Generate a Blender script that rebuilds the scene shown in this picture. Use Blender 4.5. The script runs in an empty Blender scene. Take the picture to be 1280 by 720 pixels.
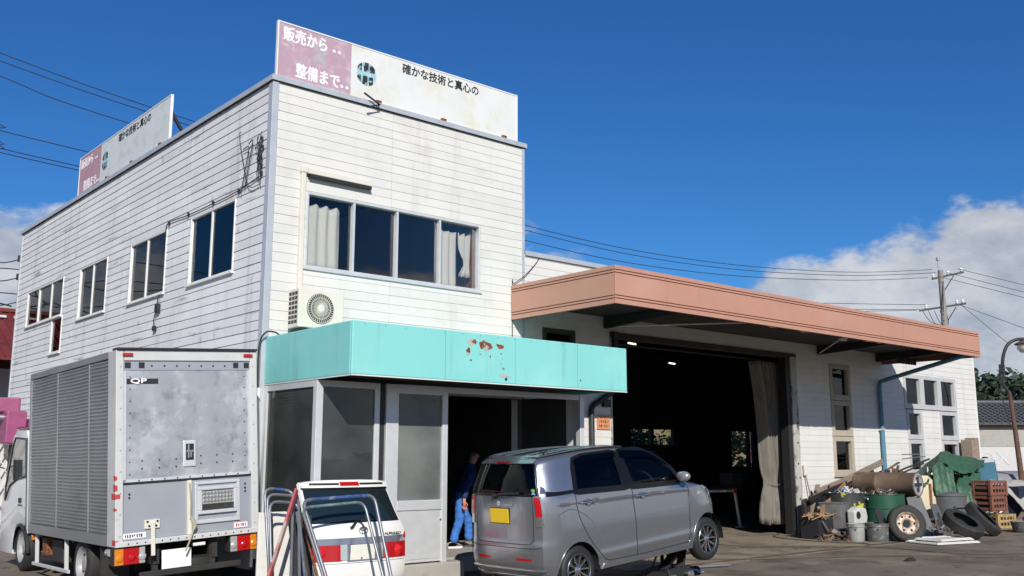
import bpy, bmesh, math, random
from math import sin, cos, pi, radians, sqrt, atan2, hypot
from mathutils import Vector, Matrix, noise

random.seed(7)
SC = bpy.context.scene
COL = SC.collection

# ------------------------------------------------------------------ camera, sky, sun
cam_data = bpy.data.cameras.new("camera")
cam = bpy.data.objects.new("camera", cam_data)
COL.objects.link(cam)
cam_data.sensor_width = 36.0
cam_data.lens = 36.0 * 1220.6 / 1280.0
cam_data.clip_start = 0.1
cam_data.clip_end = 6000
cam.location = (-6.11, -12.34, 1.6)
cam.rotation_euler = (radians(90 + 9.93), 0, radians(-40.74))
SC.camera = cam

SUN_TO = Vector((-1.4, -2.42, 1.60)).normalized()       # direction towards the sun
SUN_EL = math.asin(SUN_TO.z)
SUN_AZ = atan2(SUN_TO.x, SUN_TO.y)

world = bpy.data.worlds.new("World")
SC.world = world
world.use_nodes = True
def build_world():
    nt = world.node_tree
    nt.nodes.clear()
    N, L = nt.nodes.new, nt.links.new
    out = N('ShaderNodeOutputWorld')
    bg = N('ShaderNodeBackground')
    sky = N('ShaderNodeTexSky')
    sky.sky_type = 'NISHITA'
    sky.sun_disc = False
    sky.sun_elevation = SUN_EL
    sky.sun_rotation = SUN_AZ
    sky.altitude = 200
    sky.air_density = 1.0
    sky.dust_density = 0.25
    sky.ozone_density = 3.2
    hsv = N('ShaderNodeHueSaturation')
    hsv.inputs['Saturation'].default_value = 1.12
    hsv.inputs['Hue'].default_value = 0.505
    hsv.inputs['Value'].default_value = 1.45
    L(sky.outputs[0], hsv.inputs['Color'])
    tint = N('ShaderNodeMix'); tint.data_type = 'RGBA'; tint.blend_type = 'MULTIPLY'; tint.inputs[0].default_value = 1.0
    tint.inputs[7].default_value = (0.42, 0.93, 1.36, 1)
    L(hsv.outputs[0], tint.inputs[6])
    tc = N('ShaderNodeTexCoord')
    sep = N('ShaderNodeSeparateXYZ')
    L(tc.outputs['Generated'], sep.inputs[0])
    # fair weather cumulus low over the horizon, all the way round
    mp = N('ShaderNodeMapping')
    mp.inputs['Scale'].default_value = (1.0, 1.0, 1.9)
    mp.inputs['Location'].default_value = CLOUD_OFF
    L(tc.outputs['Generated'], mp.inputs[0])
    n1 = N('ShaderNodeTexNoise'); n1.inputs['Scale'].default_value = 3.4
    n1.inputs['Detail'].default_value = 9; n1.inputs['Roughness'].default_value = 0.58
    n2 = N('ShaderNodeTexNoise'); n2.inputs['Scale'].default_value = 9.0
    n2.inputs['Detail'].default_value = 8; n2.inputs['Roughness'].default_value = 0.6
    L(mp.outputs[0], n1.inputs['Vector']); L(mp.outputs[0], n2.inputs['Vector'])
    band = N('ShaderNodeMapRange'); band.interpolation_type = 'SMOOTHSTEP'
    band.inputs['From Min'].default_value = 0.07; band.inputs['From Max'].default_value = 0.36
    band.inputs['To Min'].default_value = 0.185; band.inputs['To Max'].default_value = -0.24
    L(sep.outputs['Z'], band.inputs['Value'])
    add = N('ShaderNodeMath'); add.operation = 'ADD'
    brk = N('ShaderNodeMath'); brk.operation = 'MULTIPLY_ADD'; brk.inputs[1].default_value = 0.38; brk.inputs[2].default_value = -0.19
    L(n2.outputs[0], brk.inputs[0])
    sm = N('ShaderNodeMath'); sm.operation = 'ADD'; L(n1.outputs[0], sm.inputs[0]); L(brk.outputs[0], sm.inputs[1])
    L(sm.outputs[0], add.inputs[0]); L(band.outputs[0], add.inputs[1])
    mask = N('ShaderNodeMapRange'); mask.interpolation_type = 'SMOOTHSTEP'
    mask.inputs['From Min'].default_value = 0.50; mask.inputs['From Max'].default_value = 0.60
    L(add.outputs[0], mask.inputs['Value'])
    mm = N('ShaderNodeMath'); mm.operation = 'MULTIPLY'; mm.inputs[1].default_value = 0.92
    L(mask.outputs[0], mm.inputs[0])
    ramp = N('ShaderNodeValToRGB')
    ramp.color_ramp.elements[0].position = 0.38; ramp.color_ramp.elements[0].color = (8.0, 8.8, 10.2, 1)
    ramp.color_ramp.elements[1].position = 0.66; ramp.color_ramp.elements[1].color = (14.6, 14.9, 15.3, 1)
    L(n2.outputs[0], ramp.inputs[0])
    mix = N('ShaderNodeMix'); mix.data_type = 'RGBA'
    L(mm.outputs[0], mix.inputs[0]); L(tint.outputs[2], mix.inputs[6]); L(ramp.outputs[0], mix.inputs[7])
    L(mix.outputs[2], bg.inputs['Color'])
    bg.inputs['Strength'].default_value = 0.050
    L(bg.outputs[0], out.inputs['Surface'])
CLOUD_OFF = (15.7, 22.24, 3.36)
build_world()

sun_data = bpy.data.lights.new("sun", 'SUN')
sun_data.energy = 5.0
sun_data.angle = radians(0.5)
sun_data.color = (1.0, 0.955, 0.88)
sun = bpy.data.objects.new("sun", sun_data)
COL.objects.link(sun)
sun.rotation_euler = SUN_TO.to_track_quat('Z', 'Y').to_euler()
sun.location = (-20, -30, 25)

SC.view_settings.view_transform = 'Standard'
SC.view_settings.look = 'None'
SC.view_settings.exposure = 0.0
SC.view_settings.gamma = 1.0

# ------------------------------------------------------------------ materials
def mat(name, col, rough=0.6, metal=0.0, var=0.0, vs=3.0, vstretch=(1, 1, 1), bump=0.0, bs=60.0,
        dirt=None, spec=0.5, coat=0.0, rand=0.0, emit=None, rvar=0.0):
    """Principled material. var: value variation by noise; dirt = list of (colour, scale, lo, hi, stretch)
    noise-masked stains; rand: value variation per object."""
    m = bpy.data.materials.new(name)
    m.use_nodes = True
    nt = m.node_tree
    N, L = nt.nodes.new, nt.links.new
    b = nt.nodes['Principled BSDF']
    b.inputs['Roughness'].default_value = rough
    b.inputs['Metallic'].default_value = metal
    b.inputs['Specular IOR Level'].default_value = spec
    if coat:
        b.inputs['Coat Weight'].default_value = coat
        b.inputs['Coat Roughness'].default_value = 0.04
    col4 = (col[0], col[1], col[2], 1)
    b.inputs['Base Color'].default_value = col4
    if emit:
        b.inputs['Emission Color'].default_value = (*emit[0], 1)
        b.inputs['Emission Strength'].default_value = emit[1]
    tc = N('ShaderNodeTexCoord')
    cur = None
    def noise_of(scale, stretch=(1, 1, 1), detail=6, rgh=0.6):
        mp = N('ShaderNodeMapping'); mp.inputs['Scale'].default_value = stretch
        L(tc.outputs['Object'], mp.inputs[0])
        n = N('ShaderNodeTexNoise'); n.inputs['Scale'].default_value = scale
        n.inputs['Detail'].default_value = detail; n.inputs['Roughness'].default_value = rgh
        L(mp.outputs[0], n.inputs['Vector'])
        return n.outputs[0]
    if var or rand:
        h = N('ShaderNodeHueSaturation'); h.inputs['Color'].default_value = col4
        val = None
        if var:
            r = N('ShaderNodeMapRange')
            r.inputs['From Min'].default_value = 0.25; r.inputs['From Max'].default_value = 0.75
            r.inputs['To Min'].default_value = 1 - var; r.inputs['To Max'].default_value = 1 + var
            L(noise_of(vs, vstretch), r.inputs['Value']); val = r.outputs[0]
        if rand:
            oi = N('ShaderNodeObjectInfo')
            r2 = N('ShaderNodeMapRange'); r2.inputs['To Min'].default_value = 1 - rand; r2.inputs['To Max'].default_value = 1 + rand * .6
            L(oi.outputs['Random'], r2.inputs['Value'])
            if val is None: val = r2.outputs[0]
            else:
                mu = N('ShaderNodeMath'); mu.operation = 'MULTIPLY'
                L(val, mu.inputs[0]); L(r2.outputs[0], mu.inputs[1]); val = mu.outputs[0]
        L(val, h.inputs['Value']); cur = h.outputs[0]
    for d in (dirt or []):
        dc, ds, lo, hi, st = d[:5]
        amt = d[5] if len(d) > 5 else 1.0
        r = N('ShaderNodeMapRange'); r.interpolation_type = 'SMOOTHSTEP'
        r.inputs['From Min'].default_value = lo; r.inputs['From Max'].default_value = hi
        r.inputs['To Max'].default_value = amt
        L(noise_of(ds, st, 8, 0.65), r.inputs['Value'])
        mx = N('ShaderNodeMix'); mx.data_type = 'RGBA'
        L(r.outputs[0], mx.inputs[0])
        if cur is None: mx.inputs[6].default_value = col4
        else: L(cur, mx.inputs[6])
        mx.inputs[7].default_value = (*dc, 1)
        cur = mx.outputs[2]
    if cur is not None:
        L(cur, b.inputs['Base Color'])
    if rvar:
        r = N('ShaderNodeMapRange'); r.inputs['To Min'].default_value = rough - rvar; r.inputs['To Max'].default_value = rough + rvar
        r.inputs['From Min'].default_value = 0.3; r.inputs['From Max'].default_value = 0.7
        L(noise_of(vs * 1.7), r.inputs['Value']); L(r.outputs[0], b.inputs['Roughness'])
    if bump:
        bn = N('ShaderNodeBump'); bn.inputs['Strength'].default_value = bump; bn.inputs['Distance'].default_value = 0.02
        L(noise_of(bs, (1, 1, 1), 5), bn.inputs['Height']); L(bn.outputs[0], b.inputs['Normal'])
    return m

def glass_mat(name, tint, refl=1.0, rough=0.0, dust=None):
    """thin glass: tinted see-through plus a mirror reflection that grows with the angle"""
    m = bpy.data.materials.new(name); m.use_nodes = True
    nt = m.node_tree; nt.nodes.clear(); N, L = nt.nodes.new, nt.links.new
    out = N('ShaderNodeOutputMaterial')
    tr = N('ShaderNodeBsdfTransparent'); tr.inputs[0].default_value = (*tint, 1)
    gl = N('ShaderNodeBsdfGlossy'); gl.inputs['Roughness'].default_value = rough
    gl.inputs[0].default_value = (refl, refl, refl, 1)
    fr = N('ShaderNodeFresnel'); fr.inputs[0].default_value = 1.5
    mx = N('ShaderNodeMixShader')
    L(fr.outputs[0], mx.inputs[0]); L(tr.outputs[0], mx.inputs[1]); L(gl.outputs[0], mx.inputs[2])
    last = mx
    if dust:
        df = N('ShaderNodeBsdfDiffuse'); df.inputs[0].default_value = (*dust[0], 1)
        tc = N('ShaderNodeTexCoord'); n = N('ShaderNodeTexNoise'); n.inputs['Scale'].default_value = dust[2]; n.inputs['Detail'].default_value = 7
        L(tc.outputs['Object'], n.inputs['Vector'])
        r = N('ShaderNodeMapRange'); r.inputs['From Min'].default_value = 0.3; r.inputs['From Max'].default_value = 0.75
        r.inputs['To Min'].default_value = dust[1] * .35; r.inputs['To Max'].default_value = dust[1]
        L(n.outputs[0], r.inputs['Value'])
        m2 = N('ShaderNodeMixShader'); L(r.outputs[0], m2.inputs[0]); L(mx.outputs[0], m2.inputs[1]); L(df.outputs[0], m2.inputs[2])
        last = m2
    L(last.outputs[0], out.inputs['Surface'])
    return m

V1 = (1, 1, 1)
MT = {}
def defm(key, *a, **k):
    MT[key] = mat(key, *a, **k)
STREAK = (1.6, 1.6, 0.12)
defm('siding_front', (0.64, 0.63, 0.595), 0.62, rand=0.035, var=0.04, vs=1.3, bump=0.05, bs=35,
     dirt=[((0.46, 0.42, 0.35), 1.6, 0.54, 0.72, STREAK, 0.5), ((0.40, 0.38, 0.34), 9, 0.58, 0.72, V1, 0.3), ((0.40, 0.36, 0.30), .7, 0.52, 0.7, (1, 1, 2.5), 0.3)])
defm('siding_side', (0.70, 0.70, 0.70), 0.68, rand=0.06, var=0.07, vs=1.1, bump=0.06, bs=35,
     dirt=[((0.36, 0.355, 0.36), 1.9, 0.52, 0.72, STREAK, 0.45), ((0.10, 0.10, 0.105), 1.3, 0.59, 0.68, (1, .45, 4.5), 0.55), ((0.20, 0.19, 0.20), 6, 0.60, 0.70, (1, 1, .5), 0.5),
           ((0.42, 0.34, 0.26), 4.0, 0.60, 0.72, STREAK, 0.45)])
defm('sheathing_front', (0.30, 0.29, 0.27), 0.9)
defm('sheathing_side', (0.20, 0.20, 0.20), 0.9)
defm('wall_core', (0.16, 0.155, 0.15), 0.9, var=0.2)
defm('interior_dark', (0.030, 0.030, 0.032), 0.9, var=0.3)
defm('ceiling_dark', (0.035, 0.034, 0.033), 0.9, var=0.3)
defm('trim_metal', (0.50, 0.53, 0.56), 0.45, 0.3, var=0.1, vs=4, dirt=[((0.3, 0.29, 0.27), 3, 0.58, 0.8, STREAK, 0.6)])
defm('alu', (0.66, 0.67, 0.68), 0.42, 0.35, var=0.08, vs=6, dirt=[((0.35, 0.34, 0.31), 7, 0.6, 0.8, V1, 0.5)])
defm('alu_white', (0.72, 0.72, 0.70), 0.45, 0.0, var=0.06, vs=4, dirt=[((0.35, 0.33, 0.3), 6, 0.6, 0.82, STREAK, 0.6)])
defm('dark_gap', (0.012, 0.012, 0.013), 0.8)
defm('cream_plastic', (0.66, 0.63, 0.54), 0.5, var=0.05, vs=5, dirt=[((0.3, 0.27, 0.2), 6, 0.62, 0.85, STREAK, 0.5)])
defm('black_metal', (0.02, 0.02, 0.021), 0.55)
defm('curtain_cloth', (0.80, 0.77, 0.70), 0.9, var=0.06, vs=3, vstretch=(3, 3, .2))
defm('wood_brown', (0.30, 0.13, 0.06), 0.6, var=0.2, vs=6, vstretch=(4, 4, .3))
defm('rust', (0.22, 0.075, 0.028), 0.9, var=0.45, vs=22, bump=0.5, bs=60, dirt=[((0.05, 0.025, 0.015), 18, 0.5, 0.65, V1)])
defm('teal', (0.225, 0.60, 0.565), 0.5, var=0.05, vs=0.9, vstretch=(1, 1, .35), bump=0.04, bs=5,
     dirt=[((0.12, 0.30, 0.31), 2.2, 0.56, 0.74, STREAK, 0.5), ((0.34, 0.66, 0.63), 1.1, 0.5, 0.72, V1, 0.5), ((0.10, 0.22, 0.22), 24, 0.7, 0.78, V1, 0.6)])
defm('pink', (0.47, 0.242, 0.172), 0.6, var=0.06, vs=0.8, vstretch=(.6, .6, 2), bump=.06, bs=3, dirt=[((0.34, 0.19, 0.15), 1.8, 0.52, 0.74, STREAK, 0.5), ((0.50, 0.29, 0.23), 1.0, 0.5, 0.7, V1, 0.5)])
defm('pink_groove', (0.22, 0.095, 0.07), 0.8)
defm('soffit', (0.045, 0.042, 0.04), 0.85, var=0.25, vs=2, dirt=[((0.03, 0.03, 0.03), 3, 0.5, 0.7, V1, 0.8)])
defm('soffit_white', (0.30, 0.30, 0.29), 0.8, var=0.15, vs=2, dirt=[((0.08, 0.07, 0.06), 3, 0.55, 0.75, V1, 0.8)])
defm('concrete', (0.36, 0.335, 0.30), 0.9, var=0.15, vs=2, bump=0.2, bs=50, dirt=[((0.16, 0.14, 0.12), 2.2, 0.56, 0.76, V1, 0.7)])
defm('roof_dark', (0.12, 0.12, 0.125), 0.8, var=0.2)
defm('bare_wood', (0.34, 0.21, 0.11), 0.8, var=0.3, vs=5, vstretch=(.4, 6, 6), rand=0.25, bump=0.2)
defm('old_wood', (0.22, 0.17, 0.13), 0.85, var=0.3, vs=5, vstretch=(.4, 6, 6), rand=0.3, bump=0.2)
defm('pipe_blue', (0.075, 0.20, 0.29), 0.5, var=0.15, vs=6, dirt=[((0.30, 0.34, 0.36), 5, 0.6, 0.75, V1, 0.6)])
defm('dirty_post', (0.42, 0.40, 0.36), 0.75, var=0.15, vs=3, dirt=[((0.03, 0.03, 0.03), 4, 0.52, 0.66, (1, 1, .6), 0.9)])
defm('canvas', (0.20, 0.183, 0.155), 0.9, var=0.12, vs=2.5, vstretch=(4, 4, .3), dirt=[((0.10, 0.085, 0.07), 4, 0.48, 0.68, (2, 2, .4), 0.75)])
defm('rubber', (0.022, 0.021, 0.020), 0.75, var=0.3, vs=20, dirt=[((0.10, 0.09, 0.075), 5, 0.55, 0.8, V1, 0.6)])
defm('rubber_clean', (0.016, 0.016, 0.017), 0.62, var=0.2, vs=20, dirt=[((0.06, 0.055, 0.05), 6, 0.5, 0.8, V1, 0.6)])
defm('steel', (0.45, 0.45, 0.46), 0.4, 0.8, var=0.15, vs=9)
defm('steel_wheel', (0.46, 0.455, 0.44), 0.45, 0.4, var=0.15, vs=9, dirt=[((0.16, 0.13, 0.1), 9, 0.52, 0.75, V1, 0.8)])
defm('chrome', (0.78, 0.79, 0.80), 0.12, 1.0)
defm('red_lens', (0.42, 0.006, 0.010), 0.12, coat=0.6, var=0.1, vs=40)
defm('dark_red_lens', (0.16, 0.004, 0.008), 0.12, coat=0.6)
defm('amber_lens', (0.62, 0.20, 0.015), 0.15, coat=0.6)
defm('clear_lens', (0.62, 0.63, 0.62), 0.12, 0.5, coat=0.6)
defm('headlamp_glass', (0.10, 0.11, 0.13), 0.05, 0.3, coat=1.0)
defm('plate_white', (0.80, 0.80, 0.79), 0.5)
defm('plate_yellow', (0.78, 0.50, 0.012), 0.5, var=0.05)
defm('black_plastic', (0.022, 0.022, 0.024), 0.5, var=0.15, vs=10)
defm('white_paint', (0.76, 0.745, 0.70), 0.3, coat=0.5, var=0.05, vs=3, dirt=[((0.4, 0.38, 0.33), 3, 0.6, 0.85, STREAK, 0.4)])
defm('silver_paint', (0.33, 0.342, 0.37), 0.24, 0.80, coat=0.8, var=0.03, vs=9, dirt=[((0.25, 0.24, 0.23), 2.5, 0.58, 0.85, V1, 0.25)])
defm('teal_roof_tint', (0.27, 0.42, 0.42), 0.22, 0.6, coat=0.9)
defm('text_white', (0.80, 0.78, 0.78), 0.6)
defm('text_black', (0.02, 0.02, 0.022), 0.6)
defm('emblem_blue', (0.30, 0.52, 0.58), 0.55, var=0.2, vs=9, dirt=[((0.62, 0.70, 0.72), 12, 0.5, 0.6, V1, 0.8)])
defm('emblem_black', (0.02, 0.024, 0.03), 0.55, dirt=[((0.35, 0.48, 0.52), 11, 0.52, 0.58, V1, 0.9)])
defm('skin', (0.48, 0.27, 0.19), 0.55)
defm('glove', (0.55, 0.20, 0.10), 0.8)
defm('hair', (0.012, 0.010, 0.009), 0.5)
defm('navy_cloth', (0.012, 0.03, 0.13), 0.85, var=0.2, vs=14)
defm('blue_cloth', (0.04, 0.16, 0.50), 0.85, var=0.18, vs=9, bump=0.3, bs=25)
MT['glass_dark'] = glass_mat('glass_dark', (0.50, 0.56, 0.60), 0.85)
MT['glass_upper'] = glass_mat('glass_upper', (0.96, 0.97, 0.97), 0.75)
MT['glass_car'] = glass_mat('glass_car', (0.34, 0.37, 0.38), 0.5)
MT['glass_clear_car'] = glass_mat('glass_clear_car', (0.74, 0.78, 0.78), 0.5)
MT['glass_shop'] = glass_mat('glass_shop', (0.40, 0.46, 0.46), 0.95, dust=((0.34, 0.37, 0.36), 0.17, 1.7))
MT['glass_frost'] = glass_mat('glass_frost', (0.42, 0.47, 0.46), 0.9, dust=((0.42, 0.45, 0.43), 0.42, 1.2))

defm('black_gloss', (0.008, 0.008, 0.009), 0.22, spec=.25)
defm('chrome_dark', (0.50, 0.50, 0.52), 0.18, 0.9)
defm('mirror_shell', (0.42, 0.43, 0.44), 0.22, 0.6, coat=.8)
defm('roof_tint', (0.16, 0.19, 0.20), 0.22, 0.6, coat=.8)
defm('seat_cloth', (0.10, 0.10, 0.105), 0.9)
defm('sticker_green', (0.25, 0.55, 0.12), 0.5)
defm('sticker_blue', (0.25, 0.50, 0.75), 0.5)
defm('garnish', (0.42, 0.45, 0.52), 0.2, 0.8)
defm('bright_red', (0.62, 0.012, 0.016), 0.1, coat=.8)
defm('plate_cream', (0.72, 0.71, 0.62), 0.6, var=.06, vs=20)
defm('weathered_red', (0.40, 0.30, 0.26), 0.75, var=.15, vs=6, dirt=[((0.36, 0.05, 0.05), 2.2, 0.46, 0.56, (1, 1, 1), 0.9)])
defm('rag_blue', (0.25, 0.45, 0.66), 0.9)
defm('cream_rusty', (0.56, 0.50, 0.35), 0.6, var=.1, vs=5, dirt=[((0.20, 0.09, 0.04), 5, 0.62, 0.75, V1, 0.9)])
defm('rim_rusty', (0.52, 0.44, 0.36), 0.6, 0.2, var=.15, vs=12, dirt=[((0.18, 0.07, 0.03), 7, 0.46, 0.62, V1, 0.9), ((0.1, 0.14, 0.3), 9, 0.66, 0.7, V1, 0.9)])
defm('flat_white', (0.62, 0.61, 0.57), 0.55, var=.08, vs=5, dirt=[((0.25, 0.22, 0.18), 5, 0.6, 0.75, V1, 0.8)])
defm('bare_wood_wall', (0.20, 0.15, 0.09), 0.9, var=.3, vs=3)
defm('old_wood_dark', (0.10, 0.075, 0.05), 0.85, var=.3, vs=8)
defm('frame_tan', (0.40, 0.345, 0.275), 0.7, var=.1, vs=4, dirt=[((0.25, 0.2, 0.15), 4, .55, .75, STREAK, .6)])
defm('frame_grey', (0.46, 0.46, 0.47), 0.5, var=.1, vs=4, dirt=[((0.22, 0.21, 0.2), 5, .58, .75, STREAK, .6)])
defm('brown_reveal', (0.36, 0.17, 0.10), 0.9, var=.1, vs=5)
defm('teal_seam', (0.10, 0.27, 0.26), 0.7)
defm('slat_shaded', (0.055, 0.055, 0.053), 0.7, var=.15, vs=3)  # white slat colour darkened to hold the porch shade
defm('van_dark', (0.045, 0.047, 0.05), 0.35, coat=.5)
defm('zinc', (0.15, 0.15, 0.15), 0.6, 0.3, var=.25, vs=4)
defm('scrap_dark', (0.03, 0.03, 0.03), 0.6)
defm('glass_truck', (0.012, 0.02, 0.022), 0.06, coat=1.0)
# ------------------------------------------------------------------ mesh building
class MB:
    """collects shapes; build() links them as ONE mesh object"""
    def __init__(s, M=None):
        s.v = []; s.f = []; s.mi = []; s.cur = 0; s.M = M
    def add(s, vs, fs):
        b = len(s.v)
        if s.M is not None:
            vs = [tuple(s.M @ Vector(p)) for p in vs]
        s.v += [tuple(p) for p in vs]
        for f in fs:
            s.f.append([i + b for i in f]); s.mi.append(s.cur)
        return s
    def mat(s, i):
        s.cur = i; return s
    def box(s, x0, y0, z0, x1, y1, z1):
        if x1 < x0: x0, x1 = x1, x0
        if y1 < y0: y0, y1 = y1, y0
        if z1 < z0: z0, z1 = z1, z0
        v = [(x0, y0, z0), (x1, y0, z0), (x1, y1, z0), (x0, y1, z0), (x0, y0, z1), (x1, y0, z1), (x1, y1, z1), (x0, y1, z1)]
        return s.add(v, [(0, 3, 2, 1), (4, 5, 6, 7), (0, 1, 5, 4), (1, 2, 6, 5), (2, 3, 7, 6), (3, 0, 4, 7)])
    def obox(s, c, ax, ay, az):
        """box about centre c with half-axis vectors"""
        c, ax, ay, az = Vector(c), Vector(ax), Vector(ay), Vector(az)
        v = [c + ax * i + ay * j + az * k for k in (-1, 1) for (i, j) in ((-1, -1), (1, -1), (1, 1), (-1, 1))]
        return s.add(v, [(0, 3, 2, 1), (4, 5, 6, 7), (0, 1, 5, 4), (1, 2, 6, 5), (2, 3, 7, 6), (3, 0, 4, 7)])
    def bar(s, a, b, w, h, up=(0, 0, 1)):
        a, b = Vector(a), Vector(b); d = (b - a); ln = d.length; d.normalize()
        up = Vector(up)
        if abs(d.dot(up)) > .95: up = Vector((0, 1, 0))
        sd = d.cross(up).normalized(); u2 = sd.cross(d)
        return s.obox((a + b) / 2, d * ln / 2, sd * w / 2, u2 * h / 2)
    def tube(s, pts, r, n=8, caps=True):
        pts = [Vector(p) for p in pts]; k = len(pts)
        rs = r if isinstance(r, (list, tuple)) else [r] * k
        vs = []; prev = None
        for i, p in enumerate(pts):
            d = (pts[min(i + 1, k - 1)] - pts[max(i - 1, 0)]).normalized()
            if prev is None:
                u = Vector((0, 0, 1)) if abs(d.z) < .9 else Vector((1, 0, 0))
                u = (u - d * u.dot(d)).normalized()
            else:
                u = (prev - d * prev.dot(d)).normalized()
            prev = u; w = d.cross(u)
            for j in range(n):
                a = 2 * pi * j / n
                vs.append(p + (u * cos(a) + w * sin(a)) * rs[i])
        fs = [(i * n + j, i * n + (j + 1) % n, (i + 1) * n + (j + 1) % n, (i + 1) * n + j) for i in range(k - 1) for j in range(n)]
        if caps:
            fs.append(tuple(range(n))[::-1]); fs.append(tuple((k - 1) * n + j for j in range(n)))
        return s.add(vs, fs)
    def cyl(s, a, b, r, n=16, r2=None, caps=True):
        return s.tube([a, b], [r, r if r2 is None else r2], n, caps)
    def lathe(s, prof, o=(0, 0, 0), axis='z', n=24, closed=False, a0=0, a1=2 * pi):
        """prof = [(radius, along)]"""
        vs = []; full = abs(a1 - a0 - 2 * pi) < 1e-6; m = n if full else n + 1
        for (r, t) in prof:
            for j in range(m):
                a = a0 + (a1 - a0) * j / n
                c, d = r * cos(a), r * sin(a)
                p = {'z': (c, d, t), 'y': (c, t, d), 'x': (t, c, d)}[axis]
                vs.append((p[0] + o[0], p[1] + o[1], p[2] + o[2]))
        fs = []
        k = len(prof)
        for i in range(k if closed else k - 1):
            i2 = (i + 1) % k
            for j in range(n):
                j2 = (j + 1) % m
                fs.append((i * m + j, i * m + j2, i2 * m + j2, i2 * m + j))
        return s.add(vs, fs)
    def grid(s, P, flip=False):
        a, b = len(P), len(P[0]); vs = [p for r in P for p in r]
        fs = [(i * b + j, i * b + j + 1, (i + 1) * b + j + 1, (i + 1) * b + j) for i in range(a - 1) for j in range(b - 1)]
        return s.add(vs, fs)
    def poly(s, pts, d):
        """flat polygon pts (3D) extruded by vector d"""
        d = Vector(d); pts = [Vector(p) for p in pts]; n = len(pts)
        vs = pts + [p + d for p in pts]
        fs = [tuple(range(n))[::-1], tuple(range(n, 2 * n))] + [(i, (i + 1) % n, n + (i + 1) % n, n + i) for i in range(n)]
        return s.add(vs, fs)
    def build(s, name, mats, parent=None, smooth=None, bevel=0, sub=0, seg=2):
        me = bpy.data.meshes.new(name)
        me.from_pydata(s.v, [], s.f)
        if not isinstance(mats, (list, tuple)): mats = [mats]
        for m in mats: me.materials.append(MT[m] if isinstance(m, str) else m)
        for p, i in zip(me.polygons, s.mi): p.material_index = min(i, len(mats) - 1)
        bm = bmesh.new(); bm.from_mesh(me)
        bmesh.ops.recalc_face_normals(bm, faces=bm.faces)
        if bevel:
            bmesh.ops.remove_doubles(bm, verts=bm.verts, dist=1e-5)
            es = [e for e in bm.edges if len(e.link_faces) == 2 and e.calc_face_angle(0) > 0.6]
            try:
                bmesh.ops.bevel(bm, geom=es, offset=bevel, segments=seg, affect='EDGES', profile=0.5, clamp_overlap=True)
            except Exception: pass
        bm.to_mesh(me); bm.free()
        if smooth is not None:
            me.polygons.foreach_set('use_smooth', [True] * len(me.polygons))
            me.set_sharp_from_angle(angle=radians(smooth))
        o = bpy.data.objects.new(name, me); COL.objects.link(o)
        if parent is not None: o.parent = parent
        if sub:
            md = o.modifiers.new('sub', 'SUBSURF'); md.levels = sub; md.render_levels = sub
        return o

def tag(o, label=None, cat=None, group=None, kind=None):
    if label: o['label'] = label
    if cat: o['category'] = cat
    if group: o['group'] = group
    if kind: o['kind'] = kind
    return o
def thing(name, label, cat, loc=(0, 0, 0), rz=0, group=None):
    o = bpy.data.objects.new(name, None); COL.objects.link(o)
    o.empty_display_size = 0.2
    o.location = loc; o.rotation_euler = (0, 0, rz)
    return tag(o, label, cat, group)
def copy_tree(o, parent=None):
    c = o.copy(); COL.objects.link(c)
    if parent is not None: c.parent = parent
    for ch in list(o.children): copy_tree(ch, c)
    return c
def text_obj(name, body, size, M, material, parent, bold=0.0, sx=1.0, extrude=0.002, align='LEFT'):
    """lettering as a mesh; M places the text plane (x right, y up)"""
    cu = bpy.data.curves.new(name, 'FONT'); cu.body = body; cu.size = size
    cu.extrude = extrude; cu.align_x = align
    cu.resolution_u = 3
    t = bpy.data.objects.new(name, cu); COL.objects.link(t)
    dg = bpy.context.evaluated_depsgraph_get()
    me = bpy.data.meshes.new_from_object(t.evaluated_get(dg))
    bpy.data.objects.remove(t); bpy.data.curves.remove(cu)
    me.transform(Matrix.Diagonal((sx, 1, 1, 1)))
    if bold:                                   # heavier strokes: the same glyphs laid over themselves
        bmx = bmesh.new()
        for k, (dx, dy) in enumerate(((-bold, 0), (bold, 0), (0, bold), (0, -bold))):
            m2 = me.copy(); m2.transform(Matrix.Translation((dx, dy, .0004 * k))); bmx.from_mesh(m2); bpy.data.meshes.remove(m2)
        bmx.to_mesh(me); bmx.free()
    me.transform(M)
    me.name = name
    me.materials.clear(); me.materials.append(MT[material])
    o = bpy.data.objects.new(name, me); COL.objects.link(o)
    if parent is not None: o.parent = parent
    return o
def worn_print(name, M, w, h, n, material, parent, seed=1):
    """a line of worn print too faded to read: short strokes in a row, on the plane M"""
    rnd = random.Random(seed); mb = MB(M); x = 0.0; step = w / n
    for i in range(n):
        x = i * step
        for k in range(rnd.randint(2, 3)):
            if rnd.random() < .5: mb.box(x + step * rnd.uniform(0, .3), h * rnd.uniform(0, .8), 0, x + step * rnd.uniform(.5, .85), h * rnd.uniform(.82, .98), .0012)
            else: mb.box(x + step * rnd.uniform(.05, .6), 0, 0, x + step * rnd.uniform(.62, .78), h, .001)
    return tag(mb.build(name, material, parent), kind='stuff')
def rects_minus(x0, x1, z0, z1, holes):
    """split rectangle into rectangles that leave out the holes"""
    rs = [(x0, x1, z0, z1)]
    for (a0, a1, b0, b1) in holes:
        nr = []
        for (p0, p1, q0, q1) in rs:
            if a1 <= p0 or a0 >= p1 or b1 <= q0 or b0 >= q1:
                nr.append((p0, p1, q0, q1)); continue
            if a0 > p0: nr.append((p0, a0, q0, q1))
            if a1 < p1: nr.append((a1, p1, q0, q1))
            m0, m1 = max(a0, p0), min(a1, p1)
            if b0 > q0: nr.append((m0, m1, q0, b0))
            if b1 < q1: nr.append((m0, m1, b1, q1))
        rs = nr
    return rs
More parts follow.
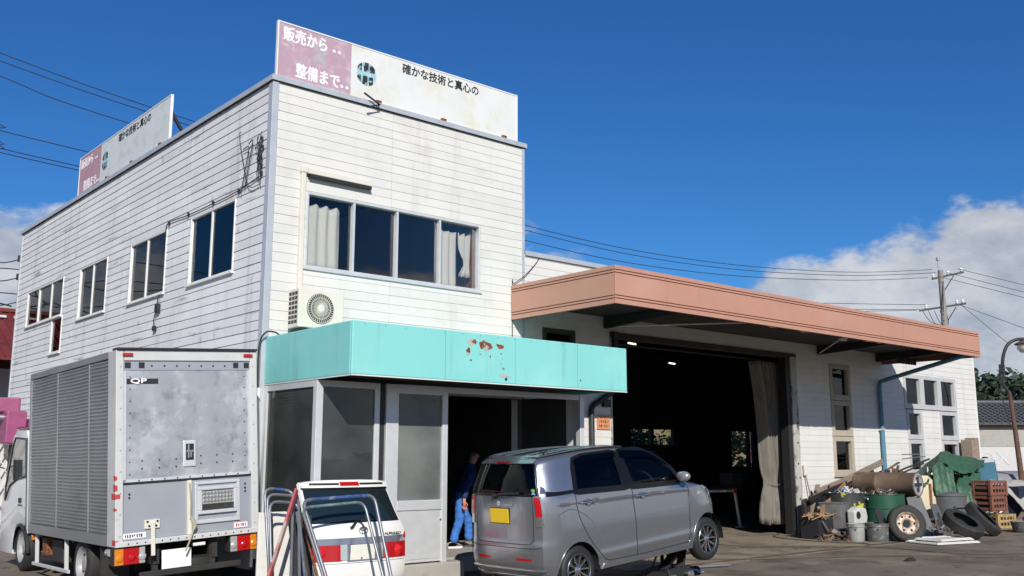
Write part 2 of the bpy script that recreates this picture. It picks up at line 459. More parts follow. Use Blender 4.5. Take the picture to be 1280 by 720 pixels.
# ================================================================== BUILDING
def W(ax, a, d, z):
    """wall coordinates: a along the wall, d outwards, z up"""
    return (a, -d, z) if ax == 'x' else (-d, a, z)
def wbox(mb, ax, a0, a1, d0, d1, z0, z1):
    p, q = W(ax, a0, d0, z0), W(ax, a1, d1, z1)
    return mb.box(*p, *q)
PITCH = 0.138
def siding(parent, ax, a0, a1, z0, z1, holes, joints, material, zbase=0.05, gap=0.003):
    """lap siding: every board an object; bottom edge proud, a shadow gap under each board"""
    cuts = [a0] + [j for j in joints if a0 < j < a1] + [a1]
    k = int(math.floor((z0 - zbase) / PITCH + 1e-6))
    while True:
        b0 = zbase + k * PITCH; b1 = b0 + PITCH; k += 1
        if b0 >= z1 - 0.02: break
        if b1 <= z0 + 0.02: continue
        lo, hi = max(b0, z0) + gap, min(b1, z1)
        for c0, c1 in zip(cuts[:-1], cuts[1:]):
            rs = rects_minus(c0 + 0.0025, c1 - 0.0025, lo, hi, holes)
            if not rs: continue
            jit = random.uniform(-0.0012, 0.0012)
            mb = MB(); last = None
            for (p0, p1, q0, q1) in sorted(rs):
                if p1 - p0 < 0.01: continue
                if last is not None and p0 > last + .01 and mb.v:
                    mb.build('siding_board', material, parent); mb = MB()
                last = p1 if last is None else max(last, p1)
                def dep(z): return 0.016 - (0.006 if ax == 'x' else 0.010) * (z - b0) / PITCH + jit
                vs = [W(ax, p0, 0.0, q0), W(ax, p1, 0.0, q0), W(ax, p1, 0.0, q1), W(ax, p0, 0.0, q1),
                      W(ax, p0, dep(q0), q0), W(ax, p1, dep(q0), q0), W(ax, p1, dep(q1), q1), W(ax, p0, dep(q1), q1)]
                mb.add(vs, [(0, 1, 2, 3), (7, 6, 5, 4), (0, 4, 5, 1), (1, 5, 6, 2), (2, 6, 7, 3), (3, 7, 4, 0)])
            if mb.v: mb.build('siding_board', material, parent)

def window(parent, ax, a0, a1, z0, z1, divs, fmat, gmat, fw=0.04, dw=0.045, out=0.035, sill=0.03, rec=0.05):
    if ax == 'y': fw, dw, out, rec = min(fw, .05) * .75, min(dw, .06) * .8, .024, .012
    f = MB()
    wbox(f, ax, a0, a0 + fw, -0.09, out, z0, z1)
    wbox(f, ax, a1 - fw, a1, -0.09, out, z0, z1)
    wbox(f, ax, a0 + fw, a1 - fw, -0.09, out - .003, z1 - fw, z1)
    wbox(f, ax, a0 + fw, a1 - fw, -0.09, out - .003, z0, z0 + fw * 1.2)
    if sill:
        wbox(f, ax, a0 - .03, a1 + .03, -0.02, out + sill, z0 - .028, z0 - .002)
    win = f.build('window', fmat, parent, bevel=0.004, seg=1)
    edges = [a0 + fw] + list(divs) + [a1 - fw]
    for i, dv in enumerate(divs):
        s = MB(); wbox(s, ax, dv - dw / 2, dv + dw / 2, (-0.07 if ax == 'x' else -.03), out - 0.012, z0 + fw * 1.2, z1 - fw)
        s.build('sash_bar', fmat, win)
    for i in range(len(edges) - 1):
        p0 = edges[i] + (dw / 2 if i else 0); p1 = edges[i + 1] - (dw / 2 if i < len(edges) - 2 else 0)
        g = MB(); dd = -rec - 0.012 * (i % 2)
        wbox(g, ax, p0, p1, dd - .005, dd, z0 + fw * 1.2, z1 - fw)
        g.build('pane', gmat, win)
    return win

OB = thing('office_building', 'two storey white lap sided office block with dark windows and signs on its parapet', 'building')
FH = [(0.585, 3.81, 4.30, 5.42)]
SH = [(1.04, 2.68, 4.32, 5.43), (3.67, 5.36, 4.34, 5.43), (6.59, 8.22, 4.36, 5.42), (9.30, 12.00, 4.58, 5.42), (9.20, 9.95, 3.80, 4.579)]
w = MB()
for (p0, p1, q0, q1) in rects_minus(0.0, 4.76, 2.58, 7.0, FH): w.box(p0, 0.001, q0, p1, 0.13, q1)
w.build('front_wall', 'interior_dark', OB)
w = MB()
for (p0, p1, q0, q1) in rects_minus(0.14, 12.88, 0.0, 7.0, SH): w.box(0.001, p0, q0, 0.13, p1, q1)
w.box(0.001, 0.0, 0.0, 0.13, 0.139, 2.579)
w.build('side_wall', 'interior_dark', OB)
w = MB(); w.box(0.14, 12.75, 0, 4.62, 12.88, 7.0); w.build('back_wall', 'siding_side', OB)
w = MB(); w.box(4.63, 0.132, 0, 4.758, 12.88, 7.0); w.build('party_wall', 'siding_front', OB)
w = MB(); w.box(0.14, 0.14, 6.80, 4.62, 12.74, 6.9); w.build('roof', 'roof_dark', OB)
w = MB(); w.box(0.14, 0.14, 2.72, 4.62, 12.74, 2.95); w.build('upper_floor', 'interior_dark', OB)
w = MB()
w.box(0.14, 4.8, 0.22, 4.62, 4.9, 2.71); w.box(0.135, 0.14, 0.22, 0.14, 4.8, 2.71); w.box(4.615, 0.14, 0.22, 4.625, 4.8, 2.71)
w.build('shop_lining', 'interior_dark', OB)
w = MB(); w.box(0.3, 3.2, 0.22, 4.6, 3.25, 2.0); w.box(3.3, 2.6, 0.22, 4.3, 3.1, 1.2); w.build('shop_shelf', 'interior_dark', OB)
w = MB(); w.box(2.35, -0.92, 0.0, 4.62, 4.78, 0.22); w.box(0.14, -1.30, 0.0, 2.347, 4.78, 0.22); w.build('shop_floor', 'concrete', OB, bevel=.01, seg=1)
w = MB()
for (p0, p1, q0, q1) in rects_minus(0.03, 4.75, 2.585, 6.98, FH): w.box(p0, -0.005, q0, p1, 0.0005, q1)
w.build('sheathing', 'sheathing_front', OB)
w = MB()
for (p0, p1, q0, q1) in rects_minus(0.03, 12.87, 0.15, 6.98, SH): w.box(-0.004, p0, q0, 0.0005, p1, q1)
w.build('sheathing', 'sheathing_side', OB)
siding(OB, 'x', 0.075, 4.735, 2.58, 6.985, FH, [2.04], 'siding_front')
siding(OB, 'y', 0.105, 12.88, 0.15, 6.985, SH, [2.80, 5.65, 8.5, 11.3], 'siding_side', gap=0.004)
# corner flashing, coping
w = MB(); w.box(-0.028, -0.026, 0.3, -0.0005, 0.10, 6.99); w.box(-0.0282, -0.028, 0.3, 0.07, -0.0005, 6.988)
w.build('corner_flashing', 'trim_metal', OB, bevel=.004, seg=1)
w = MB(); w.box(4.735, -0.026, 2.6, 4.775, 0.0, 6.99); w.box(4.7605, -0.0262, 5.16, 4.785, 0.10, 6.988); w.build('corner_flashing', 'trim_metal', OB)
w = MB(); w.box(-0.03, 12.88, 0.3, 0.0, 12.93, 6.99); w.build('corner_flashing', 'trim_metal', OB)
w = MB()
w.box(-0.055, -0.055, 7.0, 4.82, 0.16, 7.045); w.box(-0.055, 0.161, 7.0, 0.16, 12.95, 7.044)
w.box(0.161, 12.7, 7.0, 4.82, 12.95, 7.043); w.box(4.6, 0.161, 7.0, 4.82, 12.699, 7.0425)
w.box(-0.056, -0.057, 6.965, 4.821, -0.045, 7.01); w.box(-0.0575, -0.045, 6.965, -0.045, 12.95, 7.012)
w.build('coping', 'trim_metal', OB)
w = MB(); w.box(-0.038, -0.04, 6.955, 4.8, -0.012, 6.998); w.box(-0.04, -0.012, 6.955, -0.012, 12.93, 6.998); w.build('eave_shadow_strip', 'dark_gap', OB)  # black strip paints the shadow line under the coping
# windows
window(OB, 'x', *FH[0], [1.385, 2.165, 2.985], 'alu', 'glass_upper', fw=.034, dw=.036, sill=.015, out=.028)
window(OB, 'y', *SH[0], [1.88], 'alu_white', 'glass_upper')
window(OB, 'y', *SH[1], [4.55], 'alu_white', 'glass_upper')
window(OB, 'y', *SH[2], [7.42], 'alu_white', 'glass_upper')
window(OB, 'y', *SH[3], [10.15, 11.1], 'alu_white', 'glass_upper', dw=.09, fw=.06)
window(OB, 'y', *SH[4], [], 'alu_white', 'glass_upper', fw=.09)
# timber reveals seen inside the corner windows
w = MB(); w.box(3.765, 0.14, 4.33, 3.80, 0.40, 5.40); w.build('window_reveal', 'wood_brown', OB)
w = MB(); w.box(0.14, 2.63, 4.33, 0.40, 2.67, 5.40); w.build('window_reveal', 'wood_brown', OB)

# ---------------------------------------------------------------- curtains behind the windows
def curtain(label, ax, a0, a1, z0, z1, inn, amp=0.03, per=0.11, group=None, tie=None):
    n = max(8, int((a1 - a0) / per * 8)); P = []
    ph = random.random() * 6
    rows = 8
    for r in range(rows + 1):
        t = r / rows; row = []
        for i in range(n + 1):
            u = i / n
            a = a0 + (a1 - a0) * u
            if tie: a = tie + (a - tie) * (1 - 0.55 * math.exp(-((t - .3) / .22) ** 2))
            d = -inn + amp * sin(2 * pi * (a0 + (a1 - a0) * u) / per + ph + .5 * sin(3 * t)) * (0.6 + 0.4 * t)
            row.append(W(ax, a, d, z0 + (z1 - z0) * t - .02 * abs(sin(pi * i / 8))))
        P.append(row)
    mb = MB(); mb.grid(P)
    o = mb.build('curtain', 'curtain_cloth', None, smooth=60)
    md = o.modifiers.new('thick', 'SOLIDIFY'); md.thickness = 0.004
    return tag(o, label, 'curtain', group)
curtain('off white curtain in the left end of the wide front window', 'x', 0.64, 1.24, 4.33, 5.30, 0.14, per=.17, amp=.028)
curtain('off white curtain panel hanging in the right pane of the wide front window', 'x', 3.01, 3.45, 4.33, 5.28, 0.14, per=.14)
curtain('narrow curtain half tied back at the right edge of the wide front window', 'x', 3.46, 3.76, 4.56, 5.28, 0.16, per=.12, tie=3.7)
curtain('pale curtain edge in the third side window from the corner', 'y', 7.8, 8.15, 4.4, 5.36, 0.15)
curtain('pale curtain edge in the second side window from the corner', 'y', 4.95, 5.28, 4.4, 5.36, 0.15)
o_ = curtain('brown strip standing in for the timber reveal of the side window nearest the corner', 'y', 2.30, 2.63, 4.36, 5.38, 0.06, amp=.015); o_.data.materials[0] = MT['brown_reveal']  # pleated brown strip stands in for the reveal behind the glass
curtain('white curtain in the small stacked window at the far end of the side wall', 'y', 9.62, 9.82, 3.86, 4.5, 0.16, per=.08)
curtain('white curtain in the wide window at the far end of the side wall', 'y', 11.2, 11.85, 4.63, 5.3, 0.16)

# ---------------------------------------------------------------- parapet signs
def sign(nm, label, L, pink, M, faded_pink, faded_white, side):
    """L long, 0.86 high, built flat in x (along) / y (up), z out"""
    t = thing(nm, label, 'sign')
    H = 0.86
    def sub(name, mb, m, **k):
        mb.M = None
        for i, p in enumerate(mb.v): mb.v[i] = tuple(M @ Vector(p))
        return mb.build(name, m, t, **k)
    sub('pink_panel', MB().box(0.02, 0.02, 0, pink, H - .02, .03), faded_pink)
    sub('white_panel', MB().box(pink + .004, 0.02, 0, L - .02, H - .02, .03), faded_white)
    f = MB(); f.box(0, 0, -.01, .02, H, .04); f.box(L - .02, 0, -.01, L, H, .04); f.box(.02, 0, -.01, L - .02, .02, .038); f.box(.02, H - .02, -.01, L - .02, H, .038)
    sub('sign_frame', f, 'alu_white')
    k = L / 4.62
    def T(x, y, z=.0315): return M @ Matrix.Translation((x, y, z))
    text_obj('lettering', '販売から', .235 * (1 if not side else .95), T(.09 * k, .60), 'text_white', t, .007, .80 * k)
    text_obj('lettering', '整備まで', .235, T(.31 * k, .085), 'text_white', t, .007, .80 * k)
    d = MB()
    for (x, y) in ((.94, .64), (1.03, .64), (1.09, .115), (1.18, .115)):
        d.cyl((x * k, y, .03), (x * k, y, .036), .026, 10)
    sub('lettering_dot', d, 'text_white')
    text_obj('lettering', '確かな技術と真心の', .178, T(2.18 * k, .645), 'text_black', t, .0035, .985 * k)
    # round emblem cut into slices
    cx, cy, r = 1.52 * k, .43, .185
    e = MB(); e.lathe([(0.0, .032), (r * .97, .032), (r * .97, .03)], (cx, cy, 0), 'z', 36)
    em = sub('emblem', e, 'emblem_blue')
    b = MB()
    def slice_(x0, x1, top):
        pts = []
        for i in range(9):
            x = x0 + (x1 - x0) * i / 8
            y = sqrt(max(r * r - x * x, 0))
            pts.append((cx + x, cy + (y if top else -y), .0325))
        s0 = .035 if top else -.035
        pts2 = [(cx + x1, cy + s0, .0325), (cx + x0 * .8, cy + s0, .0325)]
        b.poly(pts + pts2, (0, 0, .003))
    slice_(-.17, -.085, True); slice_(-.06, .035, True); slice_(.06, .15, True)
    slice_(-.17, -.10, False); slice_(-.075, .02, False); slice_(.045, .12, False)
    for i, p in enumerate(b.v): b.v[i] = tuple(M @ Vector(p))
    b.build('emblem_bar', 'emblem_black', em)
    st = MB()
    for x in (.3 * L, .72 * L): st.bar((x, .75, -.01), (x, -.02, -.55), .04, .04); 
    st.bar((L - .06, .55, -.01), (L - .06, -.02, -.4), .05, .05)
    sub('sign_stay', st, 'black_metal')
    for i, x in enumerate((1.74, 3.0, 4.30)):
        sub('bracket', MB().box(x * k - .045, -.015, .02, x * k + .045, .045, .075), 'rust')
    return t
defm('sign_pink', (0.43, 0.29, 0.355), 0.7, var=0.08, vs=3, dirt=[((0.36, 0.52, 0.52), 2.1, 0.52, 0.68, V1, 0.75), ((0.66, 0.52, 0.58), 6, 0.5, 0.7, V1, 0.6)])
defm('sign_white', (0.66, 0.67, 0.655), 0.65, var=0.05, vs=2, dirt=[((0.62, 0.60, 0.47), 1.6, 0.48, 0.64, V1, 0.9), ((0.55, 0.64, 0.68), 4, 0.62, 0.75, (1, 1, 3), 0.5)])
defm('sign_pink_side', (0.42, 0.25, 0.30), 0.7, var=0.1, vs=3, dirt=[((0.5, 0.35, 0.40), 3, 0.5, 0.7, STREAK, 0.6)])
defm('sign_white_side', (0.60, 0.63, 0.64), 0.65, var=0.06, vs=2, dirt=[((0.50, 0.56, 0.54), 2.5, 0.52, 0.62, V1, 0.8)])
MF = Matrix(((1, 0, 0, 0.02), (0, 0, -1, 0.03), (0, 1, 0, 7.048), (0, 0, 0, 1)))
sign('parapet_sign', 'faded pink and white sign board on the front parapet, facing the yard', 4.62, 1.24, MF, 'sign_pink', 'sign_white', False)
MS = Matrix(((0, 0, -1, 0.03), (-1, 0, 0, 8.85), (0, 1, 0, 7.048), (0, 0, 0, 1)))
sign('parapet_sign', 'faded pink and white sign board on the side parapet, above the long wall', 4.95, 1.34, MS, 'sign_pink_side', 'sign_white_side', True)
r_ = MB(); r_.tube([(1.45, -.10, 7.12), (1.72, -.12, 6.99), (1.50, -.12, 6.90)], .018, 6); r_.tube([(1.72, -.12, 6.99), (1.74, 0.0, 7.02)], .015, 6)
tag(r_.build('bent_rod', 'black_metal'), 'black bent rod sticking out at the foot of the front sign', 'rod')

# ---------------------------------------------------------------- air conditioner and its duct
AC = thing('air_conditioner', 'cream air conditioner outdoor unit with round fan grille on the turquoise canopy roof', 'air conditioner', (0.30, -0.42, 3.26))
a = MB(); a.box(0, 0, .12, .71, .30, .66); a.build('casing', 'cream_plastic', AC, bevel=.012)
a = MB(); a.lathe([(0.0, -.004), (.205, -.004), (.215, .0), (.215, .01)], (.34, 0, .40), 'y', 36); a.build('fan_recess', 'black_plastic', AC)
a = MB()
for i in range(36):
    an = 2 * pi * i / 36
    a.bar((.34 + .055 * cos(an), -.014, .40 + .055 * sin(an)), (.34 + .205 * cos(an + .25), -.014, .40 + .205 * sin(an + .25)), .006, .008, (0, 1, 0))
for rr in (.10, .15, .205): a.lathe([(rr - .004, -.018), (rr + .004, -.018), (rr + .004, -.010), (rr - .004, -.010)], (.34, 0, .40), 'y', 36, closed=True)
a.build('fan_grille', 'cream_plastic', AC)
a = MB(); a.lathe([(0, -.024), (.05, -.022), (.058, -.012), (.058, -.005)], (.34, 0, .40), 'y', 24); a.build('fan_hub', 'cream_plastic', AC, smooth=40)
a = MB()
for i in range(7):
    for j in range(3): a.box(-.006, .04 + j * .085, .18 + i * .066, .004, .10 + j * .085, .222 + i * .066)
a.build('side_vent', 'black_plastic', AC)
a = MB(); a.box(.55, -.004, .16, .69, .0, .62); a.build('side_panel', 'cream_plastic', AC)
a = MB(); a.box(.06, -.02, .0, .14, .32, .115); a.build('foot', 'black_metal', AC)
a = MB(); a.box(.56, -.02, .0, .64, .32, .115); a.build('foot', 'black_metal', AC)
DU = thing('pipe_duct', 'cream air conditioner pipe duct running down the front wall beside the window', 'duct', (0.5, 0, 3.5))
a = MB(); a.box(-.035, -.075, .1, .035, -.0195, 2.18); a.build('vertical_duct', 'cream_plastic', DU, bevel=.006, seg=1)
a = MB(); a.box(-.045, -.085, 2.18, .06, -.0195, 2.27); a.build('elbow', 'cream_plastic', DU, bevel=.008, seg=1)
a = MB(); a.box(.062, -.105, 2.17, 1.12, -.0195, 2.25); a.build('horizontal_duct', 'cream_plastic', DU, bevel=.006, seg=1)
a = MB(); a.box(.08, -.10, 2.125, 1.13, -.03, 2.168); a.build('duct_underside', 'black_metal', DU)  # black bar as the dark lower half of the horizontal duct

# ---------------------------------------------------------------- turquoise canopy and shop front
TC = thing('shop_canopy', 'flat turquoise box canopy with a rusty peeled patch over the shop front', 'canopy', (0, 0, 0))
a = MB(); a.box(0.03, -2.28, 2.6, 4.85, -2.24, 3.25); a.build('front_fascia', 'teal', TC, bevel=.012)
a = MB(); a.box(0.03, -2.239, 2.6, 0.07, -0.03, 3.25); a.build('side_fascia', 'teal', TC, bevel=.012)
a = MB(); a.box(4.81, -2.239, 2.6, 4.85, -0.03, 3.25); a.build('side_fascia', 'teal', TC, bevel=.012)
a = MB(); a.box(0.071, -2.239, 3.2, 4.809, -0.03, 3.235); a.build('canopy_roof', 'teal', TC)
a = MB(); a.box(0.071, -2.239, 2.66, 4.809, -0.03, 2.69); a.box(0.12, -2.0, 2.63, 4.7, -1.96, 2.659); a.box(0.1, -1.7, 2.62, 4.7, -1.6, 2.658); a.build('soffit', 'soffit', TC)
a = MB(); a.box(0.03, -2.279, 2.585, 4.85, -2.255, 2.599); a.box(0.03, -2.254, 2.585, 0.055, -0.03, 2.599); a.build('drip_edge', 'alu_white', TC)
for x in (1.42, 2.62, 3.80):
    MB().box(x, -2.2815, 2.606, x + .005, -2.2805, 3.24).build('panel_seam', 'teal_seam', TC)
a = MB()
for k in range(16): a.cyl((.2 + .3 * k, -2.2835, 3.215), (.2 + .3 * k, -2.2803, 3.215), .007, 6)
tag(a.build('fixing', 'teal_seam', TC), kind='stuff')
def blot(cx, cz, rx, rz, n=16, rough=.35, seed=0, y=-2.2805, th=.0022):
    rnd = random.Random(seed); pts = []
    for i in range(n):
        an = 2 * pi * i / n; k = 1 - rough * rnd.random()
        pts.append((cx + rx * k * cos(an), y, cz + rz * k * sin(an)))
    return MB().poly(pts, (0, -th, 0))
for i, (cx, cz, rx, rz, m) in enumerate([(1.835, 3.115, .075, .07, 'dirty_post'), (1.90, 3.13, .055, .04, 'rust'), (2.03, 3.10, .07, .075, 'rust'), (2.13, 3.085, .09, .07, 'rust'),
                                         (2.10, 3.06, .05, .04, 'dirty_post'), (2.345, 3.10, .10, .045, 'rust'), (1.80, 3.0, .055, .05, 'rust'), (1.79, 2.96, .03, .025, 'dirty_post'),
                                         (2.17, 2.95, .014, .02, 'rust'), (2.41, 2.71, .10, .03, 'dirty_post'), (2.45, 2.66, .03, .035, 'black_metal'), (2.36, 3.0, .012, .016, 'rust'), (2.38, 2.93, .01, .013, 'dirty_post'), (2.36, 2.86, .016, .02, 'dirty_post'), (2.40, 2.80, .03, .02, 'teal_seam'), (3.86, 2.72, .018, .016, 'black_metal'), (2.52, 2.69, .05, .014, 'dirty_post'), (2.0, 2.97, .014, .012, 'rust'), (1.84, 2.88, .02, .014, 'black_metal')]):
    blot(cx, cz, rx, rz, seed=i, rough=.55, th=.0016 + .0005 * (i % 5)).build('peeled_patch', m, TC)

SF = thing('glazed_showroom', 'glazed aluminium shop front with dusty panes under the turquoise canopy', 'shop front', (0, 0, 0))
a = MB(); a.box(0.02, -1.56, 0.0, 2.33, -1.305, 0.24); a.box(0.02, -1.304, 0, 0.13, -0.02, 0.24); a.build('plinth', 'concrete', SF, bevel=.015)
def post(x0, y0, x1, y1, z0=.24, z1=2.58, name='frame_post', m='alu'):
    return MB().box(x0, y0, z0, x1, y1, z1).build(name, m, SF, bevel=.005, seg=1)
post(.035, -.12, .095, -.025); post(.035, -1.47, .13, -1.375)
post(.90, -1.47, .975, -1.39); post(1.065, -1.49, 1.26, -1.40); post(1.985, -1.49, 2.075, -1.40)
post(.976, -1.45, 1.064, -1.41, m='black_plastic', name='dark_jamb')
post(4.62, -1.50, 4.71, -1.40)
a = MB(); a.box(.131, -1.466, 2.5, .899, -1.392, 2.58); a.box(1.261, -1.488, 2.46, 1.984, -1.402, 2.58); a.box(2.076, -1.48, 2.5, 4.619, -1.40, 2.58)
a.box(.037, -1.374, 2.5, .093, -.121, 2.58); a.build('head_rail', 'alu', SF)
a = MB(); a.box(.131, -1.466, .24, .899, -1.392, .33); a.box(.037, -1.374, .24, .093, -.121, .33); a.build('sill_rail', 'alu', SF)
a = MB(); a.box(1.261, -1.492, .93, 1.984, -1.402, 1.06); a.build('mid_rail', 'alu', SF, bevel=.006, seg=1)
a = MB(); a.box(1.261, -1.475, .26, 1.984, -1.43, .929); a.build('kick_panel', 'alu', SF)
a = MB(); a.box(1.95, -1.505, .80, 1.972, -1.4755, .812); a.box(1.30, -1.479, .30, 1.945, -1.4755, .302); a.build('handle', 'chrome', SF)
MB().box(.131, -1.44, .33, .899, -1.434, 2.5).build('pane', 'glass_shop', SF)
MB().box(.062, -1.374, .33, .068, -.121, 2.5).build('pane', 'glass_shop', SF)
MB().box(1.261, -1.45, 1.06, 1.984, -1.444, 2.46).build('pane', 'glass_frost', SF)
a = MB(); a.box(1.40, -1.36, 1.25, 1.80, -1.34, 2.0); a.box(1.30, -1.30, 2.1, 1.62, -1.28, 2.42); a.box(1.60, -1.25, 2.2, 1.75, -1.23, 2.4); a.build('poster_back', 'cream_plastic', SF)
for k in range(9):
    y = -1.385 + k * .152
    MB().box(4.715, y, 0.0, 4.735 + .01 * (k % 2), y + .146, 2.58).build('wall_slat', 'alu_white' if k < 2 else 'slat_shaded', SF)  # inner slats carry the shade in their colour, first two stay white

# ---------------------------------------------------------------- garage wing
GW = thing('garage_wing', 'low white lap sided garage hall with a wide dark vehicle opening', 'garage', (4.76, 0, 0))
GW.location = (0, 0, 0)
OPEN = (6.90, 12.80, -1, 3.83)
GH = [OPEN, (5.20, 5.98, 3.20, 3.84), (14.18, 15.06, 1.22, 3.78), (17.60, 20.42, 2.84, 3.74), (17.66, 18.45, 2.08, 2.839), (19.42, 20.40, 2.08, 2.839), (17.66, 18.45, 1.2, 2.079), (19.42, 20.40, 1.2, 2.079)]
w = MB()
for (p0, p1, q0, q1) in rects_minus(4.762, 21.62, 0.0, 5.10, GH): w.box(p0, 0.001, q0, p1, 0.13, q1)
w.build('front_wall', 'wall_core', GW)
w = MB(); w.box(21.50, 0.131, 0, 21.62, 7.0, 5.10); w.build('end_wall', 'siding_front', GW)
w = MB()
BH = [(15.0, 17.0, 2.0, 2.5), (19.7, 21.0, 1.35, 2.52)]
for (p0, p1, q0, q1) in rects_minus(4.762, 21.499, 0.0, 5.0, BH): w.box(p0, 7.0, q0, p1, 7.12, q1)
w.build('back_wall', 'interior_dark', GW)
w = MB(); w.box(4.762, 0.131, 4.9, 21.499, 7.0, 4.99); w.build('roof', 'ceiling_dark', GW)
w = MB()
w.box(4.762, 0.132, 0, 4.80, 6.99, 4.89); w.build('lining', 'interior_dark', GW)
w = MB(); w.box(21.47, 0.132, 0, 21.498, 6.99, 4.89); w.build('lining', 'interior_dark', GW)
w = MB(); w.box(12.81, 0.132, 0, 14.1, 0.15, 4.89); w.build('lining', 'interior_dark', GW)
w = MB()
for x in (7.6, 10.2, 12.8, 15.4, 18): w.box(x, .2, 4.5, x + .12, 6.95, 4.88)
w.build('roof_beam', 'black_metal', GW)
w = MB()
for (p0, p1, q0, q1) in rects_minus(4.80, 21.61, 0.03, 5.07, GH): w.box(p0, -0.005, q0, p1, 0.0005, q1)
w.build('sheathing', 'sheathing_front', GW)
siding(GW, 'x', 4.79, 21.62, 0.05, 5.08, GH, [8.9, 10.9, 15.6, 18.7], 'siding_front')
w = MB(); w.box(4.79, -0.05, 5.085, 21.67, 0.14, 5.13); w.box(4.79, -.052, 5.05, 21.67, -.04, 5.084); w.build('coping', 'trim_metal', GW)
w = MB(); w.box(21.605, -0.026, 0, 21.65, 0.0, 5.05); w.build('corner_flashing', 'alu_white', GW)
w = MB(); w.box(12.58, -0.06, 0, 12.80, 0.20, 3.83); w.build('door_post', 'dirty_post', GW, bevel=.008, seg=1)
w = MB(); w.box(12.42, -0.03, 0, 12.575, 0.16, 3.83); w.build('door_track', 'black_metal', GW)
w = MB(); w.box(6.865, -0.03, 0, 6.90, 0.20, 3.83); w.build('door_post', 'dirty_post', GW)
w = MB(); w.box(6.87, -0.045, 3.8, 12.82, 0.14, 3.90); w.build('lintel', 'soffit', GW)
w = MB()
for (x, z) in ((12.70, 1.95), (12.68, 1.5), (12.72, 1.2), (12.69, .75)): w.cyl((x, -.06, z), (x, -.075, z), .018, 8)
w.build('bolt', 'black_metal', GW)
window(GW, 'x', *GH[1], [], 'soffit', 'glass_dark', fw=.08)
for (z0, z1) in ((2.94, 3.78), (2.12, 2.93), (1.22, 2.11)):
    window(GW, 'x', 14.18, 15.06, z0, z1, [], 'frame_tan', 'glass_dark', fw=.11, sill=0 if z0 > 1.5 else .03)
for (x0, x1) in ((17.60, 18.53), (18.54, 19.47), (19.48, 20.42)):
    window(GW, 'x', x0, x1, 2.86, 3.74, [], 'frame_grey', 'glass_dark', fw=.105, sill=.0)
for (x0, x1) in ((17.66, 18.45), (19.42, 20.40)):
    for (z0, z1) in ((2.09, 2.84), (1.22, 2.08)):
        window(GW, 'x', x0, x1, z0, z1, [], 'frame_grey', 'glass_dark', fw=.10, sill=0)
for (x0, x1, q0, q1) in BH:
    f = MB(); f.box(x0, 6.98, q0, x0 + .05, 7.1, q1); f.box(x1 - .05, 6.98, q0, x1, 7.1, q1); m_ = (x0 + x1) / 2 if x0 < 17 else 20.72
    f.box(m_ - .05, 6.98, q0, m_ + .05, 7.1, q1); f.box(x0, 6.981, q1 - .04, x1, 7.09, q1)
    f.build('window', 'black_metal', GW)
w = MB(); w.box(16.95, 2.5, 1.75, 17.0, 2.55, 1.8)
for i, (x, y, a_) in enumerate([(10.3, 2.55, 0.2), (14.6, 5.0, 0.2)]):
    t = thing('fluorescent_lamp', ['fluorescent tube lit under the dark garage ceiling, nearer the doorway', 'fluorescent tube lit deep inside the dark garage'][i], 'lamp', (x, y, 4.16), a_)
    MB().box(-.2, -.05, .03, .2, .05, .09).build('housing', 'soffit', t)
    MB().cyl((-.16, 0, .012), (.16, 0, .012), .018, 8).build('tube', mat('lamp_glow', (.9, .9, .85), emit=((1, .97, .88), 2.2)), t)
    MB().box(-.01, -.01, .09, .01, .01, .74).build('rod', 'black_metal', t)

# ---------------------------------------------------------------- salmon canopy
PC = thing('garage_canopy', 'long salmon pink box canopy with grooved fascia over the garage doorway', 'canopy', (0, 0, 0))
X0, X1, YF, Z0, Z1 = 4.48, 16.64, -2.42, 3.90, 4.485
fr = [0, .12, .195, .79, .865, 1.0]      # fascia strips from the top
def fascia(p, q, out, nm='fascia_panel'):
    p, q, out = Vector(p), Vector(q), Vector(out)
    h = Z1 - Z0
    t = MB(); t.poly([p + Vector((0, 0, Z0)) - out * .05, q + Vector((0, 0, Z0)) - out * .05, q + Vector((0, 0, Z1)) - out * .05, p + Vector((0, 0, Z1)) - out * .05], out * .035)
    pa = t.build(nm, 'pink_groove', PC)
    for i in range(5):
        za, zb = Z1 - h * fr[i + 1], Z1 - h * fr[i]
        g = .007
        za += g if i < 4 else 0; zb -= g if i else 0
        MB().poly([p + Vector((0, 0, za)), q + Vector((0, 0, za)), q + Vector((0, 0, zb)), p + Vector((0, 0, zb))], -out * .0145).build('fascia_strip', 'pink', pa, bevel=.003, seg=1)
fascia((X0 + .001, YF, 0), (X1 - .001, YF, 0), (0, -1, 0)); fascia((X0, YF + .016, 0), (X0, -.03, 0), (-1, 0, 0)); fascia((X1, YF + .016, 0), (X1, -.03, 0), (1, 0, 0))
w = MB(); w.box(X0 + .02, YF + .02, Z1 - .05, X1 - .02, -.03, Z1 - .01); w.build('canopy_roof', 'roof_dark', PC)
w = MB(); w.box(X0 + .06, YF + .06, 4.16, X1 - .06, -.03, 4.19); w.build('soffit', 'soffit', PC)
for x in (4.75, 6.7, 13.7, 16.3):
    w = MB(); w.poly([(x, -.03, 3.95), (x, -.03, 4.15), (x, YF + .07, 4.15), (x, YF + .07, 4.06)], (.09, 0, 0)); w.build('bracket_beam', 'black_metal', PC)
w = MB(); w.box(X0 + .06, YF + .08, 3.93, X1 - .06, YF + .14, 4.1); w.build('edge_beam', 'black_metal', PC)
for (xa, xb) in ((6.75, 9.0), (13.7, 11.4)):
    w = MB(); w.tube([(xa, -.1, 3.98), (xb, YF + .2, 4.05)], .014, 6); w.build('brace_rod', 'alu_white', PC)
rr = random.Random(5)
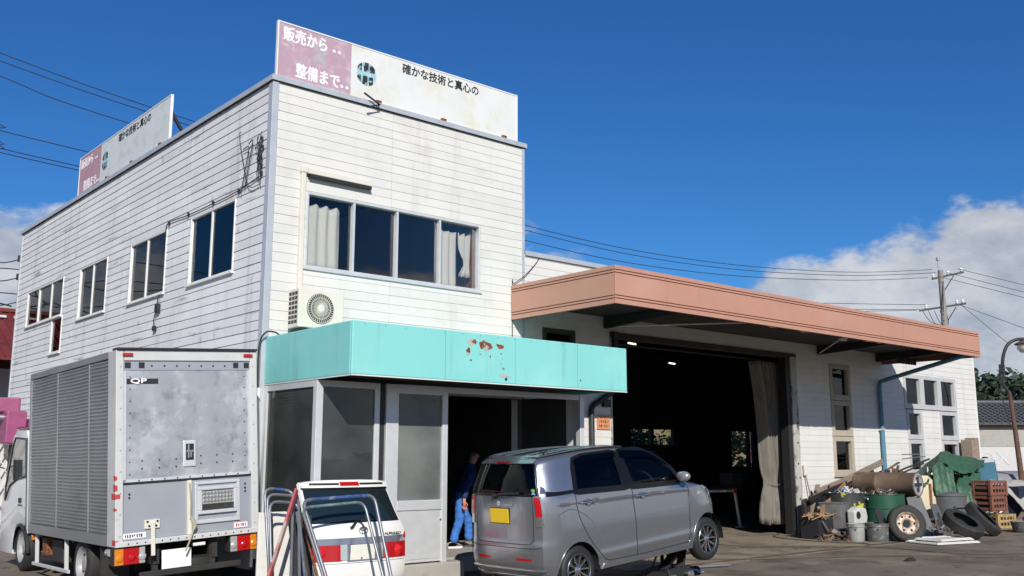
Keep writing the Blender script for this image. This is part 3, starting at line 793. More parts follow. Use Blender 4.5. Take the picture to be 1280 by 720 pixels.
for x, l_ in ((8.3, .35), (9.2, .5), (11.4, .6), (11.9, .4)):
    w = MB(); w.poly([(x, YF + .01, 3.905), (x + l_, YF + .01, 3.905), (x + l_ * .85, YF + .02, 3.885), (x + l_ * .5, YF + .02, 3.878), (x + l_ * .1, YF + .02, 3.893)], (0, .02, 0)); w.build('torn_edge', 'rust', PC)
w = MB(); w.lathe([(0, 0), (.07, .01), (.09, .06), (.05, .09)], (12.7, -1.3, 4.07), 'z', 16); tag(w.build('porch_lamp', 'alu_white', None, smooth=40), 'small round white lamp under the salmon canopy', 'lamp')
w = MB()
for k in range(7): w.cyl((15.55 + k * .13, -1.0, 3.80), (15.55 + k * .13, -1.0, 3.93), .035, 6)
w.bar((15.45, -1.0, 3.94), (16.5, -1.0, 3.94), .04, .03)
w.tube([(16.0, -1.0, 3.95), (16.0, -1.0, 4.16)], .012, 5)
tag(w.build('hook_rail', 'black_metal'), 'row of small black hooks hanging under the right end of the salmon canopy', 'hook rail')

# ---------------------------------------------------------------- drain pipes, notice, cables
def pipe(nm, label, pts, r, m, clamps):
    t = thing(nm, label, 'drain pipe', pts[0])
    o = Vector(pts[0])
    MB().tube([Vector(p) - o for p in pts], r, 10).build('pipe', m, t, smooth=60)
    for c in clamps:
        c = Vector(c) - o; MB().box(c.x - r - .015, c.y - r - .008, c.z - .02, c.x + r + .015, c.y + r + .03, c.z + .02).build('clamp', 'alu', t)
pipe('drain_pipe', 'blue drain pipe down the white wall, bending up to the salmon canopy corner', [(16.30, -.09, 0.02), (16.28, -.09, 3.36), (16.30, -.11, 3.46), (16.38, -.2, 3.50), (16.42, -2.2, 3.96)], .052, 'pipe_blue', [(16.29, -.09, 2.3), (16.29, -.09, 1.2)])
pipe('drain_pipe', 'dark drain pipe on the white wall end beside the orange notice', [(6.32, -.07, 0.02), (6.32, -.07, 2.46), (6.36, -.08, 2.54), (6.90, -.09, 2.82), (6.95, -.09, 2.95), (6.95, -.09, 3.9)], .05, 'black_plastic', [(6.32, -.07, 1.8)])
nt_ = thing('notice_board', 'small orange notice plate on the strip of white wall by the garage doorway', 'notice', (6.50, -.022, 2.12))
MB().box(0, -.012, 0, .33, 0, .26).build('plate', mat('notice_orange', (0.60, 0.25, 0.12), .6, var=.08), nt_)
worn_print('lettering', Matrix(((1, 0, 0, .06), (0, 0, -1, -.0125), (0, 1, 0, .195), (0, 0, 0, 1))), .20, .04, 5, 'wood_brown', nt_, 7)
worn_print('lettering', Matrix(((1, 0, 0, .04), (0, 0, -1, -.0125), (0, 1, 0, .115), (0, 0, 0, 1))), .25, .05, 5, 'wood_brown', nt_, 8)
worn_print('lettering', Matrix(((1, 0, 0, .04), (0, 0, -1, -.0125), (0, 1, 0, .04), (0, 0, 0, 1))), .25, .045, 6, 'wood_brown', nt_, 9)
mb_ = MB(); mb_.box(6.62, -.09, 2.52, 6.80, -.0205, 2.66); tag(mb_.build('meter_box', 'black_plastic', None, bevel=.01), 'small dark box on the shaded wall above the orange notice', 'box')
def squiggle(p0, p1, n, amp, seed):
    rnd = random.Random(seed); p0, p1 = Vector(p0), Vector(p1); out = []
    for i in range(n + 1):
        t = i / n; p = p0.lerp(p1, t)
        if 0 < i < n: p += Vector((rnd.uniform(-.02, 0), rnd.uniform(-amp, amp), rnd.uniform(-amp, amp)))
        out.append(p)
    return out
def smooth_path(pts, n=6):
    pts = [Vector(p) for p in pts]; out = []
    for i in range(len(pts) - 1):
        a, b, c, d = pts[max(i - 1, 0)], pts[i], pts[i + 1], pts[min(i + 2, len(pts) - 1)]
        for k in range(n):
            t = k / n
            out.append(.5 * ((2 * b) + (c - a) * t + (2 * a - 5 * b + 4 * c - d) * t * t + (3 * b - a - 3 * c + d) * t ** 3))
    out.append(pts[-1]); return out
w = MB()
for s in range(7): w.tube(smooth_path(squiggle((-.05, .22 + .05 * s % .12, 6.25 - .03 * s), (-.05, .18 + .03 * (s % 3), 5.45 + .05 * s), 7, .09, s)), .005, 5)
for k in range(5): w.box(-.06, .17 + .03 * (k % 3), 5.6 + .13 * k, -.03, .205 + .03 * (k % 3), 5.65 + .13 * k)
w.tube(smooth_path([(-.04, .25, 5.47), (-.05, .55, 5.5), (-.05, .75, 5.85), (-.05, .95, 6.35), (-.05, .9, 6.42)]), .006, 5)
w.tube(smooth_path([(-.05, .62, 6.16), (-.06, .48, 6.18), (-.06, .55, 5.9), (-.05, .7, 5.5)]), .008, 5)
w.tube(smooth_path([(-.05, .8, 6.12), (-.06, .6, 6.1), (-.06, .68, 5.8), (-.05, .82, 5.45)]), .008, 5)
tag(w.build('cable_bundle', 'black_metal'), 'tangle of black service cables on the side wall next to the corner', 'cable')
w = MB(); w.tube(smooth_path([(-.035, .2, 5.60), (-.035, 1.0, 5.52), (-.035, 2.0, 5.50), (-.035, 2.8, 5.50), (-.035, 3.6, 5.52), (-.035, 3.68, 5.3)]), .009, 5)
for y in (.9, 1.8, 2.75, 3.55): w.box(-.05, y, 5.48, -.02, y + .03, 5.54)
tag(w.build('service_cable', 'black_metal'), 'thin cable clipped along the side wall above the corner window', 'cable')
w = MB(); w.tube(smooth_path(squiggle((-.04, 3.78, 4.34), (-.05, 3.9, 3.75), 5, .03, 3)), .009, 5); w.box(-.075, 3.75, 4.02, -.025, 3.88, 4.16); w.box(-.07, 3.86, 3.72, -.03, 3.95, 3.80)
tag(w.build('cable_fitting', 'black_metal'), 'black cable fitting dangling below the second side window', 'cable')
w = MB(); w.tube(smooth_path([(4.50, -.035, 2.7), (4.50, -.035, 4.45), (4.52, -.05, 4.52), (4.75, -.06, 4.68), (5.05, -.03, 4.95), (5.15, -.03, 5.1)]), .007, 5)
tag(w.build('wall_cable', 'black_metal'), 'thin cable hanging from the garage roof edge to the salmon canopy corner', 'cable')
w = MB(); w.tube(smooth_path([(-.05, -.02, 2.5), (-.08, -.06, 3.1), (-.02, -.12, 3.30), (.12, -.14, 3.31), (.2, -.12, 3.26)]), .012, 5)
tag(w.build('hose_loop', 'black_metal'), 'black cable looping over the wall end of the turquoise canopy', 'cable')
w = MB(); w.box(-.07, -.05, 0.2, -.03, -.015, 2.55)
tag(w.build('conduit', 'alu_white'), 'slim white conduit down the corner behind the truck', 'conduit')

# ---------------------------------------------------------------- garage curtain
def big_curtain():
    P = []; rows, n = 26, 70
    for r in range(rows + 1):
        t = r / rows; z = .22 + 3.5 * t
        # drawn to the right: wide at the top, tied in low down
        left = 11.80 + .42 * (1 - math.exp(-((1 - t) * 3.0))) if t > .27 else 12.18 - .1 * math.cos(t / .27 * pi / 2)
        tie = math.exp(-((t - .235) / .07) ** 2)
        right = 12.86 - .05 * (1 - t)
        left += .05 * tie; right -= .03 * tie
        row = []
        for i in range(n + 1):
            u = i / n
            a = left + (right - left) * u
            d = .125 * (1 - .5 * tie) * sin(u * 2 * pi * 7.5 + .6 * sin(2.2 * t + 3 * u)) + .03 * sin(u * 2 * pi * 15 + 2 * t)
            row.append((a, .42 + d + .05 * (1 - t), z + .03 * sin(u * 40) * (1 - t) ** 4))
        P.append(row)
    t = thing('door_curtain', 'tall grubby canvas curtain tied back at the right of the garage doorway', 'curtain', (0, 0, 0))
    o = MB().grid(P).build('cloth', 'canvas', t, smooth=70); md = o.modifiers.new('thick', 'SOLIDIFY'); md.thickness = .006
    tr_ = MB(); tr_.tube([(12.51 + .27 * cos(q), .44 + .12 * sin(q), 1.05) for q in [2 * pi * k / 20 for k in range(21)]], .010, 6); tr_.build('tie_rope', 'old_wood', t)
    MB().tube([(6.95, .42, 3.76), (12.9, .42, 3.76)], .02, 6).build('curtain_rail', 'black_metal', t)
big_curtain()
# ================================================================== BOX TRUCK
def wheel(parent, c, r, wd, kind, face=-1, name='wheel'):
    """wheel with its axle along the local x axis of parent; face: -1 outer side towards -x"""
    hub = MB(); x0 = c[0]
    # tyre
    s = face
    prof = [(r * .60, -wd * .42), (r * .72, -wd * .5), (r * .88, -wd * .5), (r * .97, -wd * .40), (r, -wd * .28), (r, wd * .28), (r * .97, wd * .4), (r * .88, wd * .5), (r * .72, wd * .5), (r * .6, wd * .42)]
    t = MB(); t.lathe([(p, -q * s) for p, q in prof], c, 'x', 40)
    for i in range(3):
        pass
    tyre = t.build(name, 'rubber_clean' if kind != 'truck' else 'rubber', parent, smooth=40)
    d = MB()
    if kind == 'truck':
        rim = [(r * .64, .5 * wd), (r * .62, .47 * wd), (r * .56, .36 * wd), (r * .50, .20 * wd), (r * .30, .16 * wd), (r * .26, .30 * wd), (r * .2, .34 * wd), (0, .34 * wd)]
        d.lathe([(p, q * s) for p, q in rim], c, 'x', 32)
        rim_o = d.build('rim', 'steel_wheel', tyre, smooth=35)
        h = MB()
        for i in range(8):
            a = 2 * pi * i / 8
            h.cyl((x0 + s * .185 * wd, c[1] + r * .42 * cos(a), c[2] + r * .42 * sin(a)), (x0 + s * .21 * wd, c[1] + r * .42 * cos(a), c[2] + r * .42 * sin(a)), r * .065, 10)
        h.build('rim_hole', 'dark_gap', tyre)
        n = MB()
        for i in range(6):
            a = 2 * pi * (i + .5) / 6
            n.cyl((x0 + s * .16 * wd, c[1] + r * .33 * cos(a), c[2] + r * .33 * sin(a)), (x0 + s * .26 * wd, c[1] + r * .33 * cos(a), c[2] + r * .33 * sin(a)), r * .04, 6)
        n.build('wheel_nut', 'steel', tyre)
    else:
        # dark dish and bright split spokes
        d.lathe([(r * .70, .47 * wd * s), (r * .685, .50 * wd * s), (r * .66, .46 * wd * s), (r * .645, .05 * wd * s), (r * .2, -.02 * wd * s), (0, -.02 * wd * s)], c, 'x', 40)
        d.build('rim', 'rim_dark', tyre, smooth=40)
        sp = MB()
        def P(rad, a, x): return (x0 + s * x * wd, c[1] + r * rad * cos(a), c[2] + r * rad * sin(a))
        for i in range(5):
            for k in (-1, 1):
                a = 2 * pi * i / 5 + k * .20 + .3; a2 = 2 * pi * i / 5 + k * .34 + .3
                hw = .065
                q = [P(.15, a - hw * 2.2, .36), P(.15, a + hw * 2.2, .36), P(.655, a2 + hw * .95, .42), P(.655, a2 - hw * .95, .42)]
                sp.poly(q, (-s * .022, 0, 0))
        sp.lathe([(0, .44 * wd * s), (r * .12, .43 * wd * s), (r * .19, .36 * wd * s), (r * .2, .28 * wd * s)], c, 'x', 24)
        sp.lathe([(r * .695, .485 * wd * s), (r * .68, .515 * wd * s), (r * .655, .49 * wd * s)], c, 'x', 40)
        sp.build('spokes', 'alloy', tyre, smooth=30)
    return tyre
defm('rim_dark', (0.025, 0.025, 0.027), 0.5, 0.4)
defm('alloy', (0.55, 0.55, 0.56), 0.22, 0.95)
defm('box_alu', (0.46, 0.47, 0.49), 0.42, 0.5, var=0.10, vs=2.6, rvar=.16, bump=0.03, bs=7,
     dirt=[((0.66, 0.67, 0.69), 2.4, 0.50, 0.62, V1, 0.7), ((0.22, 0.24, 0.28), 3.1, 0.50, 0.66, V1, 0.6), ((0.75, 0.76, 0.77), 14, 0.66, 0.75, V1, 0.5)])
defm('box_alu_plain', (0.37, 0.39, 0.43), 0.5, 0.35, var=0.06, vs=2.6, dirt=[((0.25, 0.26, 0.3), 3, 0.55, 0.8, (.3, 1, 2), 0.5)])
defm('corrugated', (0.36, 0.37, 0.38), 0.36, 0.6, var=0.12, vs=2, dirt=[((0.16, 0.16, 0.16), 3, 0.53, 0.8, (1, .4, 1), 0.6)])
defm('truck_white', (0.54, 0.54, 0.53), 0.42, coat=.2, var=0.06, vs=4, dirt=[((0.26, 0.24, 0.21), 5, 0.58, 0.8, V1, 0.65)])
defm('cab_white', (0.70, 0.715, 0.72), 0.3, coat=.5, var=0.04, vs=3)
defm('chassis_black', (0.025, 0.024, 0.023), 0.7, var=.3, vs=9, dirt=[((0.13, 0.115, 0.10), 5, 0.55, 0.8, V1, 0.5)])
defm('rope', (0.36, 0.33, 0.24), 0.9)
defm('red_tape', (0.50, 0.06, 0.05), 0.5)
defm('tread_plate', (0.50, 0.49, 0.44), 0.4, 0.5, var=.3, vs=40)

TR = thing('box_truck', 'small box truck with corrugated aluminium sides parked beside the long white wall', 'truck', (-1.253, -0.896, 0.0), radians(-1.3))
BM = Matrix.Translation((0, 0, .663)) @ Matrix.Rotation(radians(-0.6), 4, 'X') @ Matrix.Rotation(radians(-3.33), 4, 'Y')
def T_(): return MB(BM)
HW, BL, BH_ = .86, 3.80, 2.238
# box skin: corrugated sides
def corr(x, s):
    m = T_(); n = 46; z0, z1 = .13, 2.15; P = []
    for i in range(n):
        zb = z0 + (z1 - z0) * i / n; dz = (z1 - z0) / n
        for (f, d) in ((0, 0), (.30, 0), (.44, .015), (.84, .015), (.98, 0)):
            P.append([(x + s * (d + .006 * noise.noise((y * 1.7, zb * 2.3, 1.5)) * (0 if y in (.30, BL) else 1)), y, zb + f * dz + .012 * noise.noise((y * 1.1, zb * .9, 8.0))) for y in [.30 + (BL - .30) * q / 14 for q in range(15)]])
    m.grid(P); return m
for s in (-1, 1):
    o = corr(s * (HW - .028), s).build('side_skin', 'corrugated', TR)
b = T_()
b.box(-HW + .03, .06, .02, HW - .03, BL - .01, .06); b.box(-HW + .03, .06, BH_ - .05, HW - .03, BL - .01, BH_ - .012); b.box(-HW + .03, BL - .02, .06, HW - .03, BL, BH_ - .05)
b.build('box_shell', 'box_alu_plain', TR)
for s in (-1, 1):
    b = T_(); b.box(s * HW, .29, .0, s * (HW - .04), BL, .125); b.build('side_rail', 'corrugated', TR)
    b = T_(); b.box(s * HW, .29, 2.155, s * (HW - .05), BL + .002, BH_); b.build('roof_rail', 'corrugated', TR, bevel=.01)
    b = T_(); b.box(s * HW, BL - .05, .126, s * (HW - .035), BL + .001, 2.154); b.build('front_corner_post', 'corrugated', TR)
    for y in (1.05, 2.42):
        b = T_(); b.box(s * (HW - .006), y, .126, s * (HW - .02), y + .014, 2.154)
        b.build('rivet_strip', 'corrugated', TR)
    b = T_(); b.box(s * (HW + .004), .0, .0, s * (HW - .085), .285, BH_ - .005); b.build('rear_corner_post', 'truck_white', TR, bevel=.008)
    b = T_()
    for k in range(9): b.cyl((s * (HW - .05), -.004, .12 + k * .24), (s * (HW - .05), .0, .12 + k * .24), .008, 8)
    tag(b.build('rivet', 'steel', TR), kind='stuff')
b = T_()
for (z0, z1, w_) in ((.02, .085, .035), (.40, .44, .015), (.53, .60, .05), (.62, .70, .02), (.74, .80, .015)): b.box(-HW - .0055, .0, z0, -HW + .0, .03 + w_ * 2, z1); b.box(-HW - .006, -.0055, z0 + .01, -HW + w_, .002, z1 - .01); b.build('red_tape', 'red_tape', TR, bevel=.002, seg=1); b = T_()
b = T_(); b.box(-HW + .09, 0, 2.11, HW - .09, .12, BH_ - .006); b.build('rear_header', 'truck_white', TR, bevel=.005)
b = T_(); b.box(-HW - .004, -.03, BH_ - .005, HW + .004, .14, BH_ + .022); b.build('rain_gutter', 'black_plastic', TR, bevel=.006)
b = T_(); b.box(-HW + .0, -.012, .0, HW, .10, .062); b.build('rear_sill', 'truck_white', TR, bevel=.006)
b = T_()
for k in range(16): b.cyl((-.72 + .096 * k, -.017, .03), (-.72 + .096 * k, -.012, .03), .009, 6)
tag(b.build('sill_bolt', 'black_metal', TR), kind='stuff')
b = T_(); b.box(-.775, .02, 2.0, .775, .05, 2.108); b.build('header_strip', 'box_alu_plain', TR)
b = T_()
for k in range(7): b.cyl((-.45 + .15 * k, .013, 2.05), (-.45 + .15 * k, .02, 2.05), .011, 8)
tag(b.build('rivet', 'black_plastic', TR), kind='stuff')
for x in (-.76, -.60, .56, .70):
    b = T_(); b.box(x, .012, 2.025, x + .065, .02, 2.09); b.build('roller_bracket', 'black_plastic', TR)
# upper shutter door, lower tailgate
b = T_(); b.box(-.775, .02, .72, .775, .055, 1.995); ud = b.build('upper_door', 'box_alu', TR)
b = T_()
b.box(-.775, .006, .715, .775, .02, .745); b.box(-.775, .006, .715, -.745, .02, 1.995); b.box(.745, .006, .715, .775, .02, 1.995)
b.build('door_edge', 'alu', ud)
b = T_()
for x in (-.56, -.36, -.16, .14, .34, .54):
    for z in (.86, .95): b.cyl((x, .014, z + .02 * (x > 0)), (x, .02, z + .02 * (x > 0)), .010, 8)
for k in range(9): b.cyl((-.70, .014, .80 + .14 * k), (-.70, .02, .80 + .14 * k), .008, 6); b.cyl((.70, .014, .80 + .14 * k), (.70, .02, .80 + .14 * k), .008, 6)
for k in range(9): b.cyl((-.6 + .15 * k, .0, .729), (-.6 + .15 * k, .006, .729), .009, 6)
tag(b.build('rivet', 'black_metal', ud), kind='stuff')
b = T_(); b.box(-.08, .0, .85, .075, .02, 1.16); h_ = b.build('latch_plate', 'alu', ud, bevel=.012)
b = T_(); b.box(-.05, -.006, .93, .045, .0, 1.12); b.build('latch_recess', 'dark_gap', ud)
b = T_(); b.box(-.045, -.02, 1.02, .04, -.006, 1.045); b.box(-.03, -.018, .95, -.01, -.006, 1.11); b.box(.0, -.016, .96, .02, -.006, 1.02); b.build('latch_handle', 'steel', ud, bevel=.003)
b = T_(); b.box(-.762, .012, 1.84, -.375, .0195, 1.90); b.build('sticker', 'text_black', ud)
st_ = MB()
tM = BM @ Matrix(((1, 0, 0, -.70), (0, 0, -1, .011), (0, 1, 0, 1.848), (0, 0, 0, 1)))
text_obj('lettering', 'QP', .075, tM, 'text_white', ud, .003, 1.9)
b = T_(); b.box(-.775, .03, .065, .775, .055, .69); ld = b.build('tailgate', 'box_alu_plain', TR)
b = T_(); b.box(-.775, .012, .695, .775, .029, .712); b.build('door_gap', 'black_plastic', TR)
b = T_(); b.box(-.03, .008, .066, .0, .03, .69); b.box(.0, .0, .066, .018, .03, .69); b.build('post', 'cream_plastic', ld)
b = T_()
for (x0, z0, x1, z1) in ((.06, .63, .625, .665), (.06, .17, .625, .215), (.06, .216, .10, .629), (.585, .216, .625, .629)): b.box(x0, .004, z0, x1, .03, z1)
for (x0, z0, x1, z1) in ((.10, .56, .585, .60), (.10, .28, .585, .32), (.10, .321, .145, .559), (.545, .321, .585, .559)): b.box(x0, -.008, z0, x1, .03, z1)
wf = b.build('step_frame', 'alu', ld, bevel=.006)
b = T_(); b.box(.145, .02, .321, .545, .03, .559); b.build('step_panel', 'tread_plate', ld)
b = T_()
for i in range(9):
    for j in range(3):
        x, z = .165 + i * .042, .43 + j * .045
        b.poly([(x, .02, z), (x + .02, .02, z + .02), (x + .04, .02, z), (x + .02, .02, z - .02)], (0, -.008, 0))
b.build('tread_diamond', 'steel', ld)
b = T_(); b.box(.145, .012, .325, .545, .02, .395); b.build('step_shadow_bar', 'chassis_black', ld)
b = T_(); b.box(-.53, .006, .175, -.355, .03, .275); b.bar((-.44, -.004, .25), (-.44, -.012, -.13), .045, .02, (0, 1, 0)); b.build('hinge', 'cream_plastic', ld, bevel=.004, seg=1)
b = T_()
for (x, z) in ((-.50, .255), (-.385, .255), (-.48, .205), (-.40, .205)): b.cyl((x, -.002, z), (x, .006, z), .013, 8)
for (x, z) in ((-.70, .58), (-.70, .54), (.70, .55), (.70, .51), (.70, .60)): b.cyl((x, .02, z), (x, .03, z), .012, 8)
tag(b.build('bolt', 'black_metal', ld), kind='stuff')
b = T_(); b.box(.555, .022, .08, .725, .0295, .14); b.build('sticker', 'text_white', ld)
tM2 = BM @ Matrix(((1, 0, 0, .572), (0, 0, -1, .0215), (0, 1, 0, .092), (0, 0, 0, 1)))
worn_print('lettering', tM2, .14, .036, 5, 'red_tape', ld, 3)
b = T_(); b.box(-.772, .022, .082, -.511, .0295, .142); b.build('sticker', 'text_white', ld)
tM3 = BM @ Matrix(((1, 0, 0, -.755), (0, 0, -1, .0215), (0, 1, 0, .092), (0, 0, 0, 1)))
worn_print('lettering', tM3, .21, .038, 8, 'text_black', ld, 5)
b = T_(); b.tube(smooth_path([(-.01, -.01, .66), (.0, -.02, .45), (-.005, -.03, .28), (.02, -.04, .15), (.0, -.05, .06), (-.05, -.05, -.06), (-.08, -.05, -.12)]), .011, 6)
b.tube(smooth_path([(.0, -.02, .26), (.04, -.05, .18), (.03, -.04, .12)]), .02, 6); b.build('pull_rope', 'rope', TR)
# marker lamps and rear lamps
for x in (-.735, .745):
    b = T_(); b.box(x - .06, -.022, 2.158, x + .06, .0, 2.198); b.build('marker_lamp', 'red_lens', TR, bevel=.008)
for (x0, x1, am, wh) in ((-.86, -.52, -.86, -.58), (.505, .84, .76, .505)):
    b = T_(); b.box(x0 - .008, .03, -.208, x1 + .008, .16, -.012); lm = b.build('tail_lamp', 'chassis_black', TR, bevel=.01)
    xs = [(x0, x0 + .10, 'amber_lens'), (x0 + .104, x0 + .27, 'red_lens'), (x0 + .274, x1, 'clear_lens')] if x0 < 0 else [(x0, x0 + .085, 'clear_lens'), (x0 + .089, x0 + .25, 'red_lens'), (x0 + .254, x1, 'amber_lens')]
    for (a_, c_, m_) in xs:
        b = T_(); b.box(a_, .014, -.20, c_, .03, -.02); b.lathe([(0, -.004), (.035, .0), (.045, .014)], ((a_ + c_) / 2, .0, -.125), 'y', 16); b.build('lens', m_, lm, bevel=.006, seg=1)
b = T_(); b.box(-.315, .06, -.305, .035, .068, -.09); b.build('number_plate', 'plate_white', TR, bevel=.008)
b = T_(); b.box(.06, .06, -.085, .21, .12, -.045); b.build('plate_lamp', 'alu_white', TR, bevel=.008)
# chassis
b = T_()
b.box(-.40, .10, -.24, -.33, 4.9, -.02); b.box(.30, .10, -.24, .37, 4.9, -.02); b.box(-.8, .3, -.03, .8, .36, .0); b.box(-.8, 1.8, -.05, .8, 1.86, 0); b.box(-.8, 3.3, -.05, .8, 3.36, 0)
b.box(-.40, .12, -.32, -.34, .18, .0); b.box(.28, .12, -.32, .35, .18, .0)
b.box(-.78, .17, -.02, .78, .22, .02)
b.build('chassis', 'chassis_black', TR)
b = T_(); b.bar((-.56, .10, -.345), (.66, .10, -.345), .05, .07); b.build('under_run_bar', 'chassis_black', TR, bevel=.01)
b = T_(); b.lathe([(.0, -.07), (.2, -.07), (.30, -.05), (.31, 0), (.30, .05), (.2, .07), (0, .07)], (.18, .42, -.28), 'z', 28); b.build('spare_wheel', 'rubber', TR, smooth=40)
b = T_(); b.cyl((-.83, .34, -.07), (-.83, .24, -.07), .045, 14); b.build('work_lamp', 'clear_lens', TR, smooth=40)
# side guard
b = T_()
for y in (3.52, 2.1): b.bar((-.80, y, 0), (-.80, y, -.40), .05, .03)
b.bar((-.81, 3.7, -.42), (-.81, 1.95, -.41), .03, .045); b.build('side_guard', 'truck_white', TR, bevel=.005, seg=1)
b = T_(); b.box(-.76, 3.2, -.30, -.5, 3.42, -.06); b.build('reflector_box', 'rust', TR, bevel=.02)
b = T_(); b.box(-.74, 2.5, -.36, -.35, 3.0, -.06); b.build('battery_box', 'chassis_black', TR, bevel=.02)
b = T_(); b.cyl((-.6, 2.3, -.2), (-.45, 2.3, -.2), .16, 18); b.build('air_tank', 'chassis_black', TR, smooth=40)
b = T_(); b.box(-.84, 3.62, -.10, -.80, 3.70, -.03); b.build('side_marker', 'amber_lens', TR, bevel=.008)
b = T_(); b.box(-.83, .62, -.46, -.50, .635, -.02); b.build('mud_flap', 'rubber_clean', TR)
for s in (-1, 1):
    b = MB(); 
    o = wheel(TR, (s * .70, 1.42, .33), .33, .20, 'truck', s); wheel(TR, (s * .72, 4.26, .345), .345, .20, 'truck', s)
b = MB(); b.cyl((-.65, 1.42, .33), (.65, 1.42, .33), .06, 12); b.lathe([(.0, -.15), (.15, -.1), (.16, 0), (.15, .1), (0, .15)], (0, 1.42, .33), 'x', 16); b.build('axle', 'chassis_black', TR, smooth=40); b = MB(); b.cyl((-.65, 4.26, .345), (.65, 4.26, .345), .05, 12); b.build('axle', 'chassis_black', TR, smooth=40)
# cab
CB = (HW + .02)
def cabs(x):  # side outline of the cab, y forward
    return [(x, 3.90, -.02), (x, 3.90, 1.30), (x, 4.05, 1.44), (x, 4.60, 1.46), (x, 4.80, 1.36), (x, 5.40, .50), (x, 5.52, .25), (x, 5.54, -.36), (x, 4.74, -.36), (x, 4.70, -.05), (x, 4.55, .08), (x, 4.0, .08), (x, 3.92, -.02)]
b = T_(); b.poly(cabs(-.84), (1.68, 0, 0)); cab_ = b.build('cab', 'cab_white', TR, bevel=.035, seg=3, smooth=40)
wn = T_(); wn.poly([(-.847, 4.02, .80), (-.847, 4.05, 1.30), (-.847, 4.62, 1.33), (-.847, 4.74, 1.24), (-.847, 5.16, .62), (-.847, 5.20, .46), (-.847, 4.95, .66), (-.847, 4.5, .76)], (.008, 0, 0)); wn.build('side_window', 'glass_truck', cab_)
wn = T_(); wn.tube([(-.849, 4.0, .78), (-.849, 4.03, 1.32), (-.849, 4.63, 1.35), (-.849, 4.76, 1.25), (-.849, 5.19, .62), (-.849, 5.22, .42), (-.849, 4.95, .64), (-.849, 4.5, .745), (-.849, 4.0, .78)], .012, 5); wn.build('window_seal', 'black_plastic', cab_)
wn = T_(); wn.tube([(-.847, 3.97, .08), (-.847, 3.97, 1.33)], .006, 4); wn.build('door_gap', 'dark_gap', cab_)
wn = T_(); wn.box(-.856, 4.26, .40, -.838, 4.40, .47); wn.box(-.853, 4.22, .36, -.842, 4.44, .375); wn.build('door_handle', 'black_plastic', cab_, bevel=.008)
wn = T_(); wn.poly([(-.70, 4.83, 1.34), (.70, 4.83, 1.34), (.78, 5.40, .53), (-.78, 5.40, .53)], (0, .012, .008)); wn.build('windscreen', 'glass_truck', cab_)
wn = T_(); wn.lathe([(.36, -.02), (.40, -.01), (.40, .03), (.36, .03)], (-.845, 4.27, -.29), 'x', 24, a0=0, a1=pi); wn.build('wheel_arch', 'black_plastic', cab_)
wn = T_(); wn.box(-.83, 3.9, 1.465, .83, 4.7, 1.50); wn.build('roof_edge', 'dark_red_lens', cab_, bevel=.02)
wn = T_(); wn.bar((-.86, 5.2, .9), (-1.02, 5.32, .95), .02, .02); wn.box(-1.10, 5.28, .70, -.98, 5.36, 1.02); wn.build('mirror', 'black_plastic', cab_, bevel=.02)
wn = T_(); wn.box(-.6, 4.0, .5, .6, 4.2, 1.0); wn.build('seat_back', 'black_plastic', cab_)
# ================================================================== SILVER KEI CAR
CAR = thing('silver_hatchback', 'silver grey tall hatchback with its front jacked up, yellow number plate at the back', 'car', (2.252, -3.123, 0.02), radians(1.53))
CM = Matrix.Translation((0, 0, .285)) @ Matrix.Rotation(radians(-5.54), 4, 'Y') @ Matrix.Translation((0, 0, -.285))
def C_(): return MB(CM)
def interp(tab, x):
    if x <= tab[0][0]: return tab[0][1]
    for (a, b), (c, d) in zip(tab[:-1], tab[1:]):
        if x <= c:
            t = (x - a) / (c - a); return b + (d - b) * t
    return tab[-1][1]
def interps(tab, x):
    """smooth (Catmull-Rom like) interpolation"""
    n = len(tab)
    if x <= tab[0][0]: return tab[0][1]
    if x >= tab[-1][0]: return tab[-1][1]
    for i in range(n - 1):
        if x <= tab[i + 1][0]: break
    x0, y0 = tab[i]; x1, y1 = tab[i + 1]
    def sl(j):
        if j == 0: return (tab[1][1] - tab[0][1]) / (tab[1][0] - tab[0][0])
        if j == n - 1: return (tab[-1][1] - tab[-2][1]) / (tab[-1][0] - tab[-2][0])
        a = (tab[j][1] - tab[j - 1][1]) / (tab[j][0] - tab[j - 1][0]); b = (tab[j + 1][1] - tab[j][1]) / (tab[j + 1][0] - tab[j][0])
        return 0 if a * b <= 0 else 2 * a * b / (a + b)
    h = x1 - x0; t = (x - x0) / h; m0, m1 = sl(i) * h, sl(i + 1) * h
    return y0 * (2 * t ** 3 - 3 * t * t + 1) + m0 * (t ** 3 - 2 * t * t + t) + y1 * (-2 * t ** 3 + 3 * t * t) + m1 * (t ** 3 - t * t)
TOP = [(-.46, 1.585), (-.30, 1.628), (0, 1.652), (.45, 1.662), (.9, 1.65), (1.25, 1.605), (1.42, 1.56), (1.62, 1.435), (1.85, 1.29), (2.06, 1.16), (2.2, 1.085), (2.32, 1.06), (2.5, 1.02), (2.66, .955), (2.76, .88), (2.84, .78)]
REAR = [(.20, -.40), (.30, -.455), (.42, -.50), (.60, -.505), (.70, -.49), (.95, -.475), (1.18, -.465), (1.35, -.435), (1.50, -.395), (1.60, -.36), (1.66, -.33)]
FRONT = [(.18, 2.76), (.3, 2.83), (.5, 2.868), (.7, 2.86), (.8, 2.84), (.95, 2.80)]
HWZ = [(.18, .695), (.30, .722), (.5, .735), (.75, .7375), (.95, .735), (1.12, .722), (1.2, .708), (1.4, .655), (1.55, .605), (1.66, .575)]
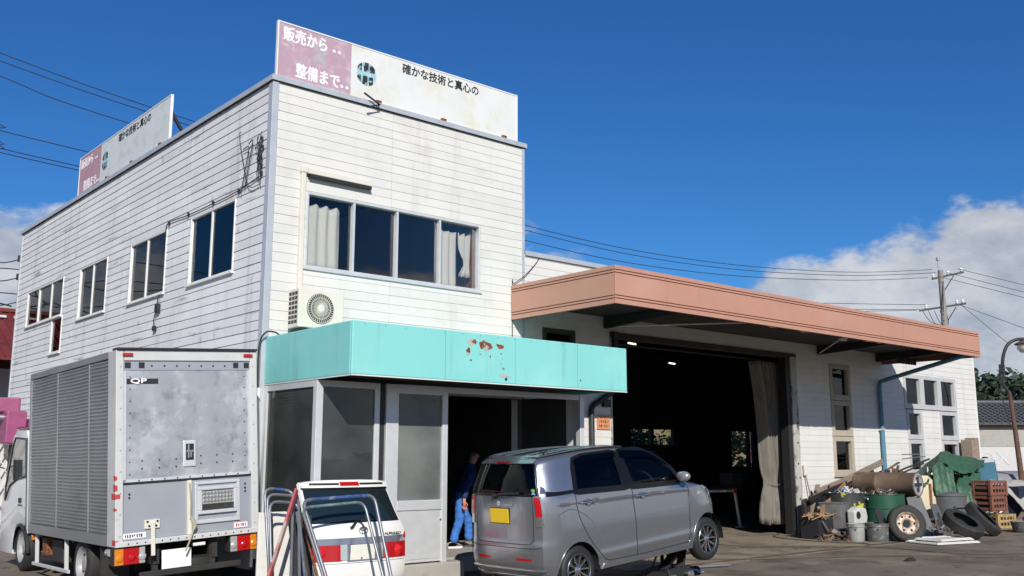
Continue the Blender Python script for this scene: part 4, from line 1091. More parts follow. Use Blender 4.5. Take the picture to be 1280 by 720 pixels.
def half(x, z):
    w = interps(HWZ, z)
    # plan taper at both ends
    xr = interps(REAR, z); xf = interps(FRONT, min(z, .95))
    d = x - xr
    if d < .34: w -= .105 * (1 - max(d, 0) / .34) ** 2.4
    e = xf - x
    if e < .62: w -= .17 * (1 - max(e, 0) / .62) ** 2.0
    zc = 1.062 - .034 * x - .004 * x * x                     # shoulder line: the door skin steps in under it
    if -.25 < x < 2.15 and 0 < zc - z < .30: w -= .011 * (1 - (zc - z) / .30)
    if .25 < x < 2.2: w += .010 * math.exp(-((z - .40) / .05) ** 2)
    # cabin narrows towards the windscreen, hood narrower than the doors
    if x > 1.6 and z > 1.0: w -= .05 * min((x - 1.6) / .8, 1) * min((z - 1.0) / .1, 1)
    return w
RA, FA = 0.0, 2.52
ARCH = .335
def low(x):
    z = .215 if x > .3 else .235
    z = .24 - .03 * min(max((x - .3) / 1.5, 0), 1)
    for c in (RA, FA):
        d = abs(x - c)
        if d < ARCH: z = max(z, .285 + sqrt(ARCH ** 2 - d * d))
    if x < -.30: z = max(.24, z)
    if x > 2.82: z = .25
    return z
WIN_R = [(.03, 1.195), (.96, 1.145), (.885, 1.575), (.80, 1.592), (.30, 1.592), (.13, 1.565), (.08, 1.45)]
WIN_F = [(1.03, 1.142), (2.00, 1.095), (2.02, 1.13), (1.90, 1.285), (1.62, 1.465), (1.42, 1.555), (1.30, 1.585), (.955, 1.592)]
QTR = [(-.40, 1.185), (.03, 1.185), (.03, 1.215), (-.05, 1.24), (-.40, 1.245)]
def inpoly(x, z, P):
    c = False; n = len(P)
    for i in range(n):
        x0, z0 = P[i]; x1, z1 = P[(i + 1) % n]
        if (z0 > z) != (z1 > z) and x < (x1 - x0) * (z - z0) / (z1 - z0) + x0: c = not c
    return c
def body_shell():
    mb = C_()
    xs = [-1 + 2 * 0]  # placeholder
    xs = []
    base = [-.52, -.50, -.47, -.43, -.38, -.34]
    x = -.34
    base += [round(-.34 + .024 * k, 4) for k in range(1, 29)]
    x = base[-1]
    while x < 2.18: x += .028; base.append(x)
    while x < 2.86: x += .022; base.append(x)
    NR = 56; NT = 18
    cols = []
    for s in (1, -1):
        for x in base: pass
    def ring(x):
        zt = interps(TOP, x); zl = low(x)
        zs = zt - (.05 if x < 2.1 else .035)
        pts = []
        for k in range(NR + 1):
            z = zl + (zs - zl) * k / NR
            pts.append((x, z))
        return pts, zs, zt
    V = []; idx = {}
    F = []
    for i, x in enumerate(base):
        pts, zs, zt = ring(x)
        col = []
        for (px, z) in pts: 
            xr = max(px, interps(REAR, z) + (i * .002)) if px < -.25 else px
            xf = min(xr, interps(FRONT, min(z, .95)) - (len(base) - 1 - i) * .002)
            col.append((xf, half(xf, z), z))
        # roof rows, corner radius
        xe, ye = col[-1][0], col[-1][1]
        top = []
        for k in range(1, NT + 1):
            u = k / NT
            y = ye * (1 - u)
            # rounded shoulder then crown
            h = (zt - zs) * (1 - (1 - min(u / .28, 1)) ** 2.4) if u < .28 else (zt - zs)
            top.append((xe, y, zs + h + .012 * (1 - (1 - u) ** 2)))
        V.append(col + top)
    n = NR + 1 + NT
    verts = []; 
    for s in (-1, 1):
        for c in V: verts += [(p[0], s * p[1], p[2]) for p in c]
    m = len(V)
    def skip(i, j):
        if j >= NR:
            # windscreen opening
            cx = (base[i] + base[i + 1]) / 2; u = (j - NR + .5) / NT
            return 1.44 < cx < 2.15 and u > .10
        cx = sum(V[a][b][0] for a in (i, i + 1) for b in (j, j + 1)) / 4; cz = sum(V[a][b][2] for a in (i, i + 1) for b in (j, j + 1)) / 4
        return inpoly(cx, cz, WIN_R) or inpoly(cx, cz, WIN_F)
    for si in range(2):
        o = si * m * n
        for i in range(m - 1):
            for j in range(n - 1):
                if skip(i, j): continue
                q = (o + i * n + j, o + (i + 1) * n + j, o + (i + 1) * n + j + 1, o + i * n + j + 1)
                F.append(q if si == 0 else q[::-1])
    mb.add(verts, F)
    return mb, V, base, NR, NT
bmB, CV, CX, NRr, NTt = body_shell()
# rear face of the body: tailgate and bumper as one curved skin
def rear_pt(u, z, off=0.0):
    """u in -1..1 across (u=-1 is the right-hand side, -y)"""
    h = half(interps(REAR, z) + .012, z)
    x = interps(REAR, z) - .045 * (1 - abs(u) ** 3) + (.0 if abs(u) < .99 else 0)
    if abs(u) > .8: x += .02 * ((abs(u) - .8) / .2) ** 2
    return (x - off, u * h, z)
def front_pt(u, z, off=0.0):
    h = half(interps(FRONT, min(z, .95)) - .012, z)
    return (interps(FRONT, min(z, .95)) + .03 * (1 - abs(u) ** 2.5) + off, u * h, z)
GZ0, GZ1 = 1.205, 1.56
def gate_hole(u, z):
    return 1.215 < z < 1.555 and abs(u) < .90
nu, nz = 40, 60
P = [[rear_pt(-1 + 2 * i / nu, .235 + (1.60 - .235) * j / nz) for j in range(nz + 1)] for i in range(nu + 1)]
vs = [p for r in P for p in r]; fs = []
for i in range(nu):
    for j in range(nz):
        u = -1 + 2 * (i + .5) / nu; z = .235 + (1.60 - .235) * (j + .5) / nz
        if gate_hole(u, z): continue
        fs.append((i * (nz + 1) + j, i * (nz + 1) + j + 1, (i + 1) * (nz + 1) + j + 1, (i + 1) * (nz + 1) + j))
bmB.add(vs, fs)
P = [[front_pt(-1 + 2 * i / 24, .25 + (.80 - .25) * j / 20) for j in range(21)] for i in range(25)]
bmB.grid(P)
body = bmB.build('body', 'silver_paint', CAR, smooth=32)

def side_pt(x, z, s, off=0.0):
    return (x, s * (half(x, z) + off), z)
def side_patch(poly, s, off, name, m, parent, th=.006, step=.045, smooth=45):
    """thin panel that follows the body side, outline poly in (x, z)"""
    zs = [p[1] for p in poly]; z0, z1 = min(zs), max(zs)
    n = max(3, int((z1 - z0) / step))
    def span(z):
        xi = []
        for i in range(len(poly)):
            (xa, za), (xb, zb) = poly[i], poly[(i + 1) % len(poly)]
            if (za <= z) != (zb <= z): xi.append(xa + (xb - xa) * (z - za) / (zb - za))
        return (min(xi), max(xi)) if len(xi) >= 2 else None
    rows = []
    for k in range(n + 1):
        z = z0 + (z1 - z0) * (min(max(k / n, .0015), .9985))
        sp = span(z)
        if not sp: continue
        w_ = max(3, int((max(p[0] for p in poly) - min(p[0] for p in poly)) / .06))
        rows.append([(sp[0] + (sp[1] - sp[0]) * i / w_, z) for i in range(w_ + 1)])
    mb = C_()
    mb.grid([[side_pt(x, z, s, off) for x, z in r] for r in rows])
    mb.grid([[side_pt(x, z, s, off - th) for x, z in r] for r in rows])
    a = [[side_pt(x, z, s, off) for x, z in r] for r in rows]; b = [[side_pt(x, z, s, off - th) for x, z in r] for r in rows]
    ea = [r[0] for r in a] + a[-1] + [r[-1] for r in a[::-1]] + a[0][::-1]; eb = [r[0] for r in b] + b[-1] + [r[-1] for r in b[::-1]] + b[0][::-1]
    mb.grid([ea, eb])
    return mb.build(name, m, parent, smooth=smooth)
def side_line(pts, s, w, name, m, parent, off=.0015):
    mb = C_()
    dense = []
    for (a, b) in zip(pts[:-1], pts[1:]):
        k = max(2, int(hypot(b[0] - a[0], b[1] - a[1]) / .03))
        dense += [(a[0] + (b[0] - a[0]) * i / k, a[1] + (b[1] - a[1]) * i / k) for i in range(k)]
    dense.append(pts[-1])
    mb.tube([side_pt(x, z, s, off) for x, z in dense], w, 5)
    return mb.build(name, m, parent, smooth=60)
def sm2(pts, n=5):
    return [(p.x, p.z) for p in smooth_path([(a, 0, b) for a, b in pts], n)]
for s in (-1, 1):
    # black surround band of the side glass, as four strips round both windows
    band = C_()
    def strip(poly_o, w):
        """ring of width w round outline, following the side"""
        n = len(poly_o); cx = sum(p[0] for p in poly_o) / n; cz = sum(p[1] for p in poly_o) / n
        dense = []
        for i in range(n):
            a, b = poly_o[i], poly_o[(i + 1) % n]
            k = max(2, int(hypot(b[0] - a[0], b[1] - a[1]) / .05))
            dense += [(a[0] + (b[0] - a[0]) * q / k, a[1] + (b[1] - a[1]) * q / k) for q in range(k)]
        m_ = len(dense); A = []; B = []; Ci = []
        for i in range(m_):
            p0, p1 = dense[i - 1], dense[(i + 1) % m_]
            t = (p1[0] - p0[0], p1[1] - p0[1]); l = hypot(*t) or 1; nn = (t[1] / l, -t[0] / l)
            p = dense[i]
            A.append((p[0] + nn[0] * w, p[1] + nn[1] * w)); B.append((p[0] - nn[0] * w * .9, p[1] - nn[1] * w * .9))
        A.append(A[0]); B.append(B[0])
        band.grid([[side_pt(x, z, s, .0055) for x, z in A], [side_pt(x, z, s, .007) for x, z in B], [side_pt(x, z, s, -.02) for x, z in B]])
    strip(WIN_R, .036); strip(WIN_F, .036)
    band.build('window_surround', 'black_gloss', CAR, smooth=50)
    side_patch([(.85, 1.12), (1.09, 1.115), (1.005, 1.60), (.845, 1.60)], s, .0062, 'door_pillar', 'black_gloss', CAR)
    side_patch(QTR, s, .0062, 'quarter_strip', 'black_gloss', CAR)
    g1 = side_patch([(.06, 1.21), (.945, 1.16), (.87, 1.56), (.80, 1.578), (.31, 1.578), (.15, 1.55), (.10, 1.45)], s, -.004, 'rear_door_glass', 'glass_car', CAR, th=.003)
    g2 = side_patch([(1.045, 1.157), (1.985, 1.112), (1.88, 1.27), (1.61, 1.45), (1.41, 1.54), (1.30, 1.57), (.97, 1.577)], s, -.004, 'front_door_glass', 'glass_clear_car', CAR, th=.003)
    # visor over the windows
    side_patch([(.12, 1.50), (.88, 1.52), (.87, 1.60), (.30, 1.60), (.14, 1.57)], s, .017, 'wind_deflector', 'glass_car', CAR, th=.003)
    side_patch([(.965, 1.51), (1.45, 1.485), (1.78, 1.345), (1.86, 1.33), (1.62, 1.475), (1.42, 1.565), (1.30, 1.60), (.96, 1.603)], s, .017, 'wind_deflector', 'glass_car', CAR, th=.003)
    # door gaps and body lines
    side_line(sm2([(.015, 1.18), (.03, 1.0), (.07, .85), (.20, .62), (.42, .37), (.52, .325)]), s, .0045, 'panel_gap', 'dark_gap', CAR)
    side_line([(1.03, 1.12), (1.045, .80), (1.035, .30)], s, .0045, 'panel_gap', 'dark_gap', CAR)
    side_line(sm2([(2.10, 1.08), (2.15, 1.0), (2.14, .7), (2.11, .42), (2.07, .31)]), s, .0045, 'panel_gap', 'dark_gap', CAR)
    side_line([(.50, .322), (1.2, .302), (2.07, .305)], s, .004, 'panel_gap', 'dark_gap', CAR)
    cr = C_(); cr.tube([side_pt(x, 1.064 - .034 * x - .004 * x * x, s, -.0075) for x in [-.30 + .08 * k for k in range(32)]], .010, 6); cr.build('shoulder_crease', 'silver_paint', CAR, smooth=70)
    fl = C_(); fl.tube([side_pt(x, z, s, -.004) for x, z in sm2([(-.36, .93), (-.15, 1.0), (.0, .985), (.22, .86), (.36, .66), (.44, .5)])], .009, 6); fl.build('flare_crease', 'silver_paint', CAR, smooth=70)
    ro = side_patch([(.36, .215), (2.18, .21), (2.10, .285), (.42, .30)], s, .010, 'side_skirt', 'silver_paint', CAR, th=.02)
    cs = C_(); cs.tube([side_pt(x, z, s, .006) for x, z in sm2([(.5, .305), (1.2, .287), (1.98, .292), (2.09, .31), (2.10, .36)])], .006, 6); cs.build('skirt_trim', 'chrome_dark', CAR, smooth=70)
    # wheel arch liners
    for c in (RA, FA):
        li = C_(); li.lathe([(ARCH + .004, s * .30), (ARCH + .004, s * .715)], (c, 0, .285), 'y', 24, a0=-.15, a1=pi + .15)
        li.lathe([(0.02, s * .30), (ARCH + .004, s * .30)], (c, 0, .285), 'y', 24, a0=-.15, a1=pi + .15); li.build('wheel_arch_liner', 'dark_gap', CAR)
        ed = C_(); ed.tube([side_pt(c + (ARCH + .002) * cos(a), .285 + (ARCH + .002) * sin(a), s, -.004) for a in [radians(2 + 176 * k / 24) for k in range(25)]], .009, 6); ed.build('arch_lip', 'silver_paint', CAR, smooth=70)
    # handles
    for hx, hz in ((.20, 1.062), (1.20, 1.022)):
        h = C_(); y0 = half(hx, hz)
        h.lathe([(0, s * (y0 - .006)), (.045, s * (y0 + .0035)), (.052, s * (y0 + .002))], (hx + .03, 0, hz - .008), 'y', 20); h.build('handle_cup', 'chrome_dark', CAR, smooth=60)
        h = C_(); h.tube([(hx - .115, s * (y0 + .012), hz - .004), (hx - .08, s * (y0 + .032), hz), (hx, s * (y0 + .04), hz), (hx + .08, s * (y0 + .034), hz - .002), (hx + .115, s * (y0 + .012), hz - .006)], [.010, .014, .014, .014, .010], 8); h.build('door_handle', 'chrome', CAR, smooth=60)
    # mirror
    mi = C_(); y0 = half(1.95, 1.12)
    mi.lathe([(0, -.075), (.05, -.07), (.085, -.03), (.09, .02), (.07, .07), (.03, .095), (0, .10)], (0, 0, 0), 'x', 20)
    k0 = 0
    mi2 = C_()
    for p in MB().lathe([(0, -.06), (.055, -.058), (.085, -.03), (.09, .02), (.07, .06), (.03, .085), (0, .09)], (0, 0, 0), 'x', 20).v: pass
    lat = MB().lathe([(0, -.06), (.055, -.058), (.085, -.03), (.09, .02), (.07, .06), (.03, .085), (0, .09)], (0, 0, 0), 'x', 20)
    mi2.add([(1.97 + p[0] * .85, s * (y0 + .11) + p[1] * 1.2, 1.17 + p[2] * .74) for p in lat.v], lat.f); mi2.build('door_mirror', 'mirror_shell', CAR, smooth=60)
    mi3 = C_(); mi3.tube([(1.99, s * (y0 - .01), 1.105), (1.99, s * (y0 + .09), 1.125)], .03, 8); mi3.build('mirror_stem', 'black_plastic', CAR, smooth=60)
    sm_ = C_(); sm_.box(2.36, s * (half(2.39, .905) - .01), .885, 2.43, s * (half(2.39, .905) + .007), .925); sm_.build('side_marker', 'clear_lens', CAR, bevel=.01)
    # lamps
    side_patch([(2.50, 1.0), (2.74, .93), (2.80, .83), (2.77, .78), (2.66, .86), (2.46, .965)], s, .004, 'headlamp', 'headlamp_glass', CAR)
    # roof rail rib
    rb = C_()
    for yy in (.18, .36):
        rb.tube([(x, s * yy, interps(TOP, x) + .0105) for x in [-.28 + .1 * k for k in range(15)]], .012, 6)
    rb.build('roof_rib', 'silver_paint', CAR, smooth=60)
    rl = C_(); rl.grid([[(x, s * (half(x, interps(TOP, x) - .05) - d), interps(TOP, x) + h_) for x in [-.33 + .09 * k for k in range(17)]] for d, h_ in ((.055, .006), (.062, .014), (.118, .017), (.124, .008))]); rl.build('roof_edge_strip', 'roof_tint', CAR, smooth=60)
ro = C_(); ro.grid([[(x, -.42 + .84 * k / 12, interps(TOP, x) + .0125 + .0015) for k in range(13)] for x in [-.34 + .1 * q for q in range(17)]]); ro.build('roof_panel', 'roof_tint', CAR, smooth=60)
for k in (0,):
    f = C_(); f.lathe([(0, .05), (.02, .045), (.035, .0)], (-.16, -.44, 1.655), 'z', 12); f.tube([(-.16, -.44, 1.67), (-.24, -.44, 1.69)], .012, 6); f.build('aerial', 'black_plastic', CAR, smooth=60)

# ---- rear end
def rear_patch(u0, u1, zf0, zf1, off, name, m, th=.008, parent=None, n=14, k=8, inset=None):
    mb = C_()
    def z0(u): return zf0(u) if callable(zf0) else zf0
    def z1(u): return zf1(u) if callable(zf1) else zf1
    A = [[rear_pt(u0 + (u1 - u0) * i / n, z0(u0 + (u1 - u0) * i / n) + (z1(u0 + (u1 - u0) * i / n) - z0(u0 + (u1 - u0) * i / n)) * j / k, off) for j in range(k + 1)] for i in range(n + 1)]
    B = [[(p[0] + th, p[1], p[2]) for p in r] for r in A]
    mb.grid(A); mb.grid(B)
    ea = [r[0] for r in A] + A[-1] + [r[-1] for r in A[::-1]] + A[0][::-1]; eb = [(p[0] + th, p[1], p[2]) for p in ea]
    mb.grid([ea, eb])
    return mb.build(name, m, parent or CAR, smooth=45)
def rear_line(pts, w, name, m, off=.002, parent=None):
    mb = C_(); d = []
    for a, b in zip(pts[:-1], pts[1:]):
        k = max(2, int(hypot((b[0] - a[0]) * .7, b[1] - a[1]) / .03)); d += [(a[0] + (b[0] - a[0]) * i / k, a[1] + (b[1] - a[1]) * i / k) for i in range(k)]
    d.append(pts[-1])
    mb.tube([rear_pt(u, z, off) for u, z in d], w, 6); return mb.build(name, m, parent or CAR, smooth=60)
gl = rear_patch(-.93, .93, 1.205, 1.565, .004, 'rear_glass', 'glass_car', th=.004)
fr_ = rear_line([(-.93, 1.205), (.93, 1.205)], .014, 'glass_border', 'black_gloss', .002)
for u in (-.925, .925): rear_line([(u, 1.21), (u, 1.56)], .012, 'glass_border', 'black_gloss', .002)
for s in (-1, 1):
    u = s * .965
    g = rear_patch(s * .935, s * 1.0, 1.30, 1.60, .006, 'pillar_trim', 'chrome_dark' if s < 0 else 'silver_paint', n=4)
    side_patch([(-.46, 1.225), (-.39, 1.225), (-.40, 1.30), (-.43, 1.32)], s, .008, 'upper_lamp', 'headlamp_glass', CAR)
    tl = rear_patch(s * .865, s * 1.0, .85, 1.20, .014, 'tail_lamp', 'chrome_dark', n=6)
    rear_patch(s * .875, s * .99, .965, 1.185, .020, 'lens', 'red_lens', n=6, parent=tl)
    side_patch([(-.47, .865), (-.452, .85), (-.442, 1.0), (-.44, 1.19), (-.47, 1.195)], s, .006, 'lamp_side', 'chrome_dark', CAR)
    rear_patch(s * .36, s * .74, .455, .485, .012, 'reflector', 'red_lens', n=6, k=2)
sp = C_(); sp.grid([[rear_pt(u, 1.575, .03 + d) if q < 2 else (rear_pt(u, 1.60)[0] + .10, rear_pt(u, 1.6)[1] * .97, 1.655) for u in [-.93 + 1.86 * i / 20 for i in range(21)]] for q, d in ((0, 0), (1, .008), (2, 0))])
sp.build('roof_spoiler', 'silver_paint', CAR, smooth=50)
rear_patch(-.20, .24, 1.575, 1.598, .042, 'high_brake_lamp', 'dark_red_lens', n=8, k=2, th=.03)
rear_line([(-.80, 1.20), (-.79, .70), (-.70, .645), (.70, .645), (.79, .70), (.80, 1.20)], .0045, 'panel_gap', 'dark_gap', .001)
rear_line([(-1.0, .62), (-.8, .60), (.8, .60), (1.0, .62)], .0035, 'panel_gap', 'dark_gap', .001)
rear_patch(-.30, .24, 1.085, 1.135, .022, 'gate_garnish', 'chrome_dark', th=.03)
pb = C_()
px_ = rear_pt(0, .96)[0]
pb.box(px_ - .014, -.115, .875, px_ - .006, .215, 1.045); pl = pb.build('number_plate', 'plate_yellow', CAR, bevel=.006)
pb = C_(); pb.box(px_ - .006, -.125, .866, px_ + .006, .225, 1.055); pb.build('plate_frame', 'black_plastic', CAR)
pb = C_(); pb.lathe([(.020, -.004), (.027, -.004), (.027, .004), (.020, .004)], (rear_pt(.0, 1.115, .032)[0], .03, 1.112), 'x', 20, closed=True); 
for d in (-.008, .008): pb.box(rear_pt(0, 1.115, .036)[0], .03 + d - .003, 1.098, rear_pt(0, 1.115, .03)[0], .03 + d + .003, 1.127)
pb.box(rear_pt(0, 1.115, .036)[0], .022, 1.110, rear_pt(0, 1.115, .03)[0], .038, 1.115); pb.build('badge', 'chrome', CAR)
w_ = C_(); w_.tube([rear_pt(.18, 1.19, .03), rear_pt(.02, 1.22, .045), rear_pt(-.55, 1.235, .045)], .011, 6); w_.lathe([(0, -.03), (.03, -.025), (.035, .01)], (rear_pt(.18, 1.185)[0] - .01, .18 * .7, 1.185), 'x', 14); w_.build('rear_wiper', 'black_plastic', CAR, smooth=60)
for (zz, m_, nm) in ((1.262, 'sticker_green', 'sticker'), (1.222, 'sticker_blue', 'sticker')):
    e = C_(); x_, y_, z_ = rear_pt(-.86, zz, .008); lat = MB().lathe([(0, -.001), (.028, -.001), (.028, .001)], (0, 0, 0), 'x', 16); e.add([(x_ + p[0], y_ + p[1] * 1.2, z_ + p[2] * .75) for p in lat.v], lat.f); e.build(nm, m_, CAR)
# bumper relief
rear_patch(-.98, .98, .36, .55, .010, 'bumper_panel', 'silver_paint', th=.02, n=24)
rear_patch(-.80, .80, .405, .515, .004, 'bumper_recess', 'silver_paint', th=.01, n=24)
bt = C_(); bt.tube([rear_pt(-1 + 2 * k / 24, .345, .014) for k in range(25)], .018, 8); bt.build('bumper_lip', 'silver_paint', CAR, smooth=70)
bt = C_(); bt.tube([rear_pt(-.95, .30, .006)] + [rear_pt(-.9 + 1.8 * k / 20, .27, .008) for k in range(21)] + [rear_pt(.95, .30, .006)], .012, 8); bt.build('bumper_edge', 'chrome_dark', CAR, smooth=70)
un = C_(); un.box(-.42, -.60, .19, 2.75, .60, .30); un.box(.38, -.66, .22, 2.1, .66, .34); un.tube([(-.3, .3, .2), (-.48, .3, .2)], .028, 10); un.cyl((-.38, -.4, .22), (-.38, .2, .22), .09, 14); un.build('underbody', 'chassis_black', CAR)
# windscreen, interior
ws = C_(); ws.grid([[(x, (half(x, interps(TOP, x) - .05) - .02) * v, interps(TOP, x) + .002 - .02 * abs(v) ** 3) for v in [-1 + 2 * k / 12 for k in range(13)]] for x in [1.42 + .76 * q / 12 for q in range(13)]]); ws.build('windscreen', 'glass_clear_car', CAR, smooth=60)
it = C_(); it.box(-.38, -.62, .34, 2.3, .62, .40); it.box(1.9, -.62, .40, 2.3, .62, 1.02); it.box(-.36, -.6, .4, -.28, .6, 1.12); it.build('cabin_floor', 'chassis_black', CAR)
for (sx, sy) in ((1.10, -.34), (1.10, .34), (.25, -.33), (.25, .33)):
    se = C_(); se.box(sx - .05, sy - .24, .42, sx + .45, sy + .24, .68); se.poly([(sx - .02, sy - .23, .66), (sx + .10, sy - .23, .66), (sx - .10, sy - .21, 1.22), (sx - .20, sy - .21, 1.22)], (0, .46, 0)); se.box(sx - .20, sy - .12, 1.24, sx - .12, sy + .12, 1.44); se.build('seat', 'seat_cloth', CAR, bevel=.03)
sw = C_(); lat = MB().lathe([(.168, -.014), (.196, -.014), (.196, .014), (.168, .014)], (0, 0, 0), 'x', 28, closed=True); R_ = Matrix.Translation((1.72, -.34, 1.10)) @ Matrix.Rotation(radians(-25), 4, 'Y'); sw.add([tuple(R_ @ Vector(p)) for p in lat.v], lat.f); sw.bar(tuple(R_ @ Vector((0, -.17, 0))), tuple(R_ @ Vector((0, .17, 0))), .04, .02); sw.build('steering_wheel', 'black_plastic', CAR)
# wheels: built along x then turned so that the axle lies across the car
for (wx, ws_) in ((RA, -1), (RA, 1), (FA, -1), (FA, 1)):
    tmp = MB()
    e = wheel(CAR, (0, 0, 0), .283, .165, 'car', -1)
    Mx = CM @ Matrix.Translation((wx, ws_ * .625, .285 - (.012 if wx else 0))) @ Matrix.Rotation(radians(90 if ws_ < 0 else -90), 4, 'Z')
    for o in [e] + list(e.children): o.data.transform(Mx)
# ================================================================== WHITE TAILGATE AGAINST THE SHOP FRONT
def axis_frame(axis, up=(0, 0, 1)):
    """rotation matrix whose local x axis points along axis"""
    x = Vector(axis).normalized(); u = Vector(up)
    if abs(x.dot(u)) > .95: u = Vector((0, 1, 0))
    y = u.cross(x).normalized(); z = x.cross(y)
    return Matrix((x, y, z)).transposed().to_4x4()

TG = thing('car_tailgate', 'white minivan tailgate with red tail lights, standing against the glazed shop front', 'tailgate', (0.40, -1.9, 0))
TPROF = [(.02, -.05), (.10, -.10), (.22, -.135), (.34, -.13), (.42, -.115), (.60, -.10), (.72, -.085), (.80, -.055), (.85, -.02), (1.05, .11), (1.22, .225), (1.28, .265), (1.345, .31)]
def tw(z):  # half width
    return interps([(.02, .60), (.2, .655), (.42, .685), (.70, .69), (.80, .675), (1.0, .64), (1.28, .615), (1.36, .59)], z)
def tg(u, z, off=0.0):
    y = interps(TPROF, z); h = tw(z)
    y += .10 * abs(u) ** 3.2 - .02
    return (u * h, y - off, z)
def tg_patch(u0, u1, z0, z1, off, name, m, th=.01, parent=None, n=12, k=8):
    f0 = z0 if callable(z0) else (lambda u: z0); f1 = z1 if callable(z1) else (lambda u: z1)
    us = [u0 + (u1 - u0) * i / n for i in range(n + 1)]
    A = [[tg(u, f0(u) + (f1(u) - f0(u)) * j / k, off) for j in range(k + 1)] for u in us]
    B = [[(p[0], p[1] + th, p[2]) for p in r] for r in A]
    mb = MB(); mb.grid(A); mb.grid(B)
    e = [r[0] for r in A] + A[-1] + [r[-1] for r in A[::-1]] + A[0][::-1]
    mb.grid([e, [(p[0], p[1] + th, p[2]) for p in e]])
    return mb.build(name, m, parent or TG, smooth=45)
tg_patch(-1, 1, .02, .845, 0, 'lower_panel', 'white_paint', .12, n=28, k=24)
for s in (-1, 1): tg_patch(s * .93, s, .845, 1.30, 0, 'pillar', 'white_paint', .06, n=3)
tg_patch(-.955, .955, .845, 1.265, .006, 'rear_glass', 'glass_truck', .01, n=24)
sp = tg_patch(-.99, .99, 1.255, lambda u: 1.345 - .03 * abs(u) ** 4, .055, 'spoiler', 'white_paint', .10, n=24)
tg_patch(-.985, .985, 1.235, 1.256, .02, 'spoiler_shadow_gap', 'black_plastic', .03, n=20, k=2)
tg_patch(-.22, .22, 1.275, 1.322, .062, 'high_brake_lamp', 'red_lens', .02, n=6, k=3, parent=sp)
tg_patch(-.86, -.24, 1.285, 1.31, .058, 'spoiler_slot', 'black_plastic', .01, n=6, k=2, parent=sp)
tg_patch(.24, .86, 1.285, 1.31, .058, 'spoiler_slot', 'black_plastic', .01, n=6, k=2, parent=sp)
tg_patch(-.98, .98, .60, .675, .012, 'chrome_garnish', 'garnish', .02, n=24)
for s in (-1, 1):
    L_ = tg_patch(s * .40, s * 1.0, .415, lambda u: .60, .010, 'tail_lamp', 'red_lens', .03, n=10)
    tg_patch(s * .30, s * .43, .425, .60, .014, 'reverse_lens', 'clear_lens', .02, n=4, parent=L_)
    b = MB(); p = tg(s * .78, .50, .012); b.lathe([(0, -.018), (.05, -.012), (.066, .0), (.066, .01)], (p[0], p[1], p[2]), 'y', 24); b.build('round_lens', 'bright_red', L_, smooth=40)
    tg_patch(s * .84, s * 1.0, .60, lambda u: .60 + .10 * max(0, (abs(u) - .80) / .2), .014, 'corner_lens', 'clear_lens', .02, n=6, parent=L_)
    tg_patch(s * .93, s * 1.0, .64, lambda u: .66 + .05 * max(0, (abs(u) - .93) / .07), .018, 'corner_cap', 'red_lens', .02, n=4, parent=L_)
tg_patch(-.30, .32, .40, .615, .004, 'plate_recess', 'garnish', .02)
b = MB(); b.obox((0, tg(0, .5)[1] - .022, .505), (.17, 0, 0), (0, .004, .0), (0, -.004, .088)); b.build('number_plate', 'plate_cream', TG, bevel=.004, seg=1)
b = MB()
for (x, z) in ((-.13, .57), (-.02, .44)): b.cyl((x, tg(0, z)[1] - .03, z), (x, tg(0, z)[1] - .02, z), .011, 8)
b.build('plate_bolt', 'steel', TG)
# three-oval emblem
b = MB()
def oval(rx, rz, cx, cz, w=.006):
    n = 28; pts = [(cx + rx * cos(2 * pi * i / n), tg(.05, .75)[1] - .008, cz + rz * sin(2 * pi * i / n)) for i in range(n + 1)]
    b.tube(pts, w, 6)
oval(.060, .042, .03, .752); oval(.022, .040, .03, .752, .005); oval(.042, .017, .03, .770, .005)
b.build('emblem', 'chrome_dark', TG, smooth=60)
pM = Matrix(((1, 0, 0, .335), (0, 0, -1, tg(.6, .70)[1] - .012), (0, 1, 0, .688), (0, 0, 0, 1)))
text_obj('lettering', 'ALPHARD', .042, pM, 'text_black', TG, .001, 1.3)
b = MB(); b.tube([tg(-.06, .86, .02), tg(-.18, .80, .03), tg(-.22, .79, .03)], .016, 8); b.tube([tg(-.06, .86, .02), tg(.2, .87, .02), tg(.55, .865, .015)], .010, 6); b.build('wiper', 'black_plastic', TG, smooth=60)
b = MB(); b.tube([tg(-.97 + 1.94 * k / 20, .385, -.003) for k in range(21)], .005, 5); b.build('panel_crease', 'dark_gap', TG)

# ---------------------------------------------------------------- bent pipe frames and boards between truck and tailgate
def pipe_rack(label, L, R, La, Ra, r, mats, group='bent pipe frames beside the truck', hang=None):
    t = thing('pipe_rack', label, 'pipe frame', (L[0], L[1], 0), 0, group)
    o = Vector((L[0], L[1], 0)); L, R, La, Ra = [Vector(p) - o for p in (L, R, La, Ra)]
    d = (R - L).normalized(); dl = (La - L).normalized(); dr = (Ra - R).normalized(); k = .11
    bend = lambda c, a, b_: [c + a * k * (1 - q) ** 2 * 1.0 + b_ * k * q ** 2 for q in (0, .25, .5, .75, 1)]
    top = [L + d * k, R - d * k]
    MB().tube(top, r, 10).build('top_bar', mats[0], t, smooth=60)
    for (c, a, b_, end) in ((L, d, dl, La), (R, -d, dr, Ra)):
        MB().tube(bend(c, a, b_) + [end], r, 10).build('leg', mats[1], t, smooth=60)
    for q in (hang or []):
        p, e = L.lerp(La, q), R.lerp(Ra, q); MB().tube([p, e], r * .8, 8).build('cross_bar', mats[1], t, smooth=60)
    return t
defm('pipe_grey', (0.22, 0.235, 0.26), 0.4, 0.55, var=.2, vs=7, dirt=[((0.20, 0.12, 0.07), 7, 0.56, 0.72, V1, 0.8), ((0.06, 0.06, 0.07), 5, 0.55, 0.7, V1, 0.7)])
